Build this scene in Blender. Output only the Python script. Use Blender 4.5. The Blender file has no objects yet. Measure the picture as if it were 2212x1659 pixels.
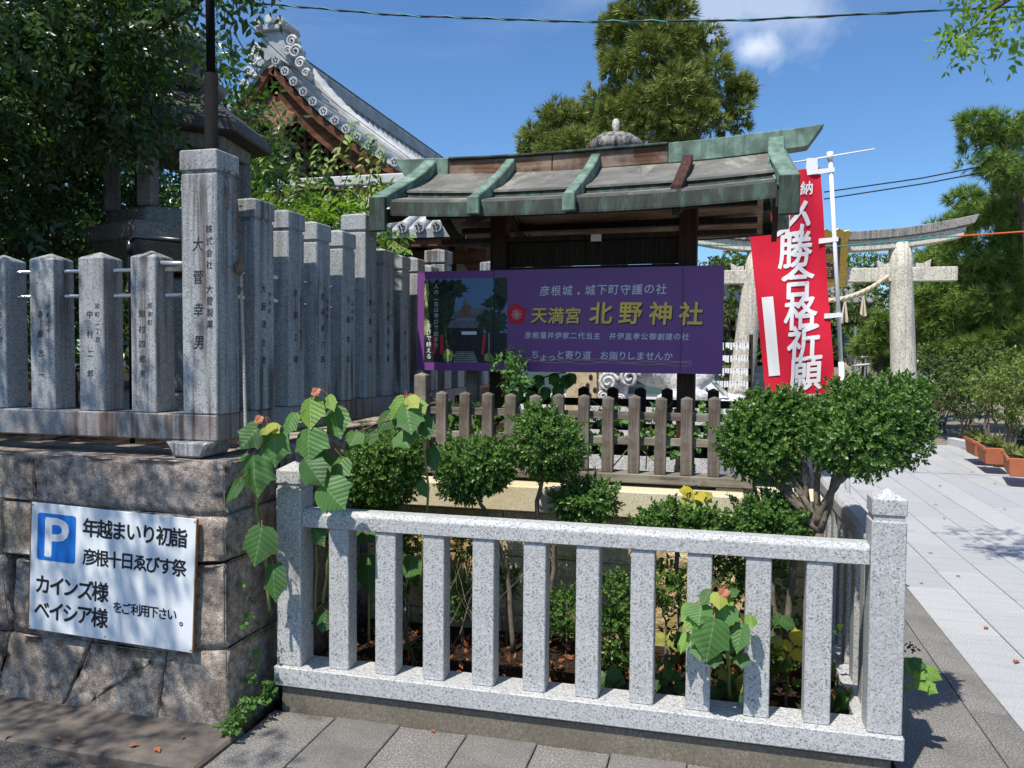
import bpy, bmesh, math, random
import numpy as np
from mathutils import Vector, Matrix
R_ = random.Random(7)
rng = np.random.default_rng(11)
sc = bpy.context.scene
COL = sc.collection
# ------------------------------------------------------------------ camera
F_, PITCH, ROLL, YAW, H = 3160.33/4032, 0.0399, 0.0072, 0.2510, 1.55
fw = np.array([-math.sin(YAW)*math.cos(PITCH), math.cos(YAW)*math.cos(PITCH), -math.sin(PITCH)])
rt = np.array([math.cos(YAW), math.sin(YAW), 0.0]); up = np.cross(rt, fw)
cr, sr = math.cos(ROLL), math.sin(ROLL)
r2 = cr*rt + sr*up; u2 = -sr*rt + cr*up
cd = bpy.data.cameras.new('camera'); cam = bpy.data.objects.new('camera', cd); COL.objects.link(cam)
cd.sensor_width = 36; cd.lens = 36*F_; cd.clip_start = .05; cd.clip_end = 3000
m = Matrix([[r2[0], u2[0], -fw[0], 0], [r2[1], u2[1], -fw[1], 0], [r2[2], u2[2], -fw[2], H], [0, 0, 0, 1]])
cam.matrix_world = m; sc.camera = cam
W_ = 2212.0
def P(x, y, Y):
    """point seen at (x, y) of the 2212 px wide photograph standing at distance Y"""
    d = fw + r2*((x-1106)/W_/F_) - u2*((y-829.5)/W_/F_)
    return np.array([0, 0, H]) + d*(Y/d[1])
def ray(x, y):
    d = fw + r2*((x-1106)/W_/F_) - u2*((y-829.5)/W_/F_); return d/np.linalg.norm(d)
# ------------------------------------------------------------------ world, sun
AZ, EL = math.radians(66.3), math.radians(61)      # direction the shadows run, sun height
sun_from = Vector((-math.cos(AZ)*math.cos(EL), -math.sin(AZ)*math.cos(EL), math.sin(EL)))
w = bpy.data.worlds.new('World'); sc.world = w; w.use_nodes = True
nt = w.node_tree; N = nt.nodes; Lk = nt.links; N.clear()
out = N.new('ShaderNodeOutputWorld'); bg = N.new('ShaderNodeBackground'); bg.inputs[1].default_value = .105
sky = N.new('ShaderNodeTexSky'); sky.sky_type = 'NISHITA'; sky.sun_disc = False
sky.sun_elevation = EL; sky.sun_rotation = math.atan2(sun_from.x, sun_from.y)
sky.air_density = 1.0; sky.dust_density = .25; sky.ozone_density = 3.2; sky.altitude = 100
tc = N.new('ShaderNodeTexCoord')
def vm(op, a, b=None):
    n = N.new('ShaderNodeVectorMath'); n.operation = op
    for i, q in enumerate((a, b)):
        if q is None: continue
        if isinstance(q, (tuple, list)): n.inputs[i].default_value = q
        else: Lk.new(q, n.inputs[i])
    return n
def ma(op, a, b=0.0, c=None, clamp=False):
    n = N.new('ShaderNodeMath'); n.operation = op; n.use_clamp = clamp
    for i, q in enumerate((a, b, c)):
        if q is None: continue
        if isinstance(q, (int, float)): n.inputs[i].default_value = q
        else: Lk.new(q, n.inputs[i])
    return n.outputs[0]
nrm = vm('NORMALIZE', tc.outputs['Generated']).outputs[0]
mp = N.new('ShaderNodeMapping'); Lk.new(nrm, mp.inputs[0]); mp.inputs['Rotation'].default_value = (0, 0, .35); mp.inputs['Scale'].default_value = (1.6, 3.2, 9)
n1 = N.new('ShaderNodeTexNoise'); Lk.new(mp.outputs[0], n1.inputs[0]); n1.inputs['Scale'].default_value = 1.3; n1.inputs['Detail'].default_value = 7; n1.inputs['Roughness'].default_value = .55; n1.inputs['Distortion'].default_value = .5
sep = N.new('ShaderNodeSeparateXYZ'); Lk.new(nrm, sep.inputs[0])
elev = ma('MULTIPLY_ADD', sep.outputs[2], 6.5, -2.15, clamp=True)
wisp = ma('MULTIPLY', ma('MULTIPLY_ADD', n1.outputs[0], 4.2, -1.95, clamp=True), elev, clamp=True)
wisp = ma('MULTIPLY', wisp, .5)
def puff(px_, py_, rad, gain):
    d0 = ray(px_, py_)
    dt = vm('SUBTRACT', nrm, tuple(d0))
    m2 = N.new('ShaderNodeMapping'); Lk.new(dt.outputs[0], m2.inputs[0]); m2.inputs['Scale'].default_value = (1, 1, 1.5)
    ln = vm('LENGTH', m2.outputs[0]).outputs['Value']
    n2 = N.new('ShaderNodeTexNoise'); Lk.new(nrm, n2.inputs[0]); n2.inputs['Scale'].default_value = 14; n2.inputs['Detail'].default_value = 5; n2.inputs['Roughness'].default_value = .55
    q = ma('DIVIDE', ln, rad)
    q = ma('SUBTRACT', ma('MULTIPLY_ADD', n2.outputs[0], 1.9, .1), q)
    return ma('MULTIPLY', ma('SMOOTH_MIN', q, 1.0, .2, clamp=True) if False else ma('MULTIPLY', q, 1.3, clamp=True), gain, clamp=True)
p1 = puff(1632, 102, .040, .9)
p2 = puff(1640, 0, .10, .45)
cl = ma('MAXIMUM', ma('MAXIMUM', wisp, p1), p2)
mix = N.new('ShaderNodeMix'); mix.data_type = 'RGBA'
Lk.new(cl, mix.inputs['Factor'])
tint = N.new('ShaderNodeMix'); tint.data_type = 'RGBA'; tint.blend_type = 'MULTIPLY'; tint.inputs['Factor'].default_value = 1
Lk.new(sky.outputs[0], tint.inputs['A']); tint.inputs['B'].default_value = (.74, 1.0, 1.24, 1)
Lk.new(tint.outputs['Result'], mix.inputs['A']); mix.inputs['B'].default_value = (7.6, 8.3, 9.3, 1)
Lk.new(mix.outputs['Result'], bg.inputs[0]); Lk.new(bg.outputs[0], out.inputs[0])
sd = bpy.data.lights.new('sun', 'SUN'); sd.energy = 5.0; sd.angle = math.radians(.53); sd.color = (1, .955, .88)
so = bpy.data.objects.new('sun', sd); COL.objects.link(so); so.rotation_euler = sun_from.to_track_quat('Z', 'Y').to_euler(); so.location = (-3, -6, 12)
sc.view_settings.view_transform = 'Standard'; sc.view_settings.look = 'None'; sc.view_settings.exposure = 0.27
sc.view_settings.gamma = 1; sc.view_settings.use_curve_mapping = False
sc.render.engine = 'CYCLES'; sc.cycles.max_bounces = 6; sc.cycles.diffuse_bounces = 3; sc.cycles.glossy_bounces = 2; sc.cycles.transmission_bounces = 4; sc.cycles.transparent_max_bounces = 4
# ------------------------------------------------------------------ materials
MATS = {}
class NB:
    def __init__(s, name):
        s.m = bpy.data.materials.new(name); s.m.use_nodes = True; s.nt = s.m.node_tree; s.n = s.nt.nodes; s.l = s.nt.links
        s.b = s.n['Principled BSDF']; s.o = s.n['Material Output']; s.tc = s.n.new('ShaderNodeTexCoord')
    def vec(s, scale=(1, 1, 1), space='Object'):
        mp = s.n.new('ShaderNodeMapping'); mp.inputs['Scale'].default_value = scale; s.l.new(s.tc.outputs[space], mp.inputs[0]); return mp.outputs[0]
    def noise(s, scale, detail=4, rough=.55, vec=None, dist=0):
        n = s.n.new('ShaderNodeTexNoise'); n.inputs['Scale'].default_value = scale; n.inputs['Detail'].default_value = detail
        n.inputs['Roughness'].default_value = rough; n.inputs['Distortion'].default_value = dist
        s.l.new(vec if vec is not None else s.vec(), n.inputs[0]); return n.outputs[0]
    def vor(s, scale, vec=None, out='Color', feat='F1'):
        n = s.n.new('ShaderNodeTexVoronoi'); n.inputs['Scale'].default_value = scale; n.feature = feat
        s.l.new(vec if vec is not None else s.vec(), n.inputs[0]); return n.outputs[out]
    def ramp(s, fac, stops, interp='LINEAR'):
        n = s.n.new('ShaderNodeValToRGB'); e = n.color_ramp.elements; n.color_ramp.interpolation = interp
        while len(e) < len(stops): e.new(.5)
        for q, (p, c) in zip(e, stops):
            q.position = p; q.color = (*c, 1) if len(c) == 3 else c
        s.l.new(fac, n.inputs[0]); return n.outputs[0]
    def mixc(s, fac, a, b, mode='MIX'):
        n = s.n.new('ShaderNodeMix'); n.data_type = 'RGBA'; n.blend_type = mode
        for k, q in (('Factor', fac), ('A', a), ('B', b)):
            if isinstance(q, (int, float)): n.inputs[k].default_value = q
            elif isinstance(q, tuple): n.inputs[k].default_value = (*q, 1)
            else: s.l.new(q, n.inputs[k])
        return n.outputs['Result']
    def math(s, op, a, b=0.0, clamp=False):
        n = s.n.new('ShaderNodeMath'); n.operation = op; n.use_clamp = clamp
        for i, q in enumerate((a, b)):
            if isinstance(q, (int, float)): n.inputs[i].default_value = q
            else: s.l.new(q, n.inputs[i])
        return n.outputs[0]
    def bump(s, h, strength=.3, dist=.01):
        n = s.n.new('ShaderNodeBump'); n.inputs['Strength'].default_value = strength; n.inputs['Distance'].default_value = dist
        s.l.new(h, n.inputs['Height']); s.l.new(n.outputs[0], s.b.inputs['Normal'])
    def col(s, c):
        if isinstance(c, tuple): s.b.inputs['Base Color'].default_value = (*c, 1)
        else: s.l.new(c, s.b.inputs['Base Color'])
    def rough(s, r, spec=.3, metal=0.0):
        s.b.inputs['Roughness'].default_value = r; s.b.inputs['Specular IOR Level'].default_value = spec; s.b.inputs['Metallic'].default_value = metal
def G(v): return (v, v, v)
def plain(name, c, rough=.6, spec=.3, metal=0.0, var=.0, scale=6):
    s = NB(name)
    if var > 0:
        n = s.noise(scale, 5, .6)
        s.col(s.ramp(n, [(.3, tuple(x*(1-var) for x in c)), (.7, tuple(min(1, x*(1+var)) for x in c))]))
    else: s.col(c)
    s.rough(rough, spec, metal); MATS[name] = s.m; return s.m
def granite(name, base, speck=210, dark=.06, stain=0.0, weather=(.12, .10, .08), contrast=1.0, warm=None):
    s = NB(name)
    v1 = s.vor(speck, out='Color'); sepc = s.n.new('ShaderNodeSeparateColor'); s.l.new(v1, sepc.inputs[0])
    c = s.ramp(sepc.outputs[0], [(0, G(dark)), (.10, tuple(x*.35 for x in base)), (.13, tuple(x*.68 for x in base)), (.42, tuple(x*.82 for x in base)), (.45, tuple(x*1.02 for x in base)), (.75, tuple(x*1.12 for x in base)), (1, tuple(min(.85, x*1.35) for x in base))])
    n2 = s.noise(speck*.35, 3, .6)
    c = s.mixc(.30*contrast, c, s.ramp(n2, [(.35, tuple(x*.62 for x in base)), (.55, base), (.7, tuple(min(.85, x*1.2) for x in base))]))
    big = s.noise(2.3, 5, .6)
    c = s.mixc(s.ramp(big, [(.35, G(.28)), (.65, G(0.0))]), c, tuple(x*.62 for x in base))
    if warm:
        wn = s.noise(1.4, 4, .6)
        c = s.mixc(s.ramp(wn, [(.45, G(0)), (.62, G(.6))]), c, warm)
    if stain > 0:
        v = s.vec((26, 26, 1.2)); n3 = s.noise(1, 5, .62, v)
        n4 = s.noise(1.6, 3, .5, s.vec((1, 1, .8)))
        f = s.math('MULTIPLY', s.ramp(n3, [(.44, G(0)), (.60, G(1))]), s.ramp(n4, [(.38, G(0)), (.56, G(1))]))
        c = s.mixc(s.math('MULTIPLY', f, stain), c, weather)
        # blotchy lichen
        n5 = s.noise(11, 6, .7); c = s.mixc(s.ramp(n5, [(.56, G(0)), (.72, G(stain*.55))]), c, tuple(x*.45 for x in base))
    s.col(c); s.rough(.62, .35); s.bump(s.noise(speck*1.1, 2, .5), .12, .002)
    MATS[name] = s.m; return s.m
granite('granite_new', (.47, .47, .46), 205, .035)
granite('granite_side', (.45, .45, .44), 205, .035)
granite('granite_old', (.375, .385, .385), 230, .06, .9, (.075, .058, .05))
granite('granite_beam', (.30, .30, .295), 260, .07, .9, (.10, .065, .05), warm=(.21, .15, .125))
granite('torii_stone', (.66, .61, .50), 60, .10, .35, (.06, .05, .045), 1.2)
granite('torii_cap', (.30, .28, .25), 60, .07, 1.0, (.035, .03, .028), 1.2)
granite('lantern_stone', (.25, .235, .20), 120, .06, .5, (.07, .065, .055))
granite('lantern_dark', (.09, .085, .075), 90, .03, .6, (.03, .028, .025))
granite('statue_stone', (.64, .635, .62), 90, .3, .12, (.3, .28, .25), .6)
granite('path_stone', (.52, .52, .51), 150, .22, 0, contrast=.7)
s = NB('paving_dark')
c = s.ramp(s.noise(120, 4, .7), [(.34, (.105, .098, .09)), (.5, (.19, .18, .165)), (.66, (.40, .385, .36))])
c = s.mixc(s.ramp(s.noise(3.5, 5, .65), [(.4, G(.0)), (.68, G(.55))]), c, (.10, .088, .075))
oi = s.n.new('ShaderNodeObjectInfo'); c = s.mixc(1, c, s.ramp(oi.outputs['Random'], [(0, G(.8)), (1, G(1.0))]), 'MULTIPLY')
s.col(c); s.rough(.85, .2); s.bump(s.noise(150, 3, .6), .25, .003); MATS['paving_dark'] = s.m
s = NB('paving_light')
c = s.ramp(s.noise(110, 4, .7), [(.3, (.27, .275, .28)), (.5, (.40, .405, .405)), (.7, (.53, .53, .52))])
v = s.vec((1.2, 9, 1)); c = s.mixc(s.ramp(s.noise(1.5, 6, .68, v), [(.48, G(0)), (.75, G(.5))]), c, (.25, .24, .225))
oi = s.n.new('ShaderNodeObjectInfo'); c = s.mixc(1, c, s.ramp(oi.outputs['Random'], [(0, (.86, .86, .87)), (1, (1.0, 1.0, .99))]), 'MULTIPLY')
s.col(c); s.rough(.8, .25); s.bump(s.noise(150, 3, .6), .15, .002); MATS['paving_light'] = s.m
s = NB('wall_stone')
a = s.noise(26, 9, .75); big = s.noise(2.6, 5, .65, dist=.6)
c = s.ramp(a, [(.30, (.07, .058, .053)), (.42, (.22, .187, .162)), (.53, (.36, .318, .275)), (.68, (.58, .53, .46))])
c = s.mixc(s.ramp(big, [(.34, G(.6)), (.54, G(0))]), c, (.12, .09, .09))
c = s.mixc(s.ramp(s.noise(3.7, 4, .6, s.vec((1, 1, 1.3))), [(.57, G(0)), (.7, G(.5))]), c, (.32, .23, .12))
sp = s.ramp(s.noise(230, 3, .7), [(.35, G(.55)), (.5, G(.95)), (.68, G(1.6))])
c = s.mixc(1, c, sp, 'MULTIPLY')
oi = s.n.new('ShaderNodeObjectInfo'); c = s.mixc(1, c, s.ramp(oi.outputs['Random'], [(0, (.85, .82, .84)), (.5, (1.1, 1.05, .98)), (1, (1.0, .95, .88))]), 'MULTIPLY')
s.col(c); s.rough(.92, .15); s.bump(s.mixc(.5, s.noise(26, 9, .75), s.noise(120, 4, .7)), .8, .012); MATS['wall_stone'] = s.m
s = NB('asphalt')
c = s.ramp(s.noise(170, 4, .7), [(.35, G(.03)), (.55, (.075, .072, .068)), (.72, (.2, .195, .185))])
s.col(c); s.rough(.95, .1); s.bump(s.noise(170, 3, .7), .5, .006); MATS['asphalt'] = s.m
s = NB('concrete')
c = s.ramp(s.noise(90, 5, .7), [(.3, (.12, .1, .078)), (.55, (.215, .185, .145)), (.72, (.33, .295, .24))])
c = s.mixc(s.ramp(s.noise(3, 5, .6), [(.4, G(.5)), (.65, G(0))]), c, (.13, .11, .08))
s.col(c); s.rough(.93, .12); s.bump(s.noise(120, 4, .7), .4, .004); MATS['concrete'] = s.m
s = NB('gravel')
c = s.ramp(s.noise(60, 5, .75), [(.33, (.10, .085, .065)), (.5, (.27, .235, .185)), (.68, (.47, .42, .34))])
c = s.mixc(s.ramp(s.noise(.7, 4, .6), [(.4, G(.45)), (.65, G(0))]), c, (.17, .15, .12))
s.col(c); s.rough(.95, .1); s.bump(s.noise(60, 4, .7), .8, .02); MATS['gravel'] = s.m
s = NB('soil')
c = s.ramp(s.noise(40, 6, .75), [(.3, (.012, .009, .007)), (.55, (.045, .032, .022)), (.75, (.12, .08, .05))])
s.col(c); s.rough(.97, .1); s.bump(s.noise(50, 4, .7), 1, .03); MATS['soil'] = s.m
s = NB('yellow_block')
c = s.ramp(s.noise(70, 5, .7), [(.30, (.42, .30, .13)), (.48, (.68, .55, .30)), (.66, (.82, .72, .50))])
c = s.mixc(s.ramp(s.noise(2.4, 4, .6), [(.45, G(0)), (.62, G(.65))]), c, (.46, .27, .075))
sp = s.ramp(s.noise(260, 2, .6), [(.30, G(.35)), (.40, G(1.0))]); c = s.mixc(1, c, sp, 'MULTIPLY')
s.col(c); s.rough(.92, .12); s.bump(s.noise(38, 5, .7), .9, .02); MATS['yellow_block'] = s.m
s = NB('yellow_cap')
c = s.ramp(s.noise(150, 4, .7), [(.3, (.36, .29, .16)), (.45, (.58, .51, .34)), (.7, (.72, .67, .50))])
c = s.mixc(s.ramp(s.noise(2.1, 4, .6, dist=.8), [(.5, G(0)), (.66, G(.5))]), c, (.55, .42, .19))
sp = s.ramp(s.noise(300, 2, .6), [(.31, G(.3)), (.38, G(1.0))]); c = s.mixc(1, c, sp, 'MULTIPLY')
s.col(c); s.rough(.9, .12); s.bump(s.noise(200, 3, .6), .3, .004); MATS['yellow_cap'] = s.m
def wood(name, a, b, cdk, sc_=(70, 70, 3), rough=.85, horiz=False, grey=None):
    s = NB(name); v = s.vec((sc_[2], sc_[1], sc_[0]) if horiz else sc_)
    n = s.noise(1, 6, .68, v, .8)
    c = s.ramp(n, [(.3, cdk), (.46, a), (.62, b)])
    c = s.mixc(s.ramp(s.noise(4, 5, .6), [(.4, G(.5)), (.65, G(0))]), c, tuple(x*.55 for x in a))
    if grey: c = s.mixc(s.ramp(s.noise(5, 4, .65), [(.45, G(0)), (.62, G(.7))]), c, grey)
    oi = s.n.new('ShaderNodeObjectInfo'); c = s.mixc(1, c, s.ramp(oi.outputs['Random'], [(0, G(.8)), (1, G(1.15))]), 'MULTIPLY')
    s.col(c); s.rough(rough, .2); s.bump(n, .5, .003); MATS[name] = s.m
wood('picket_wood', (.15, .118, .092), (.275, .225, .175), (.05, .038, .03), grey=(.30, .28, .235))
wood('picket_rail', (.165, .135, .105), (.31, .262, .205), (.05, .04, .03), horiz=True, grey=(.30, .29, .23))
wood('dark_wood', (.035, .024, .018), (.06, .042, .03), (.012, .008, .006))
wood('post_wood', (.06, .032, .022), (.09, .05, .035), (.025, .014, .01))
wood('soffit_wood', (.30, .19, .12), (.46, .36, .26), (.10, .055, .035), (12, 12, 2.5), horiz=True)
wood('ridge_wood', (.13, .068, .04), (.24, .145, .09), (.035, .018, .013), (40, 40, 2), horiz=True, grey=(.3, .24, .19))
wood('rotten_wood', (.055, .024, .018), (.12, .06, .045), (.012, .006, .005), (60, 60, 4))
wood('hall_wood', (.115, .045, .022), (.21, .09, .045), (.03, .014, .01), (9, 9, 2), horiz=True)
wood('lattice_wood', (.12, .07, .045), (.25, .17, .12), (.04, .022, .016), (20, 20, 2))
wood('slat_wood', (.32, .17, .085), (.46, .28, .17), (.12, .05, .028), (20, 20, 2), horiz=True)
s = NB('copper_green')
c = s.ramp(s.noise(6, 6, .7), [(.3, (.045, .07, .052)), (.48, (.115, .185, .142)), (.66, (.235, .335, .27))])
c = s.mixc(s.ramp(s.noise(1, 5, .65, s.vec((18, 18, 1.6))), [(.5, G(0)), (.68, G(.75))]), c, (.045, .06, .045))
s.col(c); s.rough(.62, .35); s.bump(s.noise(9, 4, .6), .25, .008); MATS['copper_green'] = s.m
s = NB('copper_grey')
c = s.ramp(s.noise(5, 6, .72), [(.3, (.09, .086, .078)), (.5, (.145, .14, .125)), (.68, (.22, .208, .18))])
c = s.mixc(s.ramp(s.noise(1.6, 6, .7, s.vec((2.2, 1, 1)), 1.5), [(.55, G(0)), (.66, G(.6))]), c, (.36, .33, .26))
s.col(c); s.rough(.7, .3); s.bump(s.noise(40, 4, .7), .12, .004); MATS['copper_grey'] = s.m
s = NB('copper_edge')
c = s.ramp(s.noise(1, 6, .7, s.vec((14, 14, 3))), [(.32, (.014, .016, .013)), (.5, (.034, .044, .034)), (.66, (.065, .115, .09))])
s.col(c); s.rough(.7, .3); MATS['copper_edge'] = s.m
s = NB('roof_tile')
c = s.ramp(s.noise(3, 5, .65), [(.3, (.23, .235, .24)), (.5, (.34, .35, .355)), (.7, (.48, .485, .49))])
s.col(c); s.rough(.5, .4); MATS['roof_tile'] = s.m
s = NB('roof_tile_pale')
c = s.ramp(s.noise(4, 5, .65), [(.3, (.34, .345, .35)), (.6, (.52, .52, .51))]); s.col(c); s.rough(.55, .35); MATS['roof_tile_pale'] = s.m
plain('footing_stone', (.125, .108, .092), .95, .1, var=.35, scale=14)
plain('plaster', (.50, .455, .375), .9, .1, var=.06, scale=2)
plain('white_paint', (.78, .78, .77), .45, .4, var=.05, scale=3)
plain('sign_white', (.74, .76, .77), .35, .4, var=.04, scale=4)
plain('ink', (.018, .018, .02), .5, .3)
plain('carved', (.03, .032, .035), .9, .1)
plain('sign_blue', (.012, .17, .58), .35, .4, var=.1, scale=5)
plain('rust', (.22, .11, .04), .8, .2, var=.3, scale=40)
plain('purple', (.185, .056, .215), .38, .4, var=.03, scale=2)
plain('print_white', (.70, .70, .70), .45, .3)
plain('gold_letter', (.85, .55, .11), .45, .3, var=.12, scale=9)
plain('plum_red', (.60, .012, .02), .45, .3)
plain('print_sky', (.115, .20, .34), .4, .3, var=.1, scale=4)
plain('print_tree', (.022, .038, .018), .4, .3, var=.75, scale=26)
plain('print_roof', (.13, .13, .135), .4, .3, var=.3, scale=30)
plain('print_step', (.22, .215, .19), .4, .3, var=.35, scale=30)
plain('print_brown', (.16, .085, .05), .4, .3, var=.3, scale=30)
plain('print_leaf', (.26, .34, .10), .4, .3, var=.6, scale=40)
plain('print_dark', (.02, .02, .02), .4, .3, var=.5, scale=50)
plain('print_red', (.5, .03, .04), .4, .3, var=.2, scale=40)
s = NB('flag_red'); s.col(s.ramp(s.noise(3, 3, .5), [(.3, (.66, .018, .045)), (.7, (.74, .026, .06))])); s.rough(.75, .15)
tr = s.n.new('ShaderNodeBsdfTranslucent'); tr.inputs[0].default_value = (.7, .02, .04, 1); mx = s.n.new('ShaderNodeMixShader'); mx.inputs[0].default_value = .2
s.l.new(s.b.outputs[0], mx.inputs[1]); s.l.new(tr.outputs[0], mx.inputs[2]); s.l.new(mx.outputs[0], s.o.inputs[0]); MATS['flag_red'] = s.m
plain('flag_white', (.78, .78, .78), .75, .15)
plain('black_pole', (.008, .008, .0085), .85, .1, var=.5, scale=5)
plain('black_pvc', (.012, .014, .02), .3, .5)
plain('wire_black', (.015, .015, .015), .5, .3)
plain('wire_teal', (.03, .22, .2), .45, .4)
plain('wire_orange', (.6, .12, .04), .5, .3)
plain('steel', (.55, .54, .52), .22, .5, 1.0)
plain('galvanised', (.42, .44, .46), .45, .5, .6, .1)
plain('rope_mat', (.42, .39, .33), .9, .1, var=.2, scale=60)
plain('straw_rope', (.60, .50, .36), .9, .1, var=.2, scale=40)
plain('terracotta', (.42, .13, .062), .7, .25, var=.12, scale=6)
plain('green_pot', (.02, .035, .03), .5, .4)
plain('car_white', (.80, .80, .80), .18, .6)
plain('rubber', (.02, .02, .02), .7, .2)
plain('plastic_black', (.03, .03, .032), .45, .4)
plain('mint', (.32, .55, .48), .5, .3)
plain('gold', (.45, .30, .07), .4, .5, .7, .3, 30)
plain('plaque_black', (.03, .025, .035), .4, .4)
plain('bark', (.085, .065, .048), .95, .1, var=.5, scale=30)
plain('bark_pale', (.16, .13, .10), .95, .1, var=.45, scale=26)
plain('stem_green', (.18, .22, .07), .7, .2)
plain('stem_red', (.35, .13, .09), .7, .2)
plain('dry_leaf', (.30, .11, .045), .85, .15, var=.4, scale=30)
plain('dry_vine', (.20, .13, .09), .9, .1, var=.3, scale=30)
plain('berry', (.012, .008, .014), .35, .5)
plain('blossom', (.62, .50, .48), .8, .1)
plain('monument', (.50, .40, .26), .9, .15, var=.25, scale=20)
plain('far_wood', (.045, .028, .02), .9, .1, var=.3, scale=3)
plain('far_step', (.36, .34, .29), .9, .1, var=.2, scale=3)
plain('notice_red', (.6, .05, .03), .6, .2)
plain('far_blue_roof', (.06, .12, .17), .5, .4, var=.2, scale=2)
s = NB('glass'); s.col((.10, .17, .17)); s.rough(.05, .9); s.b.inputs['Alpha'].default_value = .75; MATS['glass'] = s.m
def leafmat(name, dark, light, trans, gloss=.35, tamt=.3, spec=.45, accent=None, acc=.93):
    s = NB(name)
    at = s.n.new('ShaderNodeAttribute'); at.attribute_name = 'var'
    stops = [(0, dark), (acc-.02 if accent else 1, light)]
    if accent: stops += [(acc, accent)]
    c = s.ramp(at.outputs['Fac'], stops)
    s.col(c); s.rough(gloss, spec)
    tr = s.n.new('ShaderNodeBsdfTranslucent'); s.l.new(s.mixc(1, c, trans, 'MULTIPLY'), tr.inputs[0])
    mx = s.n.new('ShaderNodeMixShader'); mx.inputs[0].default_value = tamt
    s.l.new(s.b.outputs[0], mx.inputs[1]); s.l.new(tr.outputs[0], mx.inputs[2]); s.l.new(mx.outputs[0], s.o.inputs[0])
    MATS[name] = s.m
leafmat('leaf_shade_tree', (.022, .045, .014), (.065, .125, .028), (1.9, 2.2, .9), .3, .28, .5, (.30, .20, .04), .985)
leafmat('leaf_cherry', (.07, .14, .022), (.24, .36, .055), (1.6, 1.8, .8), .45, .4, .3, (.36, .26, .05), .93)
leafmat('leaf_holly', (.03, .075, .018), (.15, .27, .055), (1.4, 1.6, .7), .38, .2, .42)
leafmat('leaf_cedar', (.085, .12, .03), (.33, .37, .10), (1, 1.1, .6), .7, .15, .15, (.17, .10, .045), .94)
leafmat('leaf_pine', (.06, .12, .025), (.28, .40, .08), (1, 1.1, .6), .6, .15, .2)
leafmat('leaf_far', (.04, .075, .022), (.15, .22, .055), (1.2, 1.4, .7), .6, .2, .2)
leafmat('leaf_shrub', (.07, .11, .026), (.26, .34, .085), (1.2, 1.4, .7), .5, .25, .25, (.34, .28, .07), .9)
leafmat('leaf_under', (.02, .04, .01), (.10, .16, .03), (1.6, 1.8, .7), .45, .35, .3, (.42, .34, .03), .88)
leafmat('leaf_vine', (.07, .15, .04), (.16, .30, .08), (1.4, 1.5, .8), .5, .3, .25)
leafmat('leaf_grass', (.08, .12, .03), (.26, .30, .09), (1.2, 1.3, .7), .6, .2, .2, (.4, .2, .05), .93)
def bigleaf(name, base, vein, gloss=.5):
    s = NB(name); uv = s.n.new('ShaderNodeSeparateXYZ'); s.l.new(s.tc.outputs['UV'], uv.inputs[0])
    au = s.math('ABSOLUTE', uv.outputs[0])
    mid = s.math('MULTIPLY', s.math('LESS_THAN', au, .014), .8)
    t = s.math('SUBTRACT', uv.outputs[1], s.math('MULTIPLY', au, .55))
    wv = s.math('ABSOLUTE', s.math('SINE', s.math('MULTIPLY', t, 21)))
    side = s.math('LESS_THAN', wv, .13)
    f = s.math('MAXIMUM', mid, s.math('MULTIPLY', side, .22))
    n = s.noise(8, 4, .6)
    c = s.mixc(f, s.ramp(n, [(.3, tuple(x*.8 for x in base)), (.7, tuple(x*1.15 for x in base))]), vein)
    s.col(c); s.rough(gloss, .35); s.bump(wv, .35, .004)
    tr = s.n.new('ShaderNodeBsdfTranslucent'); s.l.new(s.mixc(1, c, (1.7, 1.9, .7), 'MULTIPLY'), tr.inputs[0])
    mx = s.n.new('ShaderNodeMixShader'); mx.inputs[0].default_value = .3
    s.l.new(s.b.outputs[0], mx.inputs[1]); s.l.new(tr.outputs[0], mx.inputs[2]); s.l.new(mx.outputs[0], s.o.inputs[0]); MATS[name] = s.m
bigleaf('big_leaf_dark', (.055, .13, .035), (.15, .24, .09))
bigleaf('big_leaf_mid', (.085, .19, .05), (.20, .31, .12))
bigleaf('big_leaf_bright', (.15, .27, .045), (.30, .42, .13))
bigleaf('big_leaf_yellow', (.30, .33, .06), (.45, .42, .15))
bigleaf('big_leaf_red', (.55, .22, .12), (.6, .35, .2))
bigleaf('big_leaf_gold', (.52, .42, .03), (.6, .5, .1))
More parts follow.
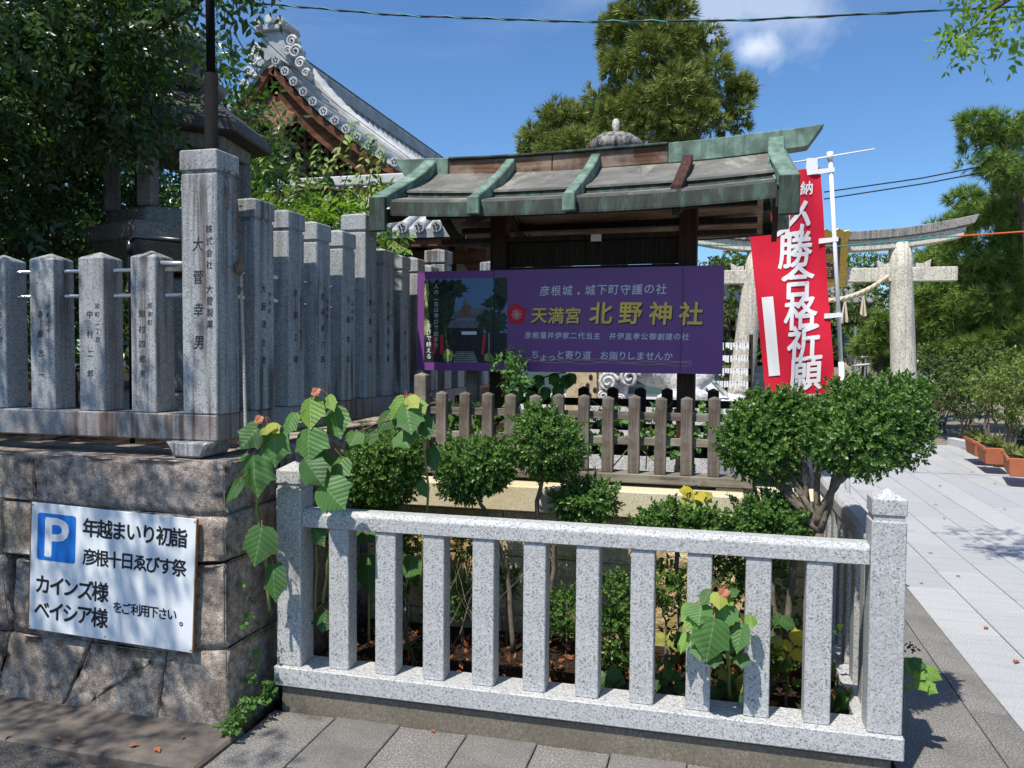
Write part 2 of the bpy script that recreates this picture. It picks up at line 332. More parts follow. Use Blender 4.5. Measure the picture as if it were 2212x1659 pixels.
# ------------------------------------------------------------------ mesh helpers
class MB:
    def __init__(s): s.v = []; s.f = []; s.uv = None
    def add(s, vs, fs):
        o = len(s.v); s.v += [tuple(map(float, q)) for q in vs]; s.f += [tuple(i+o for i in q) for q in fs]; return s
    def box(s, x0, x1, y0, y1, z0, z1):
        return s.add([(x0, y0, z0), (x1, y0, z0), (x1, y1, z0), (x0, y1, z0), (x0, y0, z1), (x1, y0, z1), (x1, y1, z1), (x0, y1, z1)],
                     [(0, 3, 2, 1), (4, 5, 6, 7), (0, 1, 5, 4), (1, 2, 6, 5), (2, 3, 7, 6), (3, 0, 4, 7)])
    def pyr(s, x0, x1, y0, y1, z0, z1):
        return s.add([(x0, y0, z0), (x1, y0, z0), (x1, y1, z0), (x0, y1, z0), ((x0+x1)/2, (y0+y1)/2, z1)], [(0, 1, 4), (1, 2, 4), (2, 3, 4), (3, 0, 4), (3, 2, 1, 0)])
    def tube(s, pts, rad, n=8, cap=True):
        pts = [Vector(p) for p in pts]; k = len(pts)
        if not hasattr(rad, '__len__'): rad = [rad]*k
        o = len(s.v); prev = None
        for i, p in enumerate(pts):
            t = (pts[min(i+1, k-1)]-pts[max(i-1, 0)]).normalized()
            if prev is None:
                a = t.orthogonal().normalized()
            else:
                a = (prev - t*prev.dot(t)); a = a.normalized() if a.length > 1e-6 else t.orthogonal().normalized()
            prev = a; b = t.cross(a)
            for j in range(n):
                th = 2*math.pi*j/n; q = p + (a*math.cos(th)+b*math.sin(th))*rad[i]; s.v.append(tuple(q))
        for i in range(k-1):
            for j in range(n):
                s.f.append((o+i*n+j, o+i*n+(j+1) % n, o+(i+1)*n+(j+1) % n, o+(i+1)*n+j))
        if cap:
            s.f.append(tuple(o+j for j in range(n))[::-1]); s.f.append(tuple(o+(k-1)*n+j for j in range(n)))
        return s
    def lathe(s, prof, c, n=16, axis='z'):
        o = len(s.v)
        for (r, z) in prof:
            for j in range(n):
                th = 2*math.pi*j/n
                s.v.append((c[0]+r*math.cos(th), c[1]+r*math.sin(th), c[2]+z))
        for i in range(len(prof)-1):
            for j in range(n): s.f.append((o+i*n+j, o+i*n+(j+1) % n, o+(i+1)*n+(j+1) % n, o+(i+1)*n+j))
        s.f.append(tuple(o+j for j in range(n))[::-1]); s.f.append(tuple(o+(len(prof)-1)*n+j for j in range(n)))
        return s
    def prism(s, poly, d0, d1, plane='xz'):
        """poly of (a,b) extruded from d0 to d1 along the third axis"""
        n = len(poly)
        def q(a, b, d): return {'xz': (a, d, b), 'yz': (d, a, b), 'xy': (a, b, d)}[plane]
        vs = [q(a, b, d0) for a, b in poly]+[q(a, b, d1) for a, b in poly]
        fs = [tuple(range(n)), tuple(range(2*n-1, n-1, -1))]+[(i, i+n, (i+1) % n+n, (i+1) % n) for i in range(n)]
        return s.add(vs, fs)
    def ico(s, c, r, sub=1, sq=(1, 1, 1), jit=0.0):
        bm = bmesh.new(); bmesh.ops.create_icosphere(bm, subdivisions=sub, radius=1)
        vs = []
        for v_ in bm.verts:
            k = 1+R_.uniform(-jit, jit); vs.append((c[0]+v_.co.x*r*sq[0]*k, c[1]+v_.co.y*r*sq[1]*k, c[2]+v_.co.z*r*sq[2]*k))
        fs = [tuple(v_.index for v_ in f.verts) for f in bm.faces]; bm.free(); return s.add(vs, fs)
    def build(s, name, mat, parent=None, bevel=0.0, smooth=False, rot=None, seg=1):
        me = bpy.data.meshes.new(name); me.from_pydata(s.v, [], s.f); me.update()
        bm = bmesh.new(); bm.from_mesh(me); bmesh.ops.recalc_face_normals(bm, faces=bm.faces[:])
        if bevel > 0: bmesh.ops.bevel(bm, geom=bm.edges[:], offset=bevel, segments=seg, affect='EDGES', clamp_overlap=True)
        if smooth:
            for f in bm.faces: f.smooth = True
        bm.to_mesh(me); bm.free()
        o = bpy.data.objects.new(name, me); COL.objects.link(o)
        if mat: me.materials.append(MATS[mat] if isinstance(mat, str) else mat)
        if parent: o.parent = parent
        return o
def tag(o, label=None, cat=None, group=None, kind=None):
    if label: o['label'] = label
    if cat: o['category'] = cat
    if group: o['group'] = group
    if kind: o['kind'] = kind
    return o
def thing(name, label, cat, loc=(0, 0, 0), rz=0.0, group=None):
    o = bpy.data.objects.new(name, None); COL.objects.link(o); o.location = loc; o.rotation_euler = (0, 0, rz); o.empty_display_size = .2
    return tag(o, label, cat, group)
def share(src, name, loc, parent=None, rot=(0, 0, 0), scale=(1, 1, 1)):
    o = bpy.data.objects.new(name, src.data); COL.objects.link(o); o.location = loc; o.rotation_euler = rot; o.scale = scale
    if parent: o.parent = parent
    return o
def npmesh(name, verts, faces, mat, parent=None, var=None, smooth=False, fsize=3):
    me = bpy.data.meshes.new(name); nv, nf = len(verts), len(faces)
    me.vertices.add(nv); me.vertices.foreach_set('co', np.asarray(verts, np.float32).ravel())
    me.loops.add(nf*fsize); me.loops.foreach_set('vertex_index', np.asarray(faces, np.int32).ravel())
    me.polygons.add(nf); me.polygons.foreach_set('loop_start', np.arange(0, nf*fsize, fsize, dtype=np.int32)); me.polygons.foreach_set('loop_total', np.full(nf, fsize, np.int32))
    if smooth: me.polygons.foreach_set('use_smooth', np.ones(nf, bool))
    me.update(calc_edges=True)
    if var is not None:
        a = me.attributes.new('var', 'FLOAT', 'POINT'); a.data.foreach_set('value', np.asarray(var, np.float32))
    me.materials.append(MATS[mat]); o = bpy.data.objects.new(name, me); COL.objects.link(o)
    if parent: o.parent = parent
    return o
def leaf_rows(leaves):
    """leaves: list of (base, dir, normal, length, width); each a folded 4-triangle blade"""
    vs, fs, ids = [], [], []
    for k, (b, d, n_, L, w_) in enumerate(leaves):
        b = np.array(b, float); d = np.array(d, float); d /= np.linalg.norm(d); n_ = np.array(n_, float); n_ -= d*(n_@d); n_ /= (np.linalg.norm(n_)+1e-9)
        s_ = np.cross(d, n_); o = len(vs)
        vs += [b, b+d*L*.42+s_*w_/2+n_*w_*.14, b+d*L*.42-s_*w_/2+n_*w_*.14, b+d*L*.45, b+d*L-n_*L*.10]
        fs += [(o, o+1, o+3), (o, o+3, o+2), (o+1, o+4, o+3), (o+3, o+4, o+2)]; ids += [k]*5
    return np.array(vs), np.array(fs), np.array(ids)
def sprig(n, length, L, w_, spread=1.0, seed=1, planar=.75, droop=0.0, taper=.2):
    r = random.Random(seed); lv = []
    for i in range(n):
        t = (i+.6)/n; side = 1 if i % 2 else -1; a = math.radians(r.uniform(35, 65))
        base = (r.uniform(-.01, .01)*length, r.uniform(-.01, .01)*length, t*length)
        ph = r.uniform(-1, 1)*(1-planar)*math.pi + (0 if side > 0 else math.pi)
        d = (math.cos(ph)*math.sin(a)*spread, math.sin(ph)*math.sin(a)*spread, math.cos(a)-droop)
        nn = (r.uniform(-.4, .4), 1, r.uniform(-.4, .4)) if planar > .4 else (r.uniform(-1, 1), r.uniform(-1, 1), 1)
        k = r.uniform(.75, 1.15)*(1-taper*t); lv.append((base, d, nn, L*k, w_*k))
    lv.append(((0, 0, length*.95), (r.uniform(-.2, .2), .1, 1), (0, 1, 0), L*.9, w_*.8))
    return leaf_rows(lv)
def tuft(n, L, w_, cone=1.2, seed=1, curl=.0):
    r = random.Random(seed); vs, fs, ids = [], [], []
    for i in range(n):
        th = r.uniform(0, 2*math.pi); ph = cone*math.sqrt(r.random()); k = L*r.uniform(.7, 1.1)
        d = np.array([math.sin(ph)*math.cos(th), math.sin(ph)*math.sin(th), math.cos(ph)])
        s_ = np.cross(d, [r.uniform(-1, 1), r.uniform(-1, 1), r.uniform(-1, 1)]); s_ /= np.linalg.norm(s_)+1e-9
        o = len(vs); b = d*L*.05
        vs += [b+s_*w_/2, b-s_*w_/2, b+d*k+np.array([0, 0, curl*k])]; fs.append((o, o+1, o+2)); ids += [i]*3
    return np.array(vs), np.array(fs), np.array(ids)
def frames(nrm, roll):
    nrm = nrm/np.linalg.norm(nrm, axis=1, keepdims=True)
    ref = np.where(np.abs(nrm[:, 2:3]) < .9, np.array([[0, 0, 1.]]), np.array([[1., 0, 0]]))
    a = np.cross(ref, nrm); a /= np.linalg.norm(a, axis=1, keepdims=True); b = np.cross(nrm, a)
    c, s_ = np.cos(roll)[:, None], np.sin(roll)[:, None]
    return np.stack([a*c+b*s_, -a*s_+b*c, nrm], axis=2)
def scatter(protos, pos, nrm, size, name, mat, parent=None, varbase=None, varspread=.5):
    """copies of the prototype sprigs at pos, pointing along nrm, joined into one leafy mesh"""
    V, Fc, A = [], [], []; off = 0; pos = np.asarray(pos); nrm = np.asarray(nrm); size = np.asarray(size)
    which = rng.integers(0, len(protos), len(pos)); fr = frames(nrm, rng.uniform(0, 6.283, len(pos)))
    vb = rng.random(len(pos)) if varbase is None else varbase
    for k, (pv, pf, pid) in enumerate(protos):
        ii = np.nonzero(which == k)[0]
        if len(ii) == 0: continue
        v = np.einsum('nij,vj->nvi', fr[ii], pv)*size[ii][:, None, None] + pos[ii][:, None, :]
        f = pf[None] + (np.arange(len(ii))*len(pv))[:, None, None] + off
        nl = pid.max()+1; pv_ = rng.random((len(ii), nl))
        a = (vb[ii][:, None]*(1-varspread)+pv_*varspread)[:, pid]
        V.append(v.reshape(-1, 3)); Fc.append(f.reshape(-1, 3)); A.append(a.ravel()); off += len(ii)*len(pv)
    return npmesh(name, np.concatenate(V), np.concatenate(Fc), mat, parent, np.concatenate(A))
def blob_pts(blobs, dens, shell=.35, lump=.18, down=.0, flat=0.0):
    """points and outward directions filling ellipsoid blobs (cx,cy,cz,rx,ry,rz), more near their skin, lumpy"""
    PS, NS = [], []
    for b in blobs:
        c = np.array(b[:3]); r = np.array(b[3:6]); area = 4*math.pi*((r[0]*r[1])**1.6/3+(r[0]*r[2])**1.6/3+(r[1]*r[2])**1.6/3)**(1/1.6)
        n = max(12, int(area*dens)); d = rng.normal(size=(n, 3)); d /= np.linalg.norm(d, axis=1, keepdims=True)
        nl = 9; ld = rng.normal(size=(nl, 3)); ld /= np.linalg.norm(ld, axis=1, keepdims=True); la = rng.uniform(-lump, lump, nl)
        mod = 1+(np.clip((d@ld.T-.55)/.45, 0, 1)*la).sum(1)
        t = (1-shell*rng.random(n)**1.6)*mod
        PS.append(c+d*r*t[:, None]); nn = d/r; nn /= np.linalg.norm(nn, axis=1, keepdims=True)
        nn = nn+rng.normal(size=(n, 3))*.38; nn[:, 2] = nn[:, 2]*(1-flat)-down+flat*.8; NS.append(nn)
    return np.concatenate(PS), np.concatenate(NS)
def limb(pts, r0, r1, mb=None, n=7, wob=.0):
    mb = mb or MB(); pts = [Vector(p) for p in pts]; P2 = []
    for i in range(len(pts)-1):
        for k in range(4):
            t = k/4; q = pts[i].lerp(pts[i+1], t)
            if wob and (i or k): q += Vector((R_.uniform(-wob, wob), R_.uniform(-wob, wob), R_.uniform(-wob, wob)*.5))
            P2.append(q)
    P2.append(pts[-1]); rr = [r0+(r1-r0)*i/(len(P2)-1) for i in range(len(P2))]
    return mb.tube(P2, rr, n)
# ---- lettering
_fonts = {}
def glyph_mesh(body, bold=0.0, spacing=1.0, extrude=0.0, res=3):
    key = (body, bold, spacing, extrude)
    cu = bpy.data.curves.new('lettering', 'FONT'); cu.body = body; cu.size = 1; cu.offset = bold; cu.extrude = extrude; cu.resolution_u = res
    cu.align_x = 'CENTER'; cu.align_y = 'CENTER'; cu.space_character = spacing
    ob = bpy.data.objects.new('lettering', cu); COL.objects.link(ob)
    dg = bpy.context.evaluated_depsgraph_get(); dg.update()
    me = bpy.data.meshes.new_from_object(ob.evaluated_get(dg)); bpy.data.objects.remove(ob)
    vs = np.array([v.co[:] for v in me.vertices]).reshape(-1, 3); fs = [tuple(p.vertices) for p in me.polygons]
    bpy.data.meshes.remove(me); return vs, fs
def letters(body, mat, parent, fn, size, centre, pitch=None, vertical=False, bold=.012, sx=1.0, shear=0.0, name='lettering', fit=None):
    """one mesh of glyphs laid along a line (or column) in sign coordinates, then placed by fn(a, b)"""
    V, Fc = [], []; chars = list(body); n = len(chars); pitch = pitch or size
    for i, ch in enumerate(chars):
        if ch in ' \u3000': continue
        vs, fs = glyph_mesh(ch)
        if len(vs) == 0: continue
        c = (vs.max(0)+vs.min(0))/2 if ch not in 'っょ。、・一' else np.array([(vs[:, 0].max()+vs[:, 0].min())/2, .36 if ch != '・' else .36, 0])
        if ch in '。': c = np.array([(vs[:, 0].max()+vs[:, 0].min())/2, .40, 0])
        vs = (vs-c)*size; vs[:, 0] = vs[:, 0]*sx + vs[:, 1]*shear
        off = (i-(n-1)/2)*pitch
        a = vs[:, 0]+centre[0]+(0 if vertical else off); b = vs[:, 1]+centre[1]-(off if vertical else 0)
        reps = [(0, 0)] if bold <= .005 else [(bold*.8*math.cos(t_), bold*.8*math.sin(t_)) for t_ in (.4, 1.97, 3.54, 5.11)]+[(0, 0)]
        for ri, (da, db) in enumerate(reps):   # heavier strokes: the outline laid again a little to each side
            e = ri*.00006/size*size
            o = len(V)
            for p_, q_ in zip(a+da*size, b+db*size):
                r_ = fn(p_, q_); V.append((r_[0], r_[1]-e, r_[2]))
            Fc += [tuple(k+o for k in f) for f in fs]
    mb = MB(); mb.v = V; mb.f = Fc
    me = bpy.data.meshes.new(name); me.from_pydata(V, [], Fc); me.update(); me.materials.append(MATS[mat])
    o = bpy.data.objects.new(name, me); COL.objects.link(o)
    if parent: o.parent = parent
    return o
# ================================================================== GROUND
def struct(name, mb, mat, bevel=0, parent=None):
    o = mb.build(name, mat, parent, bevel)
    if not parent: o['kind'] = 'structure'
    return o
struct('ground', MB().box(-400, 400, -60, 900, -.35, -.09), 'asphalt')
# asphalt street edge sloping up to the wall foot
rd = MB(); rd.add([(-9, -6, -.085), (-1.835, -6, -.085), (-1.835, 2.55, .0), (-2.2, 2.44, .008), (-2.6, 2.52, .012), (-9, 2.46, .012)], [(0, 1, 2, 3, 4, 5)]); struct('road', rd, 'asphalt')
kb = MB(); kb.prism([(-9, -.2), (-9, .02), (-1.83, .02), (-1.83, -.2)], 2.5, 2.83, 'xz'); struct('wall_footing', kb, 'footing_stone', .01)
sub = MB().box(-1.83, 4.4, -6, 3.05, -.3, -.035); struct('pavement_bed', sub, 'concrete')
# foreground slabs
pv = bpy.data.objects.new('pavement', None); COL.objects.link(pv); pv['kind'] = 'structure'
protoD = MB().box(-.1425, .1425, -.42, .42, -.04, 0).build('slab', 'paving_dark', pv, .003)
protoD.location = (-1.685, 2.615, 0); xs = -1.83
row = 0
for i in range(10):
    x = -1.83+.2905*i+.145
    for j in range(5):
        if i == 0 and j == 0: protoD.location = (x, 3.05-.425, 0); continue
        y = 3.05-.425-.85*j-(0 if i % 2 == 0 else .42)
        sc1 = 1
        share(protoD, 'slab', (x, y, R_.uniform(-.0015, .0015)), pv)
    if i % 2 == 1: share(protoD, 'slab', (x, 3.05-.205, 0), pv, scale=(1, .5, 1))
# path: strips right of the railing
pa = bpy.data.objects.new('path', None); COL.objects.link(pa); pa['kind'] = 'structure'
protoL = MB().box(-.147, .147, -.4475, .4475, -.04, 0).build('paving_slab', 'paving_light', pa, .0025)
first = True
for i in range(9):
    x = 1.395+.3*i; off = [.26, -.17, .1, -.3, .35, -.05, .2, -.38, .02][i]
    for j in range(-2, 15):
        y = 5.11+off+.9*(j-1); y0, y1 = y-.4475, y+.4475
        if y0 > 15.2: continue
        y1 = min(y1, 15.2)
        o = protoL if first else share(protoL, 'paving_slab', (0, 0, 0), pv if False else pa)
        o.location = (x, (y0+y1)/2, R_.uniform(-.001, .001)); o.scale = (1, (y1-y0)/.895, 1); first = False
pd1 = MB().box(-.078, .078, -.4475, .4475, -.04, 0).build('edge_slab', 'paving_dark', pa, .0025); pd1.location = (1.166, 2.5, 0)
for j in range(-2, 15):
    share(pd1, 'edge_slab', (1.166, 2.94+.9*j+.45, 0), pa)
pd2 = MB().box(-.205, .205, -.4475, .4475, -.04, 0).build('border_slab', 'paving_dark', pa, .0025); pd2.location = (.878, 2.6, 0)
for j in range(-2, 12): share(pd2, 'border_slab', (.878, 3.1+.9*j+.45, 0), pa)
MB().box(.67, 4.3, 1.0, 15.25, -.09, -.036).build('paving_bed', 'concrete', pa)
rb = MB(); n = 12
for k in range(n):     # raised granite kerb on the right of the path, curving away
    t0, t1 = k/n, (k+1)/n
kerb = []
kp = [(3.95, 9.2), (3.90, 11.0), (3.88, 12.2), (3.92, 13.4), (4.05, 14.4), (3.85, 15.25)]
kr = bpy.data.objects.new('kerb', None); COL.objects.link(kr); kr['kind'] = 'structure'
for (a, b) in zip(kp[:-1], kp[1:]):
    L = math.hypot(b[0]-a[0], b[1]-a[1]); an = math.atan2(b[1]-a[1], b[0]-a[0])
    o = MB().box(0, L-.006, -.14, 0, -.05, .13).build('kerb_stone', 'path_stone', kr, .01); o.location = (a[0], a[1], 0); o.rotation_euler = (0, 0, an)
struct('gravel', MB().box(-3.0, 30, 15.25, 75, -.08, -.004), 'gravel')
struct('planted_ground', MB().box(4.0, 30, 3, 15.3, -.06, .06), 'gravel')
struct('courtyard', MB().box(-9, .63, 5.9, 15.25, -.08, -.008), 'gravel')
struct('planting_bed', MB().box(-1.83, .55, 3.12, 3.98, -.05, .10), 'soil')
struct('raised_ground', MB().box(-14, -2.2, 3.2, 14, -.05, 1.06), 'soil')
struct('forecourt', MB().box(-4.5, .63, 4.3, 5.9, -.06, .2), 'soil')
# ================================================================== FRONT RAILING
rl = thing('granite_railing', 'low speckled grey granite railing with ten square balusters closing the front of the planting bed', 'railing', (0, 0, 0))
rl.location = (-.58, 3.1, 0); off = Vector((-.58, 3.1, 0))
def loc(mb):
    mb.v = [(x-off.x, y-off.y, z-off.z) for x, y, z in mb.v]; return mb
def post(parent, x0, x1, y0, y1, zb, zt, zg, mat='granite_new', ap=.034, gr=.006, gh=.022):
    p_ = loc(MB().box(x0, x1, y0, y1, zb, zg)).build('post', mat, parent, .004)
    loc(MB().box(x0+gr, x1-gr, y0+gr, y1-gr, zg-.002, zg+gh)).build('neck', mat, p_)
    c_ = MB().box(x0, x1, y0, y1, zg+gh-.002, zt); c_.f.pop(1)
    o = len(c_.v)-4; c_.v.append(((x0+x1)/2, (y0+y1)/2, zt+ap)); k = len(c_.v)-1
    c_.f += [(o, o+1, k), (o+1, o+2, k), (o+2, o+3, k), (o+3, o, k)]
    loc(c_).build('cap', mat, p_, .003); return p_
bw, bd = .0905, .085
base = loc(MB().box(-1.823, .659, 3.030, 3.19, .115, .1978)).build('base_beam', 'granite_new', rl, .004)
post(rl, -1.82, -1.7048, 3.05, 3.165, .1985, 1.0397, .962)
post(rl, .5377, .6534, 3.05, 3.165, .1985, 1.0397, .962)
rail = MB().prism([(3.061, .799), (3.061, .855), (3.077, .874), (3.139, .874), (3.155, .855), (3.155, .799)], -1.7038, .5367, 'yz')
loc(rail).build('top_rail', 'granite_new', rl, .003)
bpr = MB().box(-bw/2, bw/2, -bd/2, bd/2, 0, .6).build('baluster', 'granite_new', rl, .003)
gap = (2.2425-10*bw)/11
for i in range(10):
    x = -1.7048+gap*(i+1)+bw*(i+.5)
    o = bpr if i == 0 else share(bpr, 'baluster', (0, 0, 0), rl)
    o.location = (x-off.x, 3.112-off.y, .1985); o.rotation_euler = (0, 0, R_.uniform(-.012, .012))
tag(MB().box(-1.80, .62, 3.052, 3.17, -.05, .108).build('railing_footing', 'concrete', None, .008), 'rough brown concrete footing under the front granite railing', 'footing')
# side railing along the path
rs = thing('granite_side_railing', 'granite railing running back along the left edge of the pale path', 'railing', (.6, 4.6, 0)); off = Vector((.6, 4.6, 0))
loc(MB().box(.515, .659, 3.192, 6.3, .115, .1978)).build('base_beam', 'granite_side', rs, .004)
loc(MB().prism([(.553, .799), (.553, .855), (.569, .874), (.631, .874), (.647, .855), (.647, .799)], 3.166, 6.15, 'xz')).build('top_rail', 'granite_side', rs, .003)
post(rs, .54, .655, 6.15, 6.265, .1985, 1.0397, .962, 'granite_side')
bp2 = MB().box(-bd/2, bd/2, -bw/2, bw/2, 0, .6).build('baluster', 'granite_side', rs, .003)
for i in range(14):
    y = 3.165+.122+.2125*i+.045
    if y > 6.1: break
    o = bp2 if i == 0 else share(bp2, 'baluster', (0, 0, 0), rs)
    o.location = (.6-off.x, y-off.y, .1985)
tag(MB().box(.53, .65, 3.19, 6.3, -.05, .108).build('side_railing_footing', 'concrete', None, .008), 'concrete footing under the granite railing beside the path', 'footing')
# ================================================================== RETAINING WALL
rw = thing('retaining_wall', 'rough brown grey stone retaining wall at the street corner below the tall granite posts', 'wall', (-2.4, 3.0, 0))
XR, YF = -1.915, 2.818
def rough_stone(poly, depth, plane='xz', front=YF, sub=3, amp=.012, seed=0, back=None):
    """a dressed boulder: outline extruded backwards, its visible faces broken up"""
    me = MB().prism(poly, front, front+depth, plane) if plane == 'xz' else MB().prism(poly, front-depth, front, plane)
    bm = bmesh.new(); vv = [bm.verts.new(q) for q in me.v]; [bm.faces.new([vv[i] for i in f]) for f in me.f]
    bmesh.ops.recalc_face_normals(bm, faces=bm.faces[:])
    bmesh.ops.bevel(bm, geom=bm.edges[:], offset=.0045, segments=2, affect='EDGES', clamp_overlap=True)
    bmesh.ops.triangulate(bm, faces=bm.faces[:])
    for _ in range(sub):
        ed = [e for e in bm.edges if e.calc_length() > .05]
        bmesh.ops.subdivide_edges(bm, edges=ed, cuts=1)
        bmesh.ops.triangulate(bm, faces=[f for f in bm.faces if len(f.verts) > 3])
    from mathutils import noise
    for v_ in bm.verts:
        q = Vector(v_.co)+Vector((seed*7.3, 0, 0)); k = noise.noise(q*6)*.6+noise.noise(q*17)*.4+noise.noise(q*2.2)*.8
        v_.co += v_.normal*k*amp
    for f in bm.faces: f.smooth = True
    ms = bpy.data.meshes.new('stone'); bm.to_mesh(ms); bm.free(); ms.materials.append(MATS['wall_stone'])
    o = bpy.data.objects.new('stone', ms); COL.objects.link(o); o.parent = rw; o.location = (2.4, -3.0, 0); return o
def WZ(x, y):   # zoom coordinates of the lower left of the photograph -> wall face
    q = P((x*.6776)/1.8227, (1900+y*.6776)/1.8227, YF); return (q[0], q[2])
j = .005
T, CB = 1.10, .884
def poly(pts): return pts
c2 = [WZ(*q) for q in [(205, 112), (196, -20)]]
st = 0
rough_stone([(-2.83, CB+.003), (XR, CB), (XR, T), (-2.845, T)], .42, seed=1)
rough_stone([(-3.9, CB+.03), (-2.842, CB+.003), (-2.857, T), (-3.9, T)], .42, seed=2)
rough_stone([(-5.2, CB+.03), (-3.912, CB+.03), (-3.912, T), (-5.2, T)], .42, seed=3)
mid = [WZ(20, 130), WZ(8, 415), WZ(165, 440), WZ(160, 845), WZ(60, 866), WZ(530, 930), WZ(960, 982), WZ(1315, 972)]
zA = CB-.006
# second course
rough_stone([(-3.7, mid[1][1]+.02), (mid[1][0]-.004, mid[1][1]+.0025), (mid[0][0]-.0025, zA+.02), (-3.7, zA+.03)], .4, seed=4)
rough_stone([(mid[1][0]+.0025, mid[1][1]+.0025), (-2.52, mid[1][1]-.02), (-2.50, zA+.0025), (mid[0][0]+.0025, zA+.003)], .4, seed=5)
rough_stone([(-2.512, mid[1][1]-.016), (XR+.004, WZ(1150, 452)[1]+.0025), (XR, zA-.004), (-2.488, zA+.0025)], .4, seed=6)
# third course
rough_stone([(-3.6, mid[4][1]+.0), (mid[4][0]-.004, mid[4][1]+.004), (mid[1][0], mid[1][1]-.0025), (-3.6, mid[1][1]+.008)], .4, seed=7)
rough_stone([(mid[4][0]+.008, mid[4][1]+.0025), (mid[5][0]-.004, mid[5][1]+.0025), (-2.44, mid[1][1]-.034), (-2.95, mid[1][1]-.016)], .4, seed=8)
rough_stone([(mid[5][0]+.0025, mid[5][1]+.0025), (mid[6][0], mid[6][1]+.0025), (XR+.0025, mid[7][1]+.0025), (XR+.004, WZ(1150, 452)[1]-.0025), (-2.428, mid[1][1]-.032)], .4, seed=9)
# bottom course
b1, b2, b3 = WZ(0, 1120), WZ(330, 1400), WZ(900, 1530)
rough_stone([(-3.6, -.06), (b1[0]-.1, -.06), (b1[0]-.01, b1[1]), (mid[4][0]-.003, mid[4][1]-.0025), (-3.6, mid[4][1]-.0025)], .4, seed=10)
rough_stone([(b1[0]-.09, -.06), (WZ(250, 1500)[0], -.06), (b2[0]-.0025, b2[1]), (mid[5][0]-.012, mid[5][1]-.0025), (mid[4][0]+.0025, mid[4][1]-.0025), (b1[0], b1[1])], .4, seed=11)
rough_stone([(WZ(262, 1500)[0], -.06), (b3[0]-.0025, -.06), (mid[6][0]-.003, mid[6][1]-.0025), (mid[5][0], mid[5][1]-.0025), (b2[0]+.0025, b2[1])], .4, seed=12)
rough_stone([(b3[0]+.0025, -.06), (XR+.012, -.06), (XR+.008, mid[7][1]-.0025), (mid[6][0]+.004, mid[6][1]-.0025)], .4, seed=13)
# return face along the planting bed
ys = [3.26, 3.9, 4.7, 5.6]
for a, b, zs in ((3.262, 3.84, (CB-.02, T)), (3.852, 4.6, (CB-.02, T)), (4.612, 5.7, (CB-.02, T)), (3.23, 3.62, (.58, CB-.03)), (3.632, 4.3, (.60, CB-.03)), (4.312, 5.3, (.6, CB-.03)),
                 (3.23, 3.45, (.30, .568)), (3.462, 4.1, (.28, .588)), (4.112, 5.0, (.28, .588)), (3.23, 3.8, (-.05, .27)), (3.812, 4.7, (-.05, .27))):
    rough_stone([(a, zs[0]), (b, zs[0]), (b, zs[1]), (a, zs[1])], .35, 'yz', XR, seed=20+a, sub=2)
# ================================================================== TALL GRANITE POST FENCE (tamagaki)
tf = thing('stone_post_fence', 'old granite post fence facing the street, its tall broad corner post carved with names', 'fence', (-2.6, 3.0, 1.17)); off = Vector((-2.6, 3.0, 1.17))
loc(MB().box(-6.2, -1.997, 2.9, 3.06, 1.17, 1.281)).build('base_beam', 'granite_beam', tf, .006)
# corner post
def big_post(parent, x0, x1, y0, y1, zb, zt, zg, mat='granite_old', over=.004, ap=.02, ang=0.0, piv=(0, 0)):
    def rot(mb):
        c, s_ = math.cos(ang), math.sin(ang)
        mb.v = [(piv[0]+(x-piv[0])*c-(y-piv[1])*s_, piv[1]+(x-piv[0])*s_+(y-piv[1])*c, z) for x, y, z in mb.v]; return loc(mb)
    p_ = rot(MB().box(x0, x1, y0, y1, zb, zg)).build('pillar', mat, parent, .005)
    if zt > zg:
        rot(MB().box(x0+.006, x1-.006, y0+.006, y1-.006, zg-.002, zg+.014)).build('neck', mat, p_)
        c_ = MB().box(x0-over, x1+over, y0-over, y1+over, zg+.012, zt); c_.f.pop(1); k = len(c_.v); c_.v.append(((x0+x1)/2, (y0+y1)/2, zt+ap)); o = k-4
        c_.f += [(o, o+1, k), (o+1, o+2, k), (o+2, o+3, k), (o+3, o, k)]; rot(c_).build('cap', mat, p_, .004)
    return p_
cpst = big_post(tf, -2.163, -1.995, 2.9, 3.055, 1.282, 2.369, 2.274)
def carve(parent, txt, x, ztop, zbot, Y, size, sx=1.0, off_=None):
    n = len(txt); pitch = (ztop-zbot)/max(1, n-1) if n > 1 else 0
    o_ = off_ or off
    return letters(txt, 'carved', parent, lambda a, b: (a-o_.x, Y-.0015-o_.y, b-o_.z), size, (x, (ztop+zbot)/2), pitch, True, .004, sx, 0.08, 'inscription')
carve(cpst, '大菅幸男', -2.083, 1.985, 1.58, 2.9, .062, .85)
carve(cpst, '株式会社', -2.03, 2.045, 1.90, 2.9, .037, .9); carve(cpst, '大菅製菓', -2.03, 1.80, 1.655, 2.9, .037, .9)
LP = [(-2.427, -2.301, '岡村四郎男', '尾末町', 1.895, 1.80), (-2.692, -2.563, '中村二郎', '栄町一丁目', 1.92, 1.8), (-2.951, -2.822, '斉藤忠一', 'かまどや', 1.92, 1.8), (-3.21, -3.083, '', '元町一丁目', 1.9, 1.8), (-3.47, -3.345, '', '', 1.9, 1.8), (-3.73, -3.605, '', '', 1.9, 1.8)]
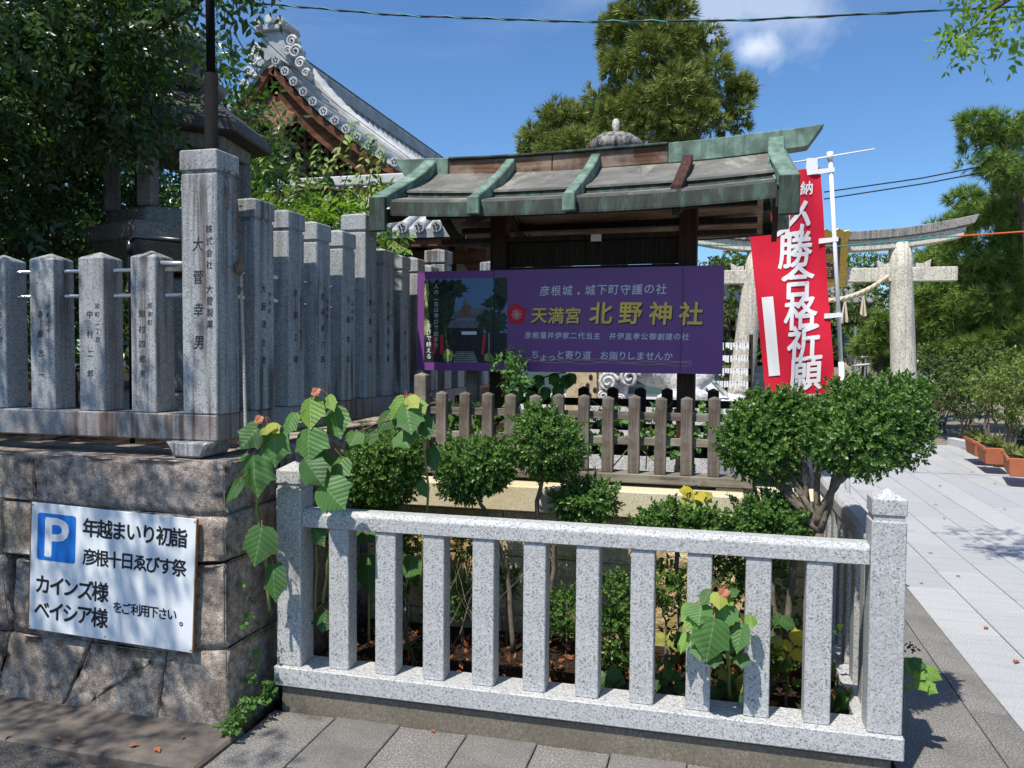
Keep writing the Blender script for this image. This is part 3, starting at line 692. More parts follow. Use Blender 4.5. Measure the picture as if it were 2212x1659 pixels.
for i, (x0, x1, nm, ad, a_, b_) in enumerate(LP):
    mb = MB().box(x0, x1, 2.915, 3.035, 1.282, 1.944); mb.f.pop(1); mb.v.append(((x0+x1)/2, 2.975, 1.975)); mb.f += [(4, 5, 8), (5, 6, 8), (6, 7, 8), (7, 4, 8)]
    p_ = loc(mb).build('pillar', 'granite_old', tf, .004)
    xc = (x0+x1)/2
    if nm: carve(p_, nm, xc-.006, 1.70, 1.445, 2.915, .034)
    if ad: carve(p_, ad, xc+.034, 1.735, 1.735-.036*(len(ad)-1), 2.915, .026)
fb = loc(MB().prism([(-2.225, 1.169), (-2.20, 1.14), (-2.185, 1.105), (-2.05, 1.105), (-2.035, 1.14), (-2.01, 1.169)], 2.86, 3.05, 'xz')).build('foot_block', 'granite_old', tf, .008)
loc(MB().prism([(-4.225, 1.169), (-4.20, 1.14), (-4.185, 1.105), (-4.05, 1.105), (-4.035, 1.14), (-4.01, 1.169)], 2.86, 3.05, 'xz')).build('foot_block', 'granite_old', tf, .008)
for z in (1.893, 1.783):
    loc(MB().tube([(-5.5, 2.985, z), (-2.1, 2.985, z)], .0095, 12)).build('steel_pipe', 'steel', tf, smooth=True)
loc(MB().tube([(-2.30, 2.95, 1.915), (-2.17, 2.965, 1.912)], .012, 12)).build('pipe_stub', 'galvanised', tf, smooth=True)
# side fence
sf = thing('stone_post_side_fence', 'row of tall capped granite posts running back from the corner post beside the planting bed', 'fence', (-1.93, 4.3, 1.17)); off = Vector((-1.93, 4.3, 1.17))
SA = math.radians(-2.8); piv = (-1.995, 2.9)
def rotp(mb):
    c, s_ = math.cos(SA), math.sin(SA)
    mb.v = [(piv[0]+(x-piv[0])*c-(y-piv[1])*s_, piv[1]+(x-piv[0])*s_+(y-piv[1])*c, z) for x, y, z in mb.v]; return loc(mb)
rotp(MB().box(-2.15, -1.999, 3.062, 6.9, 1.17, 1.281)).build('base_beam', 'granite_beam', sf, .006)
SP = [(3.162, 3.305, 2.215, 2.13, '大薮清太郎', '中央町'), (3.422, 3.561, 2.207, 2.12, '彦根工場', 'オーミケンシ株式会社'), (3.675, 3.811, 2.191, 2.10, '若林進六郎', '中央町'), (3.936, 4.076, 2.186, 2.10, '川鍋常弘', '中央町'),
      (4.193, 4.335, 2.318, 2.225, '伊藤武彦', '本町二丁目'), (4.431, 4.56, 2.150, 2.065, '中野満寿雄', '中央町'), (4.676, 4.797, 2.140, 2.055, '小林恒', '中央町'), (4.914, 5.021, 2.150, 2.06, '山本実', '中央町'),
      (5.138, 5.265, 2.125, 2.04, '西村清', '銀座町'), (5.378, 5.519, 2.262, 2.17, '田中正', '銀座町'), (5.65, 5.79, 2.12, 2.03, '', ''), (5.93, 6.07, 2.12, 2.03, '', ''), (6.2, 6.34, 2.12, 2.03, '', ''), (6.5, 6.66, 2.3, 2.2, '', '')]
for i, (y0, y1, zt, zg, nm, ad) in enumerate(SP):
    wd = .13 if (i not in (4, 9)) else .15
    p_ = big_post(sf, -1.995-wd, -1.995, y0, y1, 1.282, zt, zg-.006, ang=SA, piv=piv)
    def fnn(a, b):   # a along +Y of the right hand face
        c, s_ = math.cos(SA), math.sin(SA); x, y = -1.9935, a
        return (piv[0]+(x-piv[0])*c-(y-piv[1])*s_-off.x, piv[1]+(x-piv[0])*s_+(y-piv[1])*c-off.y, b-off.z)
    if nm:
        n_ = len(nm); yc = (y0+y1)/2-.012
        letters(nm, 'carved', p_, fnn, .04, (yc, 1.665), .32/(n_-1)*1.0, True, .004, .95, .1, 'inscription')
        letters(ad, 'carved', p_, fnn, .025, (yc+.047, 1.80-.012*len(ad)), .026 if len(ad) > 6 else .04, True, .003, .95, .1, 'inscription')
for y0 in (3.35, 4.6, 5.9):
    rotp(MB().box(-2.10, -2.02, y0, y0+.12, 1.10, 1.17)).build('foot_block', 'granite_old', sf, .006)
bo = rotp(MB().tube([(-1.995, 4.27, 2.19), (-1.972, 4.27, 2.19)], .017, 6)).build('bolt', 'galvanised', sf)
for z in (1.893, 1.783): rotp(MB().tube([(-2.06, 3.05, z), (-2.06, 6.6, z)], .0095, 10)).build('steel_pipe', 'steel', sf, smooth=True)
# ================================================================== YELLOW BLOCK WALL
yw = thing('block_wall', 'low wall of rough yellow split-face blocks with a smooth pale capping under the wooden pickets', 'wall', (-.6, 4.05, 0)); off = Vector((-.6, 4.05, 0))
loc(MB().box(-1.83, .50, 4.045, 4.12, -.05, .72)).build('core', 'concrete', yw)
def split_block(x0, x1, z0, z1, seed):
    bm = bmesh.new(); me = MB().box(x0+.003, x1-.003, 4.0, 4.05, z0+.003, z1-.003)
    vv = [bm.verts.new(q) for q in me.v]; [bm.faces.new([vv[i] for i in f]) for f in me.f]
    bmesh.ops.recalc_face_normals(bm, faces=bm.faces[:]); bmesh.ops.subdivide_edges(bm, edges=bm.edges[:], cuts=7, use_grid_fill=True)
    from mathutils import noise
    for v_ in bm.verts:
        if v_.co.y < 4.02:
            q = v_.co+Vector((seed, 0, 0)); ed = min(v_.co.x-x0, x1-v_.co.x, v_.co.z-z0, z1-v_.co.z)
            v_.co.y += -noise.noise(q*11)*.010-noise.noise(q*30)*.006 - (.006 if ed > .02 else 0)
    ms = bpy.data.meshes.new('block'); bm.to_mesh(ms); bm.free(); ms.materials.append(MATS['yellow_block'])
    o = bpy.data.objects.new('block', ms); COL.objects.link(o); o.parent = yw; o.location = (-off.x, -off.y, 0)
for r, (z0, z1) in enumerate(((-.04, .182), (.182, .49), (.49, .725))):
    x = -1.83+([.255, 0, .255][r]+.02)-.51 + (.0)
    xx = -2.15+(.255 if r % 2 == 1 else 0)+.06
    while xx < .5:
        a, b = max(xx, -1.83), min(xx+.51, .5)
        if b-a > .06: split_block(a, b, z0, z1, r*3+xx)
        xx += .51
for a, b in ((-1.83, -.62), (-.616, .50)): loc(MB().box(a, b, 3.955, 4.30, .733, .868)).build('cap_stone', 'yellow_cap', yw, .008)
# ================================================================== PICKET FENCES
PYF = 4.12
pf = thing('picket_fence', 'weathered grey wooden picket fence standing on the yellow block wall in front of the shelter', 'fence', (-.7, PYF, .87)); off = Vector((-.7, PYF, .87)); SB = math.radians(-1.0)
pf.rotation_euler = (0, 0, SB)
for a, b in ((-2.0, .18),): loc(MB().box(-1.62, .178, PYF-.03, PYF+.11, .888, .934)).build('bottom_beam', 'picket_rail', pf, .004)
for a, b in ((.0, .15), (-.75, -.6), (-1.5, -1.38)): loc(MB().box(a, b, PYF-.02, PYF+.1, .869, .886)).build('shim', 'picket_rail', pf, .002)
loc(MB().box(-1.62, .13, PYF+.035, PYF+.065, 1.205, 1.245)).build('rail', 'picket_rail', pf, .003)
loc(MB().box(-1.62, .13, PYF+.035, PYF+.065, 1.075, 1.115)).build('rail', 'picket_rail', pf, .003)
pk = MB().box(-.029, .029, 0, .045, 0, .385); pk.f.pop(1); pk.v.append((0, .0225, .398)); pk.f += [(4, 5, 8), (5, 6, 8), (6, 7, 8), (7, 4, 8)]
pk = pk.build('picket', 'picket_wood', pf, .003)
def Dx(px_): return P(px_, 900, PYF)[0]
pxs = [952, 1002, 1052, 1101, 1154, 1207, 1260, 1313, 1370, 1427, 1484, 1543]
for i, q in enumerate(pxs):
    o = pk if i == 0 else share(pk, 'picket', (0, 0, 0), pf)
    o.location = (Dx(q)-off.x, -.012, .935-off.z); o.rotation_euler = (R_.uniform(-.01, .01), R_.uniform(-.012, .012), R_.uniform(-.04, .04)); o.scale = (1, 1, 1+R_.uniform(-.015, .012))
cp = MB().box(-.034, .034, -.034, .034, 0, .60); cp.f.pop(1); cp.v.append((0, 0, .615)); cp.f += [(4, 5, 8), (5, 6, 8), (6, 7, 8), (7, 4, 8)]
cp = cp.build('corner_post', 'picket_wood', pf, .003); cp.location = (Dx(905)-off.x, .03, .8-off.z+.02)
cp2 = share(cp, 'corner_post', (P(1012, 900, 4.7)[0]-off.x, .62, .86-off.z), pf)
loc(MB().box(-1.70, -1.67, PYF+.06, PYF+.62, 1.20, 1.24)).build('rail', 'picket_rail', pf, .003)
for k in range(3):
    o = share(pk, 'picket', (-1.69-off.x, .16+.14*k, .90-off.z), pf, rot=(0, 0, 1.57))
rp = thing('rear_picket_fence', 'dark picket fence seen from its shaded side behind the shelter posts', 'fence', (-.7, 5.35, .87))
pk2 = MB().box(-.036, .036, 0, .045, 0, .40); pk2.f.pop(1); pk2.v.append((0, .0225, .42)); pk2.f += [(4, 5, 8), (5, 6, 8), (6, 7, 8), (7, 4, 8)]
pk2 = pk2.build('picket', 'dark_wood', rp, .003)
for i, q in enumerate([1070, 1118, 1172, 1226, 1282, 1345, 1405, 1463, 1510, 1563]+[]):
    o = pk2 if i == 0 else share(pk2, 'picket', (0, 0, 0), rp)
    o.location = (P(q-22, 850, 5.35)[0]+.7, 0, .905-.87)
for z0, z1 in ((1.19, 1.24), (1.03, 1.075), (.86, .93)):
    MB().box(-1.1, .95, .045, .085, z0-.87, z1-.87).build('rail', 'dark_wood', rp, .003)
# ================================================================== NOTICE SHELTER
sh = thing('roofed_notice_shelter', 'wooden roofed notice board shelter with green patinated copper roof', 'shelter', (-.73, 4.75, .85), math.radians(-2.6)); off = Vector((0, 0, 0))
ZB = .85
def sb(mb): mb.v = [(x, y, z-ZB) for x, y, z in mb.v]; return mb
for s_, x in ((-1, -.575), (1, .555)):
    sb(MB().box(x-.05, x+.05, -.05, .05, .87, 2.50)).build('post', 'post_wood', sh, .004)
    sb(MB().box(x-.056, x+.056, -.056, .056, .86, .905)).build('post_shoe', 'copper_edge', sh)
for z in (1.47, 1.62, 1.77, 1.92, 2.07): sb(MB().box(-.522, .502, .02, .04, z, z+.147)).build('board', 'dark_wood', sh, .003)
sb(MB().box(-.522, .502, -.005, .06, 1.44, 1.468)).build('rail', 'dark_wood', sh, .003)
sb(MB().box(-.95, .93, -.04, .04, 2.215, 2.245)).build('tie_beam', 'dark_wood', sh, .004)
sb(MB().box(-.0, .06, -.06, -.045, 2.20, 2.24)).build('price_tag', 'white_paint', sh)
# roof geometry: profile of y -> z for the front half (mirrored behind)
prof = [(-.62, 2.36), (-.44, 2.405), (-.44, 2.445), (-.30, 2.495), (-.16, 2.56), (-.045, 2.625)]
def sag(x): return .028*(abs(x)/1.0)**2.6
XS = [-1.02, -.50, .02, .555, 1.02]       # rib centres
def sheet(x0, x1, pts, th, sgn=1, n=5):
    mb = MB()
    for i in range(n+1):
        x = x0+(x1-x0)*i/n
        for (y, z) in pts: mb.v.append((x, y*sgn, z+sag(x)-ZB))
        for (y, z) in pts: mb.v.append((x, y*sgn, z+sag(x)-th-ZB))
    m_ = len(pts); q = 2*m_
    for i in range(n):
        a, b = i*q, (i+1)*q
        for k in range(m_-1):
            mb.f.append((a+k, b+k, b+k+1, a+k+1)); mb.f.append((a+m_+k, a+m_+k+1, b+m_+k+1, b+m_+k))
        mb.f.append((a, a+m_, b+m_, b)); mb.f.append((a+m_-1, b+m_-1, b+2*m_-1, a+2*m_-1))
    mb.f.append(tuple(range(m_))+tuple(range(2*m_-1, m_-1, -1))); o = n*q; mb.f.append(tuple(o+k for k in reversed(range(m_)))+tuple(o+m_+k for k in range(m_)))
    return mb
for a, b in zip(XS[:-1], XS[1:]):
    for sg in (1, -1):
        sheet(a+.012, b-.012, prof[:2], .012, sg).build('lower_sheet', 'copper_grey', sh)
        sheet(a+.012, b-.012, prof[2:], .012, sg).build('roof_sheet', 'copper_grey', sh)
        sheet(a+.012, b-.012, [(-.437, 2.400), (-.425, 2.442)], .006, sg).build('step_board', 'copper_edge', sh)
        sheet(a, b, [(-.628, 2.282), (-.618, 2.362)], .012, sg).build('eave_fascia', 'copper_edge', sh)
# timber under the roof
for sg in (1, -1):
    for (a, b) in ((-.97, -.53), (-.515, .50), (.515, .96)):
        sheet(a, b, [(-.60, 2.288), (-.06, 2.44)], .012, sg).build('soffit_panel', 'soffit_wood', sh)
    for x in (-.56, .54):
        sheet(x-.02, x+.02, [(-.60, 2.285), (-.03, 2.44)], .05, sg, 1).build('rafter', 'dark_wood', sh)
    sb(MB().box(-.93, .93, sg*.30-.025, sg*.30+.025, 2.325, 2.36)).build('purlin', 'dark_wood', sh)
# gable bargeboards
for s_, x in ((-1, -1.045), (1, 1.03)):
    for sg in (1, -1):
        sheet(x-.016, x+.016, [(-.64, 2.30), (-.45, 2.34), (-.25, 2.43), (-.0, 2.60)], .075, sg, 1).build('bargeboard', 'dark_wood', sh)
# curved copper ribs
for k, x in enumerate(XS):
    w2 = .042 if k in (0, 4) else .028
    pr = [(-.655, 2.345), (-.60, 2.375), (-.50, 2.425), (-.38, 2.49), (-.24, 2.565), (-.12, 2.635), (-.02, 2.70)]
    mat = 'copper_green' if k != 3 else 'rotten_wood'
    for sg in (1, -1):
        pp = [(y, z+.028) for y, z in pr] if k != 3 else [(y, z+.012) for y, z in pr[1:-1]]
        lean = -.10*(1 if k == 0 else 0)
        mb = sheet(x-w2, x+w2, pp, .075, sg, 2)
        mb.v = [(vx+(-.05*max(0, (-.3-vy*sg))/.3 if k == 0 else (.05*max(0, (-.3-vy*sg))/.3 if k == 4 else -.015*max(0, (-.3-vy*sg))/.3)), vy, vz) for vx, vy, vz in mb.v]
        mb.build('roof_rib' if k != 3 else 'bare_rib', mat, sh, .006 if k != 3 else .004)
    if k != 3:
        ex = x+(-.055 if k == 0 else .055 if k == 4 else -.015)
        sb(MB().box(ex-w2-.006, ex+w2+.006, -.675, -.64, 2.275+sag(x) if k not in (0, 4) else 2.21, 2.368+sag(x))).build('rib_end', 'copper_edge' if k in (0, 4) else 'copper_green', sh, .005)
# ridge box with upswept ends
def ridge(x0, x1, z0, z1, y, mat, name, n=6):
    mb = MB()
    for i in range(n+1):
        x = x0+(x1-x0)*i/n; e = .040*(abs(x)/1.2)**3+(.012*x)
        for (yy, zz) in ((-y, z0), (-y, z1), (y, z1), (y, z0)): mb.v.append((x+(.07*(zz-z0)/.1*(1 if x > 1 else -1 if x < -1 else 0)), yy, zz+e-ZB))
    for i in range(n):
        a, b = 4*i, 4*i+4
        for k in range(4): mb.f.append((a+k, a+(k+1) % 4, b+(k+1) % 4, b+k))
    mb.f.append((0, 3, 2, 1)); o = 4*n; mb.f.append((o, o+1, o+2, o+3)); return mb.build(name, mat, sh, .004)
ridge(-1.19, -.90, 2.62, 2.735, .055, 'copper_green', 'ridge_casing'); ridge(.44, 1.185, 2.62, 2.735, .055, 'copper_green', 'ridge_casing')
ridge(-.897, -.245, 2.625, 2.725, .042, 'ridge_wood', 'ridge_board'); ridge(-.24, .437, 2.625, 2.725, .042, 'ridge_wood', 'ridge_board')
ridge(-.897, .437, 2.7255, 2.74, .062, 'copper_edge', 'ridge_cover')
# ================================================================== PURPLE SIGN
sg_ = thing('shrine_sign', 'long purple banner sign board with a framed shrine photo and white and gold lettering', 'sign', (-.88, 4.607, 1.735), math.radians(-1.46))
SW, SH_, TILT = 1.81, .60, math.radians(.0)
SK = 0.012
MB().box(-SW/2, SW/2, -.004, .004, -SH_/2, SH_/2).build('board', 'purple', sg_, .001)
for x_ in (-.42, .68): MB().tube([(x_, -.012, SH_/2+.10), (x_+.006, -.011, .1), (x_-.004, -.011, -SH_/2), (x_, .02, -SH_/2-.01)], .0011, 5).build('tie_wire', 'wire_black', sg_)
tl = .035/1.81
def SF(a, b, d=.0055): return (a, -d, b)
def S2(x, y):    # zoom pixels of the sign -> sign coordinates
    q = P((1600+x*.5877)/1.8227, (950+y*.5877)/1.8227, 4.607); return ((q[0]+.88)/.9997, q[2]-1.735-.0*(q[0]))
def skew(a): return a*.0
def signz(x, y):
    # bilinear in the photographed quadrilateral of the board
    TL, TR, BR, BL = (78, 205), (2130, 113), (2127, 845), (88, 863)
    u = (x-83)/(2128-83); 
    # perspective along the width: right end is a little nearer
    hl, hr = 658., 732.; uu = u*hl/(hr+(hl-hr)*u) if False else u*hr/(hl+(hr-hl)*u)*hl/hr
    yt = TL[1]+(TR[1]-TL[1])*u; yb = BL[1]+(BR[1]-BL[1])*u
    uw = (u*hl)/(hr-(hr-hl)*u) if False else u/(u+(1-u)*hr/hl) if False else u
    # image fraction u -> board fraction (nearer right end looks longer)
    bu = u*hr/(hr*u+hl*(1-u)) if False else (u*hl**-1)/((1-u)*hr**-1*0+0*u+1*(u*hl**-1+(1-u)*hr**-1))
    bu = u
    lo, hi = 0.0, 1.0
    # invert u = t*hr/(t*hr+(1-t)*hl)  (projection weights ~ depth)
    bu = u*hl/(u*hl+(1-u)*hr)
    return ((bu-.5)*SW, (.5-(y-yt)/(yb-yt))*SH_)
def line(txt, mat, x0, x1, y, size, bold=.012, d=.0055, sx=1.0, shear=.06, name='lettering'):
    a0, b0 = signz(x0, y[0]); a1, b1 = signz(x1, y[1]); n_ = len(txt); pitch = (a1-a0)/n_
    ang = math.atan2(b1-b0, a1-a0)
    return letters(txt, mat, sg_, lambda a, b: SF(a, b+(a-(a0+a1)/2)*math.tan(ang), d), size, ((a0+a1)/2, (b0+b1)/2), pitch, False, bold, sx, shear, name)
hh = .6/700
line('彦根城・城下町守護の社', 'print_white', 1000, 1812, (310, 278), .063, .008)
line('天満宮', 'gold_letter', 945, 1285, (478, 468), .098, .028)
line('北野神社', 'gold_letter', 1318, 2035, (450, 440), .135, .030)
for t_, x0_, x1_, yy_, sz_ in (('天満宮', 950, 1290, (485, 475), .098), ('北野神社', 1324, 2041, (458, 448), .135)): line(t_, 'ink', x0_, x1_, yy_, sz_, .034, .0047, name='letter_shadow')
line('彦根藩井伊家二代当主　井伊直孝公御創建の社', 'print_white', 900, 1943, (610, 597), .042, .010)
line('ちょっと寄り道　お詣りしませんか', 'print_white', 945, 1850, (738, 730), .052, .008)
# plum crest
ca, cb = signz(843, 472)
mb = MB(); n_ = 60; pts = []
for i in range(n_):
    th = 2*math.pi*i/n_; k = .82+.30*abs(math.cos(2.5*(th-math.pi/2)))**.75; pts.append((ca+.058*k*math.cos(th), cb+.058*k*math.sin(th)))
mb.v = [SF(*q) for q in pts]; mb.f = [tuple(range(n_))]; mb.build('plum_crest', 'plum_red', sg_)
mb = MB()
for i in range(20):
    th = 2*math.pi*i/20; r_ = .024 if i % 2 else .031; c_, s_ = math.cos(th), math.sin(th); w_ = .0006
    mb.add([SF(ca+c_*.004-s_*w_, cb+s_*.004+c_*w_, .0062), SF(ca+c_*.004+s_*w_, cb+s_*.004-c_*w_, .0062), SF(ca+c_*r_+s_*w_, cb+s_*r_-c_*w_, .0062), SF(ca+c_*r_-s_*w_, cb+s_*r_+c_*w_, .0062)], [(0, 1, 2, 3)])
    q = [(ca+c_*r_+.0022*math.cos(2*math.pi*k/6), cb+s_*r_+.0022*math.sin(2*math.pi*k/6)) for k in range(6)]
    o = len(mb.v); mb.v += [SF(*z, .0064) for z in q]; mb.f.append(tuple(range(o, o+6)))
mb.build('crest_stamens', 'print_white', sg_)
mb = MB()
for ph, am in ((0, 1), (2.1, .8), (4.0, .55)):
    pr = None
    for i in range(50):
        a, b = signz(850+1110*i/49, 775); b += .017*am*math.sin(ph+i*.24)
        if pr:
            mb.add([SF(pr[0], pr[1]-.0007, .0052+ph*1e-4), SF(a, b-.0007, .0052+ph*1e-4), SF(a, b+.0007, .0052+ph*1e-4), SF(pr[0], pr[1]+.0007, .0052+ph*1e-4)], [(0, 1, 2, 3)])
        pr = (a, b)
mb.build('wave_lines', 'gold_letter', sg_)
# printed photograph: flat shapes stacked a fraction of a millimetre apart
A0, B0 = signz(125, 808); A1, B1 = signz(703, 240)
A0, A1 = -.862, -.335; B0, B1 = -.25, .255
PW, PH = A1-A0, B1-B0
def pp_(name, pts, mat, lay):
    mb = MB(); mb.v = [SF(A0+PW*min(max(u, 0), 1), B0+PH*min(max(v, 0), 1), .0048+lay*.0003) for u, v in pts]; mb.f = [tuple(range(len(pts)))]; return mb.build(name, mat, sg_)
pp_('photo_sky', [(0, 0), (1, 0), (1, 1), (0, 1)], 'print_sky', 0)
def tree_patch(cx, cy, rx, ry, lay, mat='print_tree', n=46, rough_=.22):
    pts = []
    for i in range(n):
        th = 2*math.pi*i/n; k = 1+R_.uniform(-rough_, rough_); pts.append((cx+rx*k*math.cos(th), cy+ry*k*math.sin(th)))
    pp_('photo_tree', pts, mat, lay)
pp_('photo_ground', [(0, 0), (1, 0), (1, .35), (0, .35)], 'print_dark', 1)
tree_patch(.12, .62, .26, .42, 2); tree_patch(.34, .88, .20, .10, 2); tree_patch(.93, .85, .09, .25, 2); tree_patch(.85, .7, .14, .09, 2)
pp_('photo_roof', [(.33, .52), (.37, .60), (.44, .62), (.50, .77), (.54, .70), (.60, .64), (.84, .655), (.84, .62), (.80, .52)], 'print_roof', 3)
pp_('photo_gable', [(.40, .55), (.50, .71), (.60, .55)], 'print_brown', 4)
pp_('photo_eave', [(.28, .41), (.33, .50), (.78, .50), (.82, .41)], 'print_roof', 4)
pp_('photo_porch', [(.36, .12), (.36, .41), (.72, .41), (.72, .12)], 'print_dark', 4)
pp_('photo_curtain', [(.46, .33), (.46, .37), (.64, .37), (.64, .33)], 'print_white', 5)
pp_('photo_steps', [(.36, .0), (.39, .13), (.61, .13), (.66, .0)], 'print_step', 5)
for k in range(5): pp_('photo_step', [(.37+.002*k, .02+.024*k), (.37+.002*k, .026+.024*k), (.65-.006*k, .026+.024*k), (.65-.006*k, .02+.024*k)], 'print_dark', 6)
tree_patch(.24, .30, .17, .12, 5); tree_patch(.83, .48, .19, .14, 5); tree_patch(.30, .08, .07, .07, 6, 'print_leaf'); tree_patch(.78, .06, .05, .05, 6, 'print_leaf'); tree_patch(.03, .42, .04, .10, 6, 'print_leaf'); tree_patch(.03, .82, .03, .16, 6, 'print_leaf')
for (u, lean) in ((.11, 0), (.20, 0), (.66, -.06)): pp_('photo_flag', [(u-lean, .33), (u+.035-lean, .34), (u+.07, .10), (u+.035, .09)] if lean else [(u, .10), (u, .33), (u+.04, .33), (u+.04, .10)], 'print_red', 6)
pp_('photo_post', [(.78, .06), (.78, .35), (.80, .35), (.80, .06)], 'print_step', 6)
def vline(txt, x, y0, y1, size, mat='print_white', bold=.012):
    a, b0 = signz(x, y0); a2, b1 = signz(x, y1); n_ = len(txt)
    a = A0+PW*((x-125)/(703-125)); bb0 = B1-PH*((y0-248)/(560)); bb1 = B1-PH*((y1-248)/560)
    return letters(txt, mat, sg_, lambda p_, q_: SF(p_, q_, .0075), size, (a, (bb0+bb1)/2), (bb0-bb1)/n_, True, bold, 1, .05)
vline('人の一生は学びで始まり', 212, 278, 715, .032, bold=.004)
vline('学びで終える', 160, 545, 790, .034, bold=.018)
# ================================================================== PARKING SIGN
o1, o2, o3, o4 = [P(q[0]/1.8227, q[1]/1.8227, 2.795) for q in [(133, 1981), (783, 2043), (755, 2570), (110, 2467)]]
pc = (o1+o2+o3+o4)/4; pw = .815; ph = (np.linalg.norm(o1-o4)+np.linalg.norm(o2-o3))/2
ps = thing('parking_sign', 'white metal parking notice with a blue P square fixed on the rough stone wall', 'sign', tuple(pc)); ps.rotation_euler = (math.radians(-1), math.radians(1.9), 0)
psb = MB().box(-pw/2, pw/2, -.004, .004, -ph/2, ph/2).build('panel', 'sign_white', ps, .001)
for (a, b, c, d) in ((-pw/2-.001, -pw/2+.003, -ph/2, ph/2), (pw/2-.004, pw/2+.001, -ph/2, ph/2)): MB().box(a, b, -.0055, .0055, c, d).build('rusty_edge', 'rust', ps)
def KF(a, b, d=.0052): return (a, -d, b)
def KU(u, v): return (-pw/2+pw*u, ph/2-ph*v)
def kline(txt, u0, u1, v, size, bold=.030, mat='ink'):
    a0, b = KU(u0, v); a1, _ = KU(u1, v); n_ = len(txt)
    return letters(txt, mat, ps, lambda a, b_: KF(a, b_), size, ((a0+a1)/2, b), (a1-a0)/n_, False, bold, .97)
# blue square with rounded corners
bx0, by1 = KU(.045, .075); bx1, by0 = KU(.285, .445); rr_ = .012; pts = []
for cx_, cy_, a0 in ((bx1-rr_, by1-rr_, 0), (bx0+rr_, by1-rr_, 90), (bx0+rr_, by0+rr_, 180), (bx1-rr_, by0+rr_, 270)):
    for k in range(5): th = math.radians(a0+k*22.5); pts.append(KF(cx_+rr_*math.cos(th), cy_+rr_*math.sin(th), .0048))
mb = MB(); mb.v = pts; mb.f = [tuple(range(len(pts)))]; mb.build('blue_square', 'sign_blue', ps)
letters('P', 'white_paint', ps, lambda a, b: KF(a, b, .0054), .235, ((bx0+bx1)/2+.003, (by0+by1)/2), None, False, .028, 1.12)
kline('年越まいり初詣', .33, .945, .15, .083); kline('彦根十日ゑびす祭', .335, .945, .375, .074)
kline('カインズ様', .04, .49, .635, .088); kline('ベイシア様', .04, .49, .835, .088); kline('をご利用下さい。', .525, .955, .735, .052, .026)
for u, v in ((.012, .98), (.988, .98), (.988, .02), (.012, .02), (.48, .975)):
    a, b = KU(u, v); MB().tube([KF(a, b, .004), KF(a, b, .0065)], .003, 8).build('screw', 'rust', ps)
# ================================================================== SHRINE HALL far left
hl = thing('shrine_hall', 'old shrine hall with grey tiled gable roof and brown lattice gable, behind the granite posts', 'hall', (-8, 18, 0)); off = Vector((-8, 18, 0))
def ZP(x, y, Y=14.0): q = P(384+.33066*x, .33066*y, Y); return (q[0], q[2])
Rd = [ZP(*q) for q in [(632, 398), (660, 415), (720, 487), (775, 553), (838, 620), (900, 683), (970, 747), (1045, 807), (1115, 862), (1187, 915), (1262, 968), (1340, 1020), (1430, 1075), (1520, 1125)]]
Ld = [ZP(*q) for q in [(625, 398), (562, 425), (515, 497), (462, 572), (410, 647), (355, 718), (300, 792), (240, 862), (175, 930), (105, 995), (30, 1055)]]
rx = [p[0] for p in Rd]; rz = [p[1] for p in Rd]
Yg, Yb = 14.0, 23.6
def sheet_yz(pts, y0, y1, th, mat, name, parent=hl, lift=0.0):
    mb = MB(); n = len(pts)
    for yy in (y0, y1):
        for x, z in pts: mb.v.append((x, yy, z+lift))
    for yy in (y0, y1):
        for x, z in pts: mb.v.append((x, yy, z+lift-th))
    for i in range(n-1):
        mb.f += [(i, i+1, n+i+1, n+i), (2*n+i, 3*n+i, 3*n+i+1, 2*n+i+1), (i, 2*n+i, 2*n+i+1, i+1), (n+i, n+i+1, 3*n+i+1, 3*n+i)]
    mb.f += [(0, n, 3*n, 2*n), (n-1, 3*n-1, 4*n-1, 2*n-1)]
    return loc(mb).build(name, mat, parent)
sheet_yz(Rd, Yg, Yb, .12, 'roof_tile', 'roof_slope', lift=.02); sheet_yz(Ld, Yg, Yb, .12, 'roof_tile', 'roof_slope', lift=.02)
for i, (x, z) in enumerate(Rd[1:13]):
    t = loc(MB().tube([(x, Yg-.09, z+.03), (x+.02, Yg+1.2, z+.03)], .075, 10)).build('verge_tile', 'roof_tile', hl, smooth=False)
    d = MB(); d.tube([(x, Yg-.12, z+.03), (x, Yg-.088, z+.03)], .088, 14); d = loc(d).build('tile_disc', 'roof_tile', hl)
    dm = MB()
    for k in range(5):
        th = 2*math.pi*k/5+.3; dm.tube([(x+.04*math.cos(th), Yg-.13, z+.03+.04*math.sin(th)), (x+.04*math.cos(th), Yg-.118, z+.03+.04*math.sin(th))], .016, 6)
    loc(dm).build('disc_petals', 'carved', d)
    if i < 11:
        x2, z2 = Rd[i+2]; sm = MB(); sm.prism([(x+.05, z-.12), (x2+.0, z-.30*(z-z2)-.17), (x2+.03, z-.30*(z-z2)-.11), (x+.05, z-.06)], Yg-.06, Yg+1.15, 'xz'); loc(sm).build('verge_pan', 'roof_tile_pale', hl)
for (x, z) in Ld[1:9]:
    loc(MB().tube([(x, Yg-.09, z+.03), (x, Yg+1.2, z+.03)], .075, 10)).build('verge_tile', 'roof_tile_pale', hl)
    d = MB(); d.tube([(x, Yg-.12, z+.03), (x, Yg-.088, z+.03)], .088, 14); d = loc(d).build('tile_disc', 'roof_tile', hl)
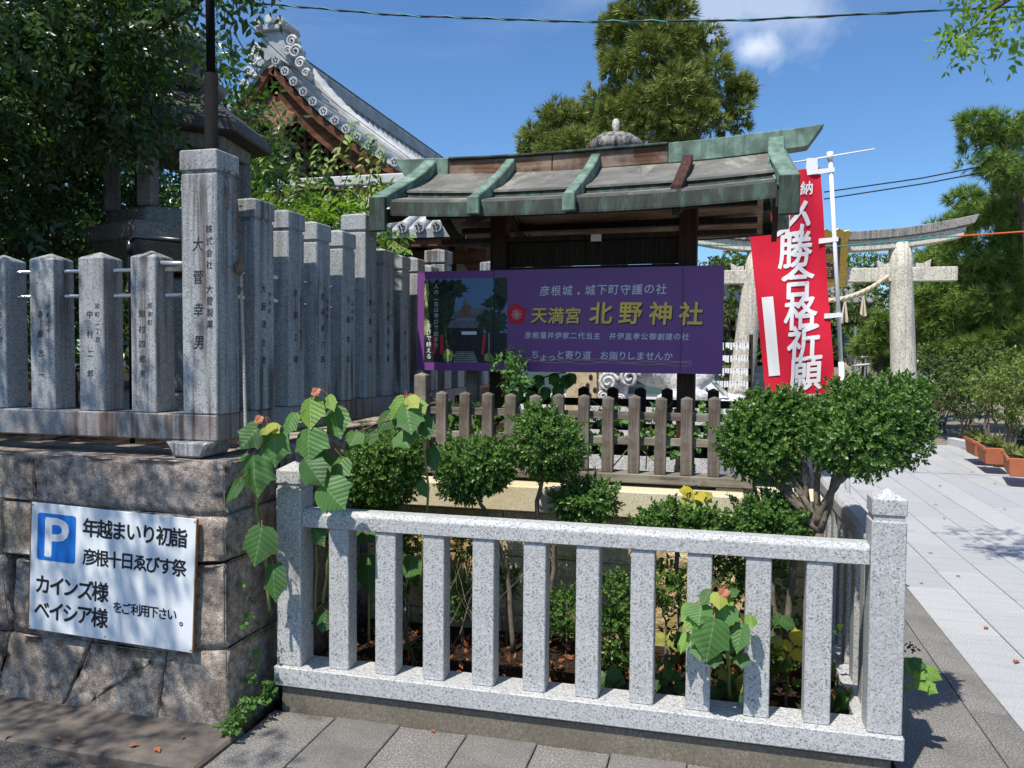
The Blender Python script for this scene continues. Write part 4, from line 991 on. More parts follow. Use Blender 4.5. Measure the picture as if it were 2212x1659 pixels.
# descending ridge: pale segments
for (A_, B_) in zip(Rd[1:-1], Rd[2:]):
    for t in (0,):
        a = Vector((A_[0]+(B_[0]-A_[0])*t, Yg+1.25, A_[1]+(B_[1]-A_[1])*t+.24)); b = Vector((A_[0]+(B_[0]-A_[0])*(t+.98), Yg+1.25, A_[1]+(B_[1]-A_[1])*(t+.98)+.22))
        loc(MB().tube([a, b], [.125, .115], 12)).build('ridge_tile', 'roof_tile_pale', hl)
sheet_yz([(x, z+.0) for x, z in Rd[1:]], Yg+1.14, Yg+1.36, .1, 'roof_tile', 'ridge_base', lift=.16)
# rows of round tiles on the main slope
y = Yg+1.65
while y < Yb:
    loc(MB().tube([(x, y, z+.035) for x, z in Rd[0::1]], .062, 6)).build('tile_row', 'roof_tile', hl, smooth=True); y += .30
# main ridge and its ogre tile
ax, az = Rd[0]
loc(MB().box(ax-.17, ax+.17, Yg+.35, Yb, az+.0, az+.30)).build('main_ridge', 'roof_tile', hl, .02)
for k in range(22): loc(MB().tube([(ax, Yg+.35+.42*k, az+.34), (ax, Yg+.75+.42*k, az+.34)], .10, 8)).build('ridge_cap_tile', 'copper_edge', hl)
og = loc(MB().prism([(ax-.34, az-.12), (ax-.42, az+.10), (ax-.30, az+.32), (ax-.24, az+.55), (ax+.24, az+.55), (ax+.30, az+.32), (ax+.42, az+.10), (ax+.34, az-.12), (ax, az+.05)], Yg-.05, Yg+.32, 'xz')).build('ogre_tile', 'roof_tile', hl, .02)
for s_ in (-1, 1):   # scrolls and curls on both sides
    for (dx, dz, r_) in ((.42, .30, .11), (.50, .10, .13), (.60, -.12, .11), (.72, -.32, .08), (.34, .12, .09)):
        k = 1 if s_ > 0 else .82
        cx_, cz_ = ax+s_*dx*k, az+dz-(.12*dx if s_ < 0 else 0)
        mb = MB(); sp = []
        for q in range(22):
            th = q*.52*s_; rr_ = r_*(1-q/26); sp.append((cx_+rr_*math.cos(th), Yg-.10, cz_+rr_*math.sin(th)))
        mb.tube(sp, [.032*(1-q/40) for q in range(22)], 6); mb.tube([(cx_, Yg-.07, cz_), (cx_, Yg+.1, cz_)], r_*.9, 12); loc(mb).build('scroll', 'roof_tile_pale', og, smooth=True)
for dx in (-.24, 0, .24):
    loc(MB().tube([(ax+dx, Yg-.22, az+.66+(.06 if dx == 0 else 0)), (ax+dx, Yg+.4, az+.66+(.06 if dx == 0 else 0))], .075, 12)).build('crown_tile', 'roof_tile_pale', og, smooth=False)
loc(MB().prism([(ax-.36, az+.60), (ax-.30, az+.54), (ax+.30, az+.54), (ax+.36, az+.60), (ax+.2, az+.64), (ax-.2, az+.64)], Yg-.15, Yg+.4, 'xz')).build('crown_plate', 'roof_tile', og, .01)
# bargeboards and gable
def strip(pts, d0, d1, y0, y1, mat, name):
    mb = MB(); n = len(pts); q = []
    for i, (x, z) in enumerate(pts):
        a = pts[max(0, i-1)]; b = pts[min(n-1, i+1)]; tx, tz = b[0]-a[0], b[1]-a[1]; L = math.hypot(tx, tz); nx, nz = tz/L, -tx/L
        if nz > 0: nx, nz = -nx, -nz
        if i == 0: nx, nz = 0, -1.35
        q.append((x, z, nx, nz))
    for yy in (y0, y1):
        for dd in (d0, d1):
            for x, z, nx, nz in q: mb.v.append((x+nx*dd, yy, z+nz*dd))
    for i in range(n-1):
        mb.f += [(i, i+1, n+i+1, n+i), (2*n+i, 3*n+i, 3*n+i+1, 2*n+i+1), (i, 2*n+i, 2*n+i+1, i+1), (n+i, n+i+1, 3*n+i+1, 3*n+i)]
    mb.f += [(0, n, 3*n, 2*n), (n-1, 3*n-1, 4*n-1, 2*n-1)]
    return loc(mb).build(name, mat, hl)
for S_ in (Rd, Ld):
    strip(S_, .10, .22, Yg-.03, Yg+.10, 'hall_wood', 'fascia')
    strip(S_, .20, .50, Yg+.12, Yg+.22, 'hall_wood', 'bargeboard')
    strip(S_, .18, .26, Yg+.22, Yg+.9, 'hall_wood', 'soffit_board')
gz0 = 4.55
def roofz(x, S_):
    xs = [p[0] for p in S_]; zs = [p[1] for p in S_]
    if xs[0] > xs[-1]: xs, zs = xs[::-1], zs[::-1]
    return float(np.interp(x, xs, zs))
gx0, gx1 = Ld[8][0]+.5, Rd[12][0]-.55
loc(MB().prism([(gx0, gz0), (gx1, gz0), (ax, az-.35)], Yg+.95, Yg+1.05, 'xz')).build('gable_wall', 'dark_wood', hl)
x = gx0+.15; k = 0
while x < gx1-.1:
    top = min(roofz(x, Rd if x > ax else Ld)-.62, az-.8)
    if top > gz0+.2: loc(MB().box(x-.032, x+.032, Yg+.70, Yg+.77, gz0, top)).build('lattice_bar', 'lattice_wood', hl, .004)
    x += .165; k += 1
z = gz0+.06
while z < az-1.15:
    a = gx0; b = gx1
    xs_ = [q for q in np.linspace(gx0, gx1, 60) if roofz(q, Rd if q > ax else Ld)-.68 > z]
    if len(xs_) > 2: loc(MB().box(xs_[0], xs_[-1], Yg+.775, Yg+.82, z, z+.085)).build('lattice_slat', 'slat_wood', hl, .004)
    z += .15
gg = loc(MB().prism([(ax-.09, az-.72), (ax+.09, az-.72), (ax+.24, az-.92), (ax+.40, az-1.0), (ax+.34, az-1.18), (ax+.16, az-1.22), (ax+.13, az-1.52), (ax, az-1.60), (ax-.13, az-1.52), (ax-.16, az-1.22), (ax-.34, az-1.18), (ax-.40, az-1.0), (ax-.24, az-.92)], Yg+.05, Yg+.16, 'xz')).build('gable_pendant', 'slat_wood', hl, .015)
for k in range(4): loc(MB().tube([(ax-.1, Yg+.02, az-1.18-.09*k), (ax, Yg-.01, az-1.22-.09*k), (ax+.1, Yg+.02, az-1.18-.09*k)], .02, 6)).build('pendant_carving', 'slat_wood', gg)
for s_ in (-1, 1): loc(MB().lathe([(.02, -.02), (.10, 0), (.06, .04), (0.01, .05)], (0, 0, 0), 10)).build('pendant_boss', 'slat_wood', gg).location = (ax+s_*.2-off.x, Yg+.04-off.y, az-1.02)
# skirt roof
def SKz(y): t = (14.0-y)/1.9; return 4.66-1.16*(t**.85)
sky_ = [14.1, 13.6, 13.1, 12.6, 12.1]
mb = MB(); n = len(sky_)
for x in (-11.5, -3.3):
    for y in sky_: mb.v.append((x, y, SKz(min(y, 14.0))))
    for y in sky_: mb.v.append((x, y, SKz(min(y, 14.0))-.14))
m2 = 2*n
for i in range(n-1): mb.f += [(i, i+1, m2+i+1, m2+i), (n+i, m2+n+i, m2+n+i+1, n+i+1)]
mb.f += [(n-1, 2*n-1, m2+2*n-1, m2+n-1), (0, m2, m2+n, n)]+[tuple(range(n))+tuple(range(2*n-1, n-1, -1)), tuple(m2+k for k in range(n))[::-1]+tuple(m2+k for k in range(n, 2*n))]
loc(mb).build('skirt_roof', 'roof_tile', hl)
x = -11.3
while x < -3.3:
    loc(MB().tube([(x, y, SKz(min(y, 14.0))+.03) for y in sky_], .075, 7)).build('skirt_tile_row', 'roof_tile_pale', hl, smooth=True)
    if x > -6.5:
        d = loc(MB().tube([(x, 12.04, SKz(12.1)+.02), (x, 12.09, SKz(12.1)+.02)], .09, 12)).build('tile_disc', 'roof_tile', hl)
        dm = MB()
        for k in range(5):
            th = 2*math.pi*k/5+.3; dm.tube([(x+.042*math.cos(th), 12.02, SKz(12.1)+.02+.042*math.sin(th)), (x+.042*math.cos(th), 12.045, SKz(12.1)+.02+.042*math.sin(th))], .017, 6)
        loc(dm).build('disc_petals', 'carved', d)
    x += .29
loc(MB().box(-11.4, -3.4, 13.8, 14.0, 4.62, 4.80)).build('skirt_ridge', 'roof_tile_pale', hl, .02)
loc(MB().box(-11.4, -3.4, 12.15, 12.25, 3.22, 3.36)).build('eave_board', 'hall_wood', hl, .01)
loc(MB().box(-11.0, -3.7, 12.7, 12.9, 3.02, 3.24)).build('eave_beam', 'hall_wood', hl, .01)
for x in np.arange(-10.8, -3.7, .62): loc(MB().box(x-.05, x+.05, 12.2, 13.3, 3.24, 3.34)).build('rafter', 'hall_wood', hl, .006)
for x in (-5.35, -4.62, -3.9): loc(MB().prism([(x-.22, 3.02), (x-.12, 2.86), (x+.12, 2.86), (x+.22, 3.02)], 12.72, 12.88, 'xz')).build('bracket', 'hall_wood', hl, .01)
loc(MB().box(-11, -3.75, 13.3, 13.45, 0, 3.3)).build('plaster_wall', 'plaster', hl)
for x in (-4.55, -7.5, -10): loc(MB().box(x-.13, x+.13, 13.15, 13.42, 0, 3.1)).build('pillar', 'dark_wood', hl, .01)
loc(MB().prism([(-3.75, 3.25), (-3.0, 3.0), (-2.9, 2.2), (-3.2, 2.5), (-3.7, 2.9)], 13.0, 13.12, 'xz')).build('side_bargeboard', 'soffit_wood', hl, .01)
loc(MB().box(-11, -4.5, 13.46, 23, 0, 4.5)).build('wall', 'far_wood', hl)
# ================================================================== TORII
TY = 15.5
to = thing('stone_torii', 'weathered stone torii gate with upswept lintel standing over the path', 'torii gate', (1.8, TY, 0)); off = Vector((1.8, TY, 0))
pl = [P(1637, 545, TY), P(1606, 780, TY)]; prr = [P(1945, 545, TY), P(1951, 780, TY)]
for (a, b), nm in ((pl, 0), (prr, 1)):
    d = (b-a)/(b[2]-a[2]); base_ = a+d*(-.05-a[2]); topp = a+d*(3.52-a[2])
    n = 8; pts = [tuple(base_+(topp-base_)*k/n) for k in range(n+1)]
    for p_ in pts: pass
    loc(MB().tube(pts, [.225-.035*k/n for k in range(n+1)], 20)).build('column', 'torii_stone', to, smooth=True)
lx0, lx1 = -.42, 4.10
def lintel(x0, x1, zb0, zb1, y, mat, name, up_, flare=0.0, n=16):
    mb = MB(); c = (x0+x1)/2; h = (x1-x0)/2
    for i in range(n+1):
        x = x0+(x1-x0)*i/n; e = up_*abs((x-c)/h)**2.6
        fl = flare*((x-c)/h)
        for (yy, zz, dx) in ((-y, zb0, 0), (-y, zb1, fl if i in (0, n) else 0), (y, zb1, fl if i in (0, n) else 0), (y, zb0, 0)): mb.v.append((x+dx, TY+yy, zz+e))
    for i in range(n):
        a, b = 4*i, 4*i+4
        for k in range(4): mb.f.append((a+k, a+(k+1) % 4, b+(k+1) % 4, b+k))
    mb.f += [(0, 3, 2, 1), tuple(4*n+k for k in range(4))]
    return loc(mb).build(name, mat, to, .01)
lintel(-.42, 4.04, 3.38, 3.560, .16, 'torii_stone', 'lower_lintel', .20, .05)
lintel(-.60, 4.20, 3.562, 3.715, .22, 'torii_cap', 'upper_lintel', .24, .07)
loc(MB().box(.02, 3.99, TY-.10, TY+.10, 2.835, 3.085)).build('tie_beam', 'torii_stone', to, .012)
for cx_ in (3.13, .63):
    for s_ in (-1, 1):
        x0 = cx_+s_*.20; x1 = cx_+s_*.42
        loc(MB().prism([(x0, 3.088), (x1, 3.088), (x1+s_*.02, 3.22), ((x0+x1)/2, 3.15), (x0, 3.16)], TY-.08, TY+.08, 'xz')).build('wedge', 'torii_stone', to, .004)
pq = thing('torii_plaque', 'black plaque in a scalloped gold frame hung at the middle of the torii', 'plaque', (1.85, TY-.22, 3.25)); pq.rotation_euler = (math.radians(12), 0, 0)
fr = []
for i in range(64):
    th = 2*math.pi*i/64; c_, s_ = math.cos(th), math.sin(th); k = 1/max(abs(c_)/.33, abs(s_)/.50); k *= 1+.05*math.sin(th*16); fr.append((k*c_, k*s_))
MB().prism(fr, -.03, .03, 'xz').build('frame', 'gold', pq, .006)
MB().box(-.20, .20, -.045, -.031, -.36, .36).build('panel', 'plaque_black', pq)
letters('天満宮', 'gold', pq, lambda a, b: (a, -.048, b), .20, (0, 0), .225, True, .01)
sr = thing('sacred_rope', 'twisted straw rope with hanging tassels slung below the torii tie beam', 'rope', (1.85, TY-.13, 2.9)); 
rp_ = []
for i in range(60):
    t = i/59*2-1; rp_.append((t*1.02, -.02, .03-.42*(1-t*t)))
for ph in (0, 2.1, 4.2):
    mb = MB(); q = [(x, y+.022*math.sin(i*.8+ph), z+.022*math.cos(i*.8+ph)) for i, (x, y, z) in enumerate(rp_)]; mb.tube(q, .024, 6).build('strand', 'straw_rope', sr, smooth=True)
for t in (-.55, -.0, .32, .62):
    z = .03-.42*(1-(t/1.02)**2); mb = MB()
    for k in range(9): mb.tube([(t, -.02, z), (t+R_.uniform(-.06, .06), -.02+R_.uniform(-.05, .05), z-.42+R_.uniform(-.03, .03))], [.01, .012], 5)
    mb.build('tassel', 'straw_rope', sr)
# ================================================================== NOBORI BANNER
BYc = 6.2
nb_ = thing('prayer_banner', 'tall red prayer banner with white brush lettering on a white pole beside the path', 'banner', (.87, 6.2, 0)); off = Vector((.87, 6.2, 0))
ptop, pbot = P(1793, 332, BYc), P(1820, 845, BYc); d_ = (pbot-ptop)/(pbot[2]-ptop[2]); pground = ptop+d_*(0.0-ptop[2])
loc(MB().tube([pground, pground+(ptop-pground)*.5], .0185, 12)).build('lower_pole', 'white_paint', nb_, smooth=True)
loc(MB().tube([pground+(ptop-pground)*.5, ptop], .0145, 12)).build('upper_pole', 'white_paint', nb_, smooth=True)
loc(MB().tube([ptop-np.array([0, 0, .05]), ptop+np.array([0, 0, .012])], .022, 12)).build('pole_cap', 'white_paint', nb_, smooth=True)
ca_, cb_ = P(1690, 355, BYc+.05), P(1890, 322, BYc-.05)
loc(MB().tube([ca_, cb_], .0062, 8)).build('cross_arm', 'white_paint', nb_, smooth=True)
cTL, cTR, cBR, cBL = P(1590, 385, BYc+.06), P(1772, 360, BYc), P(1804, 846, BYc), P(1655, 862, BYc+.05)
cTL = P(1608, 382, BYc+.06)
def cloth(u, v, d=0.0):
    top = cTL*(1-u)+cTR*u; bot = cBL*(1-u)+cBR*u; p = top*(1-v)+bot*v
    y = .030*math.sin(u*7+v*3.2)*min(1, v*2+.25)+.02*math.sin(v*9-u*3)+.014*math.sin(u*15+v*6)
    sag_ = -.012*math.sin(u*math.pi)*(1-v)
    return (p[0]-off.x, p[1]+y-d-off.y, p[2]+sag_)
nu, nv = 22, 60; V = [cloth(i/nu, j_/nv) for j_ in range(nv+1) for i in range(nu+1)]
mb = MB(); mb.v = V; mb.f = [(j_*(nu+1)+i, j_*(nu+1)+i+1, (j_+1)*(nu+1)+i+1, (j_+1)*(nu+1)+i) for j_ in range(nv) for i in range(nu)]
cl_ = mb.build('cloth', 'flag_red', nb_, smooth=True)
def flag_text(txt, u, v0, v1, size, sx=1.0, bold=.03):
    Wc, Hc = .60, 1.74
    def fn(a, b): return cloth(a/Wc, b/-Hc, .006)
    n_ = len(txt); 
    # subdivide so the glyphs follow the folds
    o = letters(txt, 'flag_white', nb_, lambda a, b: (a, 0, b), size, (u*Wc, -(v0+v1)/2*Hc), (v1-v0)*Hc/n_, True, bold, sx, .12)
    me = o.data; bm = bmesh.new(); bm.from_mesh(me); bmesh.ops.triangulate(bm, faces=bm.faces[:])
    for _ in range(2): bmesh.ops.subdivide_edges(bm, edges=[e for e in bm.edges if e.calc_length() > .03], cuts=1); bmesh.ops.triangulate(bm, faces=[f for f in bm.faces if len(f.verts) > 3])
    for v_ in bm.verts: lay = v_.co.y; v_.co = Vector(cloth(v_.co.x/Wc, -v_.co.z/Hc, .006-lay))
    bm.to_mesh(me); bm.free()
flag_text('必勝合格祈願', .60, .138, .975, .290, 1.0, .03)
flag_text('奉', .30, .045, .125, .11, 1, .02); flag_text('納', .80, .045, .125, .11, 1, .02)
wb = [(u, v) for u, v in [(.075, .545), (.235, .545), (.235, .90), (.075, .90)]]; V = []; n = 14
mb = MB()
for k in range(n+1):
    v = .545+.355*k/n
    for u in (.075, .15, .235): mb.v.append(cloth(u, v, .006))
for k in range(n):
    for i in range(2): mb.f.append((3*k+i, 3*k+i+1, 3*k+i+4, 3*k+i+3))
mb.build('white_patch', 'flag_white', nb_)
for v in (.02, .325, .66, .985):
    p_ = np.array(cloth(.93, v)); q_ = pground+(ptop-pground)*((cTR[2]*(1-v)+cBR[2]*v)/ptop[2])-np.array(off)
    MB().add([(p_[0]-.005, p_[1]-.012, p_[2]-.018), (q_[0]+.022, q_[1]-.022, q_[2]-.012), (q_[0]+.022, q_[1]-.022, q_[2]+.018), (p_[0]-.005, p_[1]-.012, p_[2]+.018),
              (p_[0]-.005, p_[1]-.004, p_[2]-.018), (q_[0]+.022, q_[1]+.022, q_[2]-.012), (q_[0]+.022, q_[1]+.022, q_[2]+.018), (p_[0]-.005, p_[1]-.004, p_[2]+.018)],
             [(0, 1, 2, 3), (7, 6, 5, 4), (0, 4, 5, 1), (1, 5, 6, 2), (2, 6, 7, 3), (3, 7, 4, 0)]).build('loop', 'flag_white', nb_)
p_ = np.array(cloth(.86, 0)); MB().add([(p_[0]-.03, p_[1]-.01, p_[2]-.05), (p_[0]+.06, p_[1]-.01, p_[2]-.04), (p_[0]+.05, p_[1]-.01, p_[2]+.07), (p_[0]-.02, p_[1]-.01, p_[2]+.075)], [(0, 1, 2, 3)]).build('top_loop', 'flag_white', nb_)
# ================================================================== GUARDIAN STATUE, MONUMENT, CAR
SY = 7.0
gs = thing('guardian_beast_statue', 'white granite guardian beast statue with curled mane behind the picket fences', 'statue', (-.50, SY, 0))
MB().box(-.62, .55, -.25, .35, 0, 1.12).build('plinth', 'statue_stone', gs, .02)
bm_ = MB()
def ell(c, r): mb = MB(); mb.ico((0, 0, 0), 1, 3, (1, 1, 1)); return mb
def blobby(parts, name, mat, parent):
    mbd = bpy.data.metaballs.new(name); mbd.resolution = .025; mbd.threshold = .3
    for (c, r, st) in parts:
        e = mbd.elements.new(type='ELLIPSOID'); e.co = c; e.radius = max(r); e.size_x, e.size_y, e.size_z = [q/max(r) for q in r]; e.stiffness = 2
    ob = bpy.data.objects.new(name, mbd); COL.objects.link(ob); dg = bpy.context.evaluated_depsgraph_get(); dg.update()
    me = bpy.data.meshes.new_from_object(ob.evaluated_get(dg)); bpy.data.objects.remove(ob); bpy.data.metaballs.remove(mbd)
    me.materials.clear(); me.materials.append(MATS[mat])
    for p in me.polygons: p.use_smooth = True
    o = bpy.data.objects.new(name, me); COL.objects.link(o); o.parent = parent; return o
blobby([((0, 0, 1.42), (.34, .20, .24), 1), ((-.25, -.02, 1.62), (.22, .18, .22), 1), ((-.38, -.05, 1.78), (.17, .15, .16), 1), ((.22, 0, 1.30), (.26, .20, .20), 1), ((-.30, -.08, 1.28), (.09, .09, .22), 1), ((-.34, .12, 1.28), (.09, .09, .22), 1),
        ((.30, -.12, 1.19), (.22, .09, .09), 1), ((.12, -.14, 1.17), (.18, .08, .07), 1), ((.42, .05, 1.45), (.10, .08, .24), 1), ((-.50, -.06, 1.74), (.09, .09, .07), 1)], 'body', 'statue_stone', gs)
for (cx_, cz_, r_) in ((-.40, 1.30, .085), (-.22, 1.34, .085), (-.44, 1.18, .05), (-.30, 1.16, .04), (-.34, 1.46, .08), (-.16, 1.50, .075), (-.44, 1.6, .07), (-.24, 1.66, .07), (.40, 1.62, .07), (.46, 1.45, .06)):
    sp = []
    for q in range(26):
        th = q*.5; rr_ = r_*(1-q/30); sp.append((cx_+rr_*math.cos(th), -.20-.0016*q, cz_+rr_*math.sin(th)))
    MB().tube(sp, [.020*(1-q/60)*r_/.08 for q in range(26)], 7).build('mane_curl', 'statue_stone', gs, smooth=True)
mo = thing('inscribed_rock', 'yellowish standing rock monument behind the picket fence left of the statue', 'monument', tuple(P(1262, 850, 7.6)*[1, 1, 0]))
blk = MB().prism([(-.19, 0), (.20, 0), (.17, 1.5), (.02, 1.85), (-.15, 1.6)], -.12, .16, 'xz').build('rock', 'monument', mo, .04, seg=2)
for (a, b) in ((.08, 1.32), (.05, 1.24), (.12, 1.2), (.07, 1.15)): MB().ico((a, -.125, b), .022, 1, (1, .3, 1.3)).build('carving', 'carved', mo)
cx0 = P(1505, 860, 9.0)[0]
cx0 -= .32
ca = thing('white_van', 'white van parked behind the shelter with its sloping windscreen showing beside the post', 'van', (cx0, 9.6, 0))
MB().prism([(-2.3, .35), (-2.3, 1.05), (-2.15, 1.62), (-1.9, 1.72), (-.05, 1.70), (.12, 1.62), (.62, 1.07), (.95, 1.02), (1.08, .88), (1.1, .35)], -.72, .72, 'xz').build('body', 'car_white', ca, .04, seg=2)
ws = MB(); ws.add([(.115, -.60, 1.60), (.60, -.66, 1.09), (.60, .66, 1.09), (.115, .60, 1.60), (.135, -.60, 1.61), (.62, -.66, 1.10), (.62, .66, 1.10), (.135, .60, 1.61)], [(0, 1, 2, 3), (4, 7, 6, 5), (0, 4, 5, 1), (1, 5, 6, 2), (2, 6, 7, 3), (3, 7, 4, 0)]); ws.build('windscreen', 'glass', ca)
MB().prism([(-.62, 1.10), (.50, 1.10), (.06, 1.58), (-.62, 1.60)], -.735, -.722, 'xz').build('side_window', 'glass', ca)
MB().prism([(-1.9, 1.12), (-.72, 1.12), (-.72, 1.58), (-1.85, 1.58)], -.735, -.722, 'xz').build('side_window', 'glass', ca)
MB().box(-.69, -.65, -.74, -.73, 1.1, 1.6).build('window_pillar', 'rubber', ca)
MB().prism([(.36, 1.10), (.44, 1.10), (.05, 1.54), (-.02, 1.54)], -.745, -.737, 'xz').build('window_trim', 'rubber', ca)
MB().box(.28, .42, -.86, -.74, 1.10, 1.24).build('wing_mirror', 'car_white', ca, .02)
for x in (-1.6, .62):
    wh = MB().tube([(x, -.74, .30), (x, -.56, .30)], .29, 20).build('wheel', 'rubber', ca); MB().tube([(x, -.745, .30), (x, -.70, .30)], .17, 12).build('rim', 'galvanised', wh)
MB().box(-.15, .66, -.68, -.66, 1.055, 1.07).build('wiper', 'rubber', ca)
# ================================================================== STONE LANTERN behind the posts
lc = P(388, 450, 5.1); ln = thing('stone_lantern', 'large hexagonal stone lantern half hidden by leaves behind the corner post', 'lantern', (lc[0], lc[1], 1.0)); 
def hexa(r0, r1, z0, z1, name, mat='lantern_stone', bev=.012, rot=.18, n=6, parent=ln):
    mb = MB()
    for (r_, z) in ((r0, z0), (r1, z1)):
        for k in range(n): th = 2*math.pi*k/n+rot-math.pi/2; mb.v.append((r_*math.cos(th), r_*math.sin(th), z-1.0))
    mb.f = [tuple(range(n))[::-1], tuple(range(n, 2*n))]+[(k, (k+1) % n, n+(k+1) % n, n+k) for k in range(n)]
    return mb.build(name, mat, parent, bev)
zt_ = lc[2]
hexa(.5, .5, 1.0, 1.25, 'base'); hexa(.26, .24, 1.25, 2.05, 'shaft', n=16)
zp = P(300, 515, 4.75)[2]; 
hexa(.36, .60, zp-.22, zp-.03, 'platform_underside'); hexa(.62, .62, zp-.03, zp+.085, 'platform'); hexa(.50, .48, zp+.085, zp+.20, 'fire_box_sill')
fbz0, fbz1 = zp+.20, zp+.62
for k in range(6):
    th = 2*math.pi*k/6+.18-math.pi/2; c_, s_ = math.cos(th), math.sin(th); o = MB().box(-.055, .055, -.055, .055, fbz0-1.0, fbz1-1.0).build('corner_stone', 'lantern_stone', ln, .012); o.location = (.44*c_, .44*s_, 0); o.rotation_euler = (0, 0, th)
hexa(.49, .51, fbz1-.0, fbz1+.10, 'fire_box_lintel'); hexa(.66, .64, fbz1+.10, fbz1+.19, 'roof_edge', 'lantern_dark'); hexa(.64, .26, fbz1+.19, fbz1+.46, 'roof', 'lantern_dark'); 
MB().lathe([(.30, 0), (.34, .05), (.2, .10), (.13, .14), (.20, .22), (.22, .32), (.18, .42), (.07, .52), (.015, .60)], (0, 0, fbz1+.46-1.0), 18).build('finial', 'lantern_stone', ln, smooth=True)
l2 = thing('rear_lantern', 'rounded dark stone lantern cap with pale tip poking above the shelter ridge', 'lantern', tuple(P(1330, 310, 8.5)*[1, 1, 0]))
zz = P(1330, 322, 8.5)[2]; MB().lathe([(.10, 0), (.12, 1.2), (.16, zz-.35), (.30, zz-.30), (.28, zz-.02), (.30, zz-.0), (.27, zz+.07), (.17, zz+.14), (.05, zz+.175)], (0, 0, 0), 20).build('lantern_body', 'torii_cap', l2, smooth=True)
MB().lathe([(.035, zz+.17), (.028, zz+.2), (.042, zz+.24), (.035, zz+.29), (.02, zz+.31)], (0, 0, 0), 12).build('tip', 'torii_stone', l2, smooth=True)
# ================================================================== POLE, PIPES, WIRES
up_ = thing('lamp_pole', 'black sleeved metal pole rising behind the corner post', 'pole', (-2.47, 3.55, 1.0)); off = Vector((-2.47, 3.55, 1.0))
a_ = P(456, 310, 3.55); b_ = P(456, 160, 3.55); c_ = P(453, -40, 3.55)
loc(MB().tube([(a_[0], 3.55, 1.0), tuple(b_)], .033, 14)).build('sleeve', 'black_pole', up_, smooth=True); loc(MB().tube([tuple(b_), tuple(c_), (c_[0], 3.55, 4.6)], .022, 12)).build('pole', 'black_pole', up_, smooth=True)
bp_ = thing('drain_pipe', 'black plastic elbow pipe behind the carved granite posts', 'pipe', (-2.9, 3.4, 1.0)); off = Vector((-2.9, 3.4, 1.0))
e1, e2 = P(281, 512, 3.45), P(392, 520, 3.25)
loc(MB().tube([(e1[0], e1[1], 1.0), tuple(e1-np.array([0, 0, .04])), tuple(e1+np.array([.015, -.005, -.008])), tuple(e1+np.array([.045, -.012, 0])), tuple(e2)], .0125, 12)).build('pipe', 'black_pvc', bp_, smooth=True)
loc(MB().tube([tuple(e1-np.array([0, 0, .09])), tuple(e1-np.array([0, 0, .02]))], .017, 12)).build('elbow', 'black_pvc', bp_, smooth=True)
def wire(name, label, pts, r_, mat, sagk=0.0, twist=None):
    q = [np.array(p) for p in pts]; out_ = []
    for i in range(len(q)-1):
        for k in range(24):
            t = k/24; out_.append(q[i]*(1-t)+q[i+1]*t+np.array([0, 0, -sagk*4*t*(1-t)]))
    out_.append(q[-1]); o = MB().tube(out_, r_, 6).build(name, mat, None, smooth=True); tag(o, label, 'cable')
    if twist:
        tw = MB(); tq = [tuple(p+np.array([0, r_*1.2*math.cos(i*1.1), r_*1.2*math.sin(i*1.1)])) for i, p in enumerate(out_)]; tw.tube(tq, r_*.8, 5).build('twisted_strand', twist, o, smooth=True)
    return o
wire('overhead_cable', 'dark and teal twisted cable crossing the sky along the top of the picture', [P(500, 2, 9), P(860, 33, 9), P(1250, 47, 9), P(1600, 44, 9), P(2240, 12, 9)], .010, 'wire_black', 0, 'wire_teal')
wire('thin_cable', 'upper of two thin dark cables running to the pines at the right', [P(1780, 415, 16), P(1990, 385, 16), P(2230, 338, 16)], .012, 'wire_black')
wire('thin_cable', 'lower of two thin dark cables running to the pines at the right', [P(1780, 430, 16), P(2000, 396, 16), P(2230, 352, 16)], .012, 'wire_black')
wire('teal_wire', 'thin teal wire stretched across the front of the torii lintel', [P(1500, 528, 14), P(1560, 530, 14), P(1810, 532, 14), P(2070, 510, 14)], .010, 'wire_teal')
wire('orange_wire', 'orange sleeve on the wire where it enters the pine at the right', [P(2070, 510, 14), P(2260, 497, 14)], .013, 'wire_orange')
wire('drooping_wire', 'thin black wire drooping from the pole across the hall gable', [P(505, 70, 5), P(535, 120, 6), P(572, 190, 7), P(600, 240, 8), P(622, 290, 9)], .0045, 'wire_black')
wire('drooping_wire', 'second thin wire running from the pole up past the roof ornament', [P(500, 20, 5), P(560, 75, 7), P(640, 150, 9), P(720, 220, 11), P(990, 420, 14)], .005, 'wire_black')
rp2 = thing('pull_rope', 'pale twisted rope hanging down the side of the corner post', 'rope', tuple(P(520, 580, 3.03)))
ra, rb2 = P(519, 580, 3.02), P(530, 925, 3.00)
for ph in (0, 2.1, 4.2):
    q = []
    for i in range(90):
        t = i/89; p = ra*(1-t)+rb2*t+np.array([.004*math.cos(i*1.0+ph), .004*math.sin(i*1.0+ph), 0])-ra; q.append(tuple(p))
    MB().tube(q, .0042, 5).build('strand', 'rope_mat', rp2, smooth=True)
for (dz, r_) in ((0.0, .022), (-.09, .012), (.03, .014)): MB().ico((0.0, -.005, dz), r_, 2, (1, .8, 1.4), .3).build('withered_knot', 'dry_vine', rp2)
MB().tube([(.0, -.03, -.0), (-.10, -.125, .012), (-.20, -.128, .0), (-.27, -.128, -.012)], .0016, 5).build('binding_wire', 'dry_vine', rp2)
dv = thing('dry_creeper', 'withered brown creeper clinging to the upper right face of the corner post', 'plant', tuple(P(505, 400, 3.0)))
o0 = P(505, 400, 3.0)
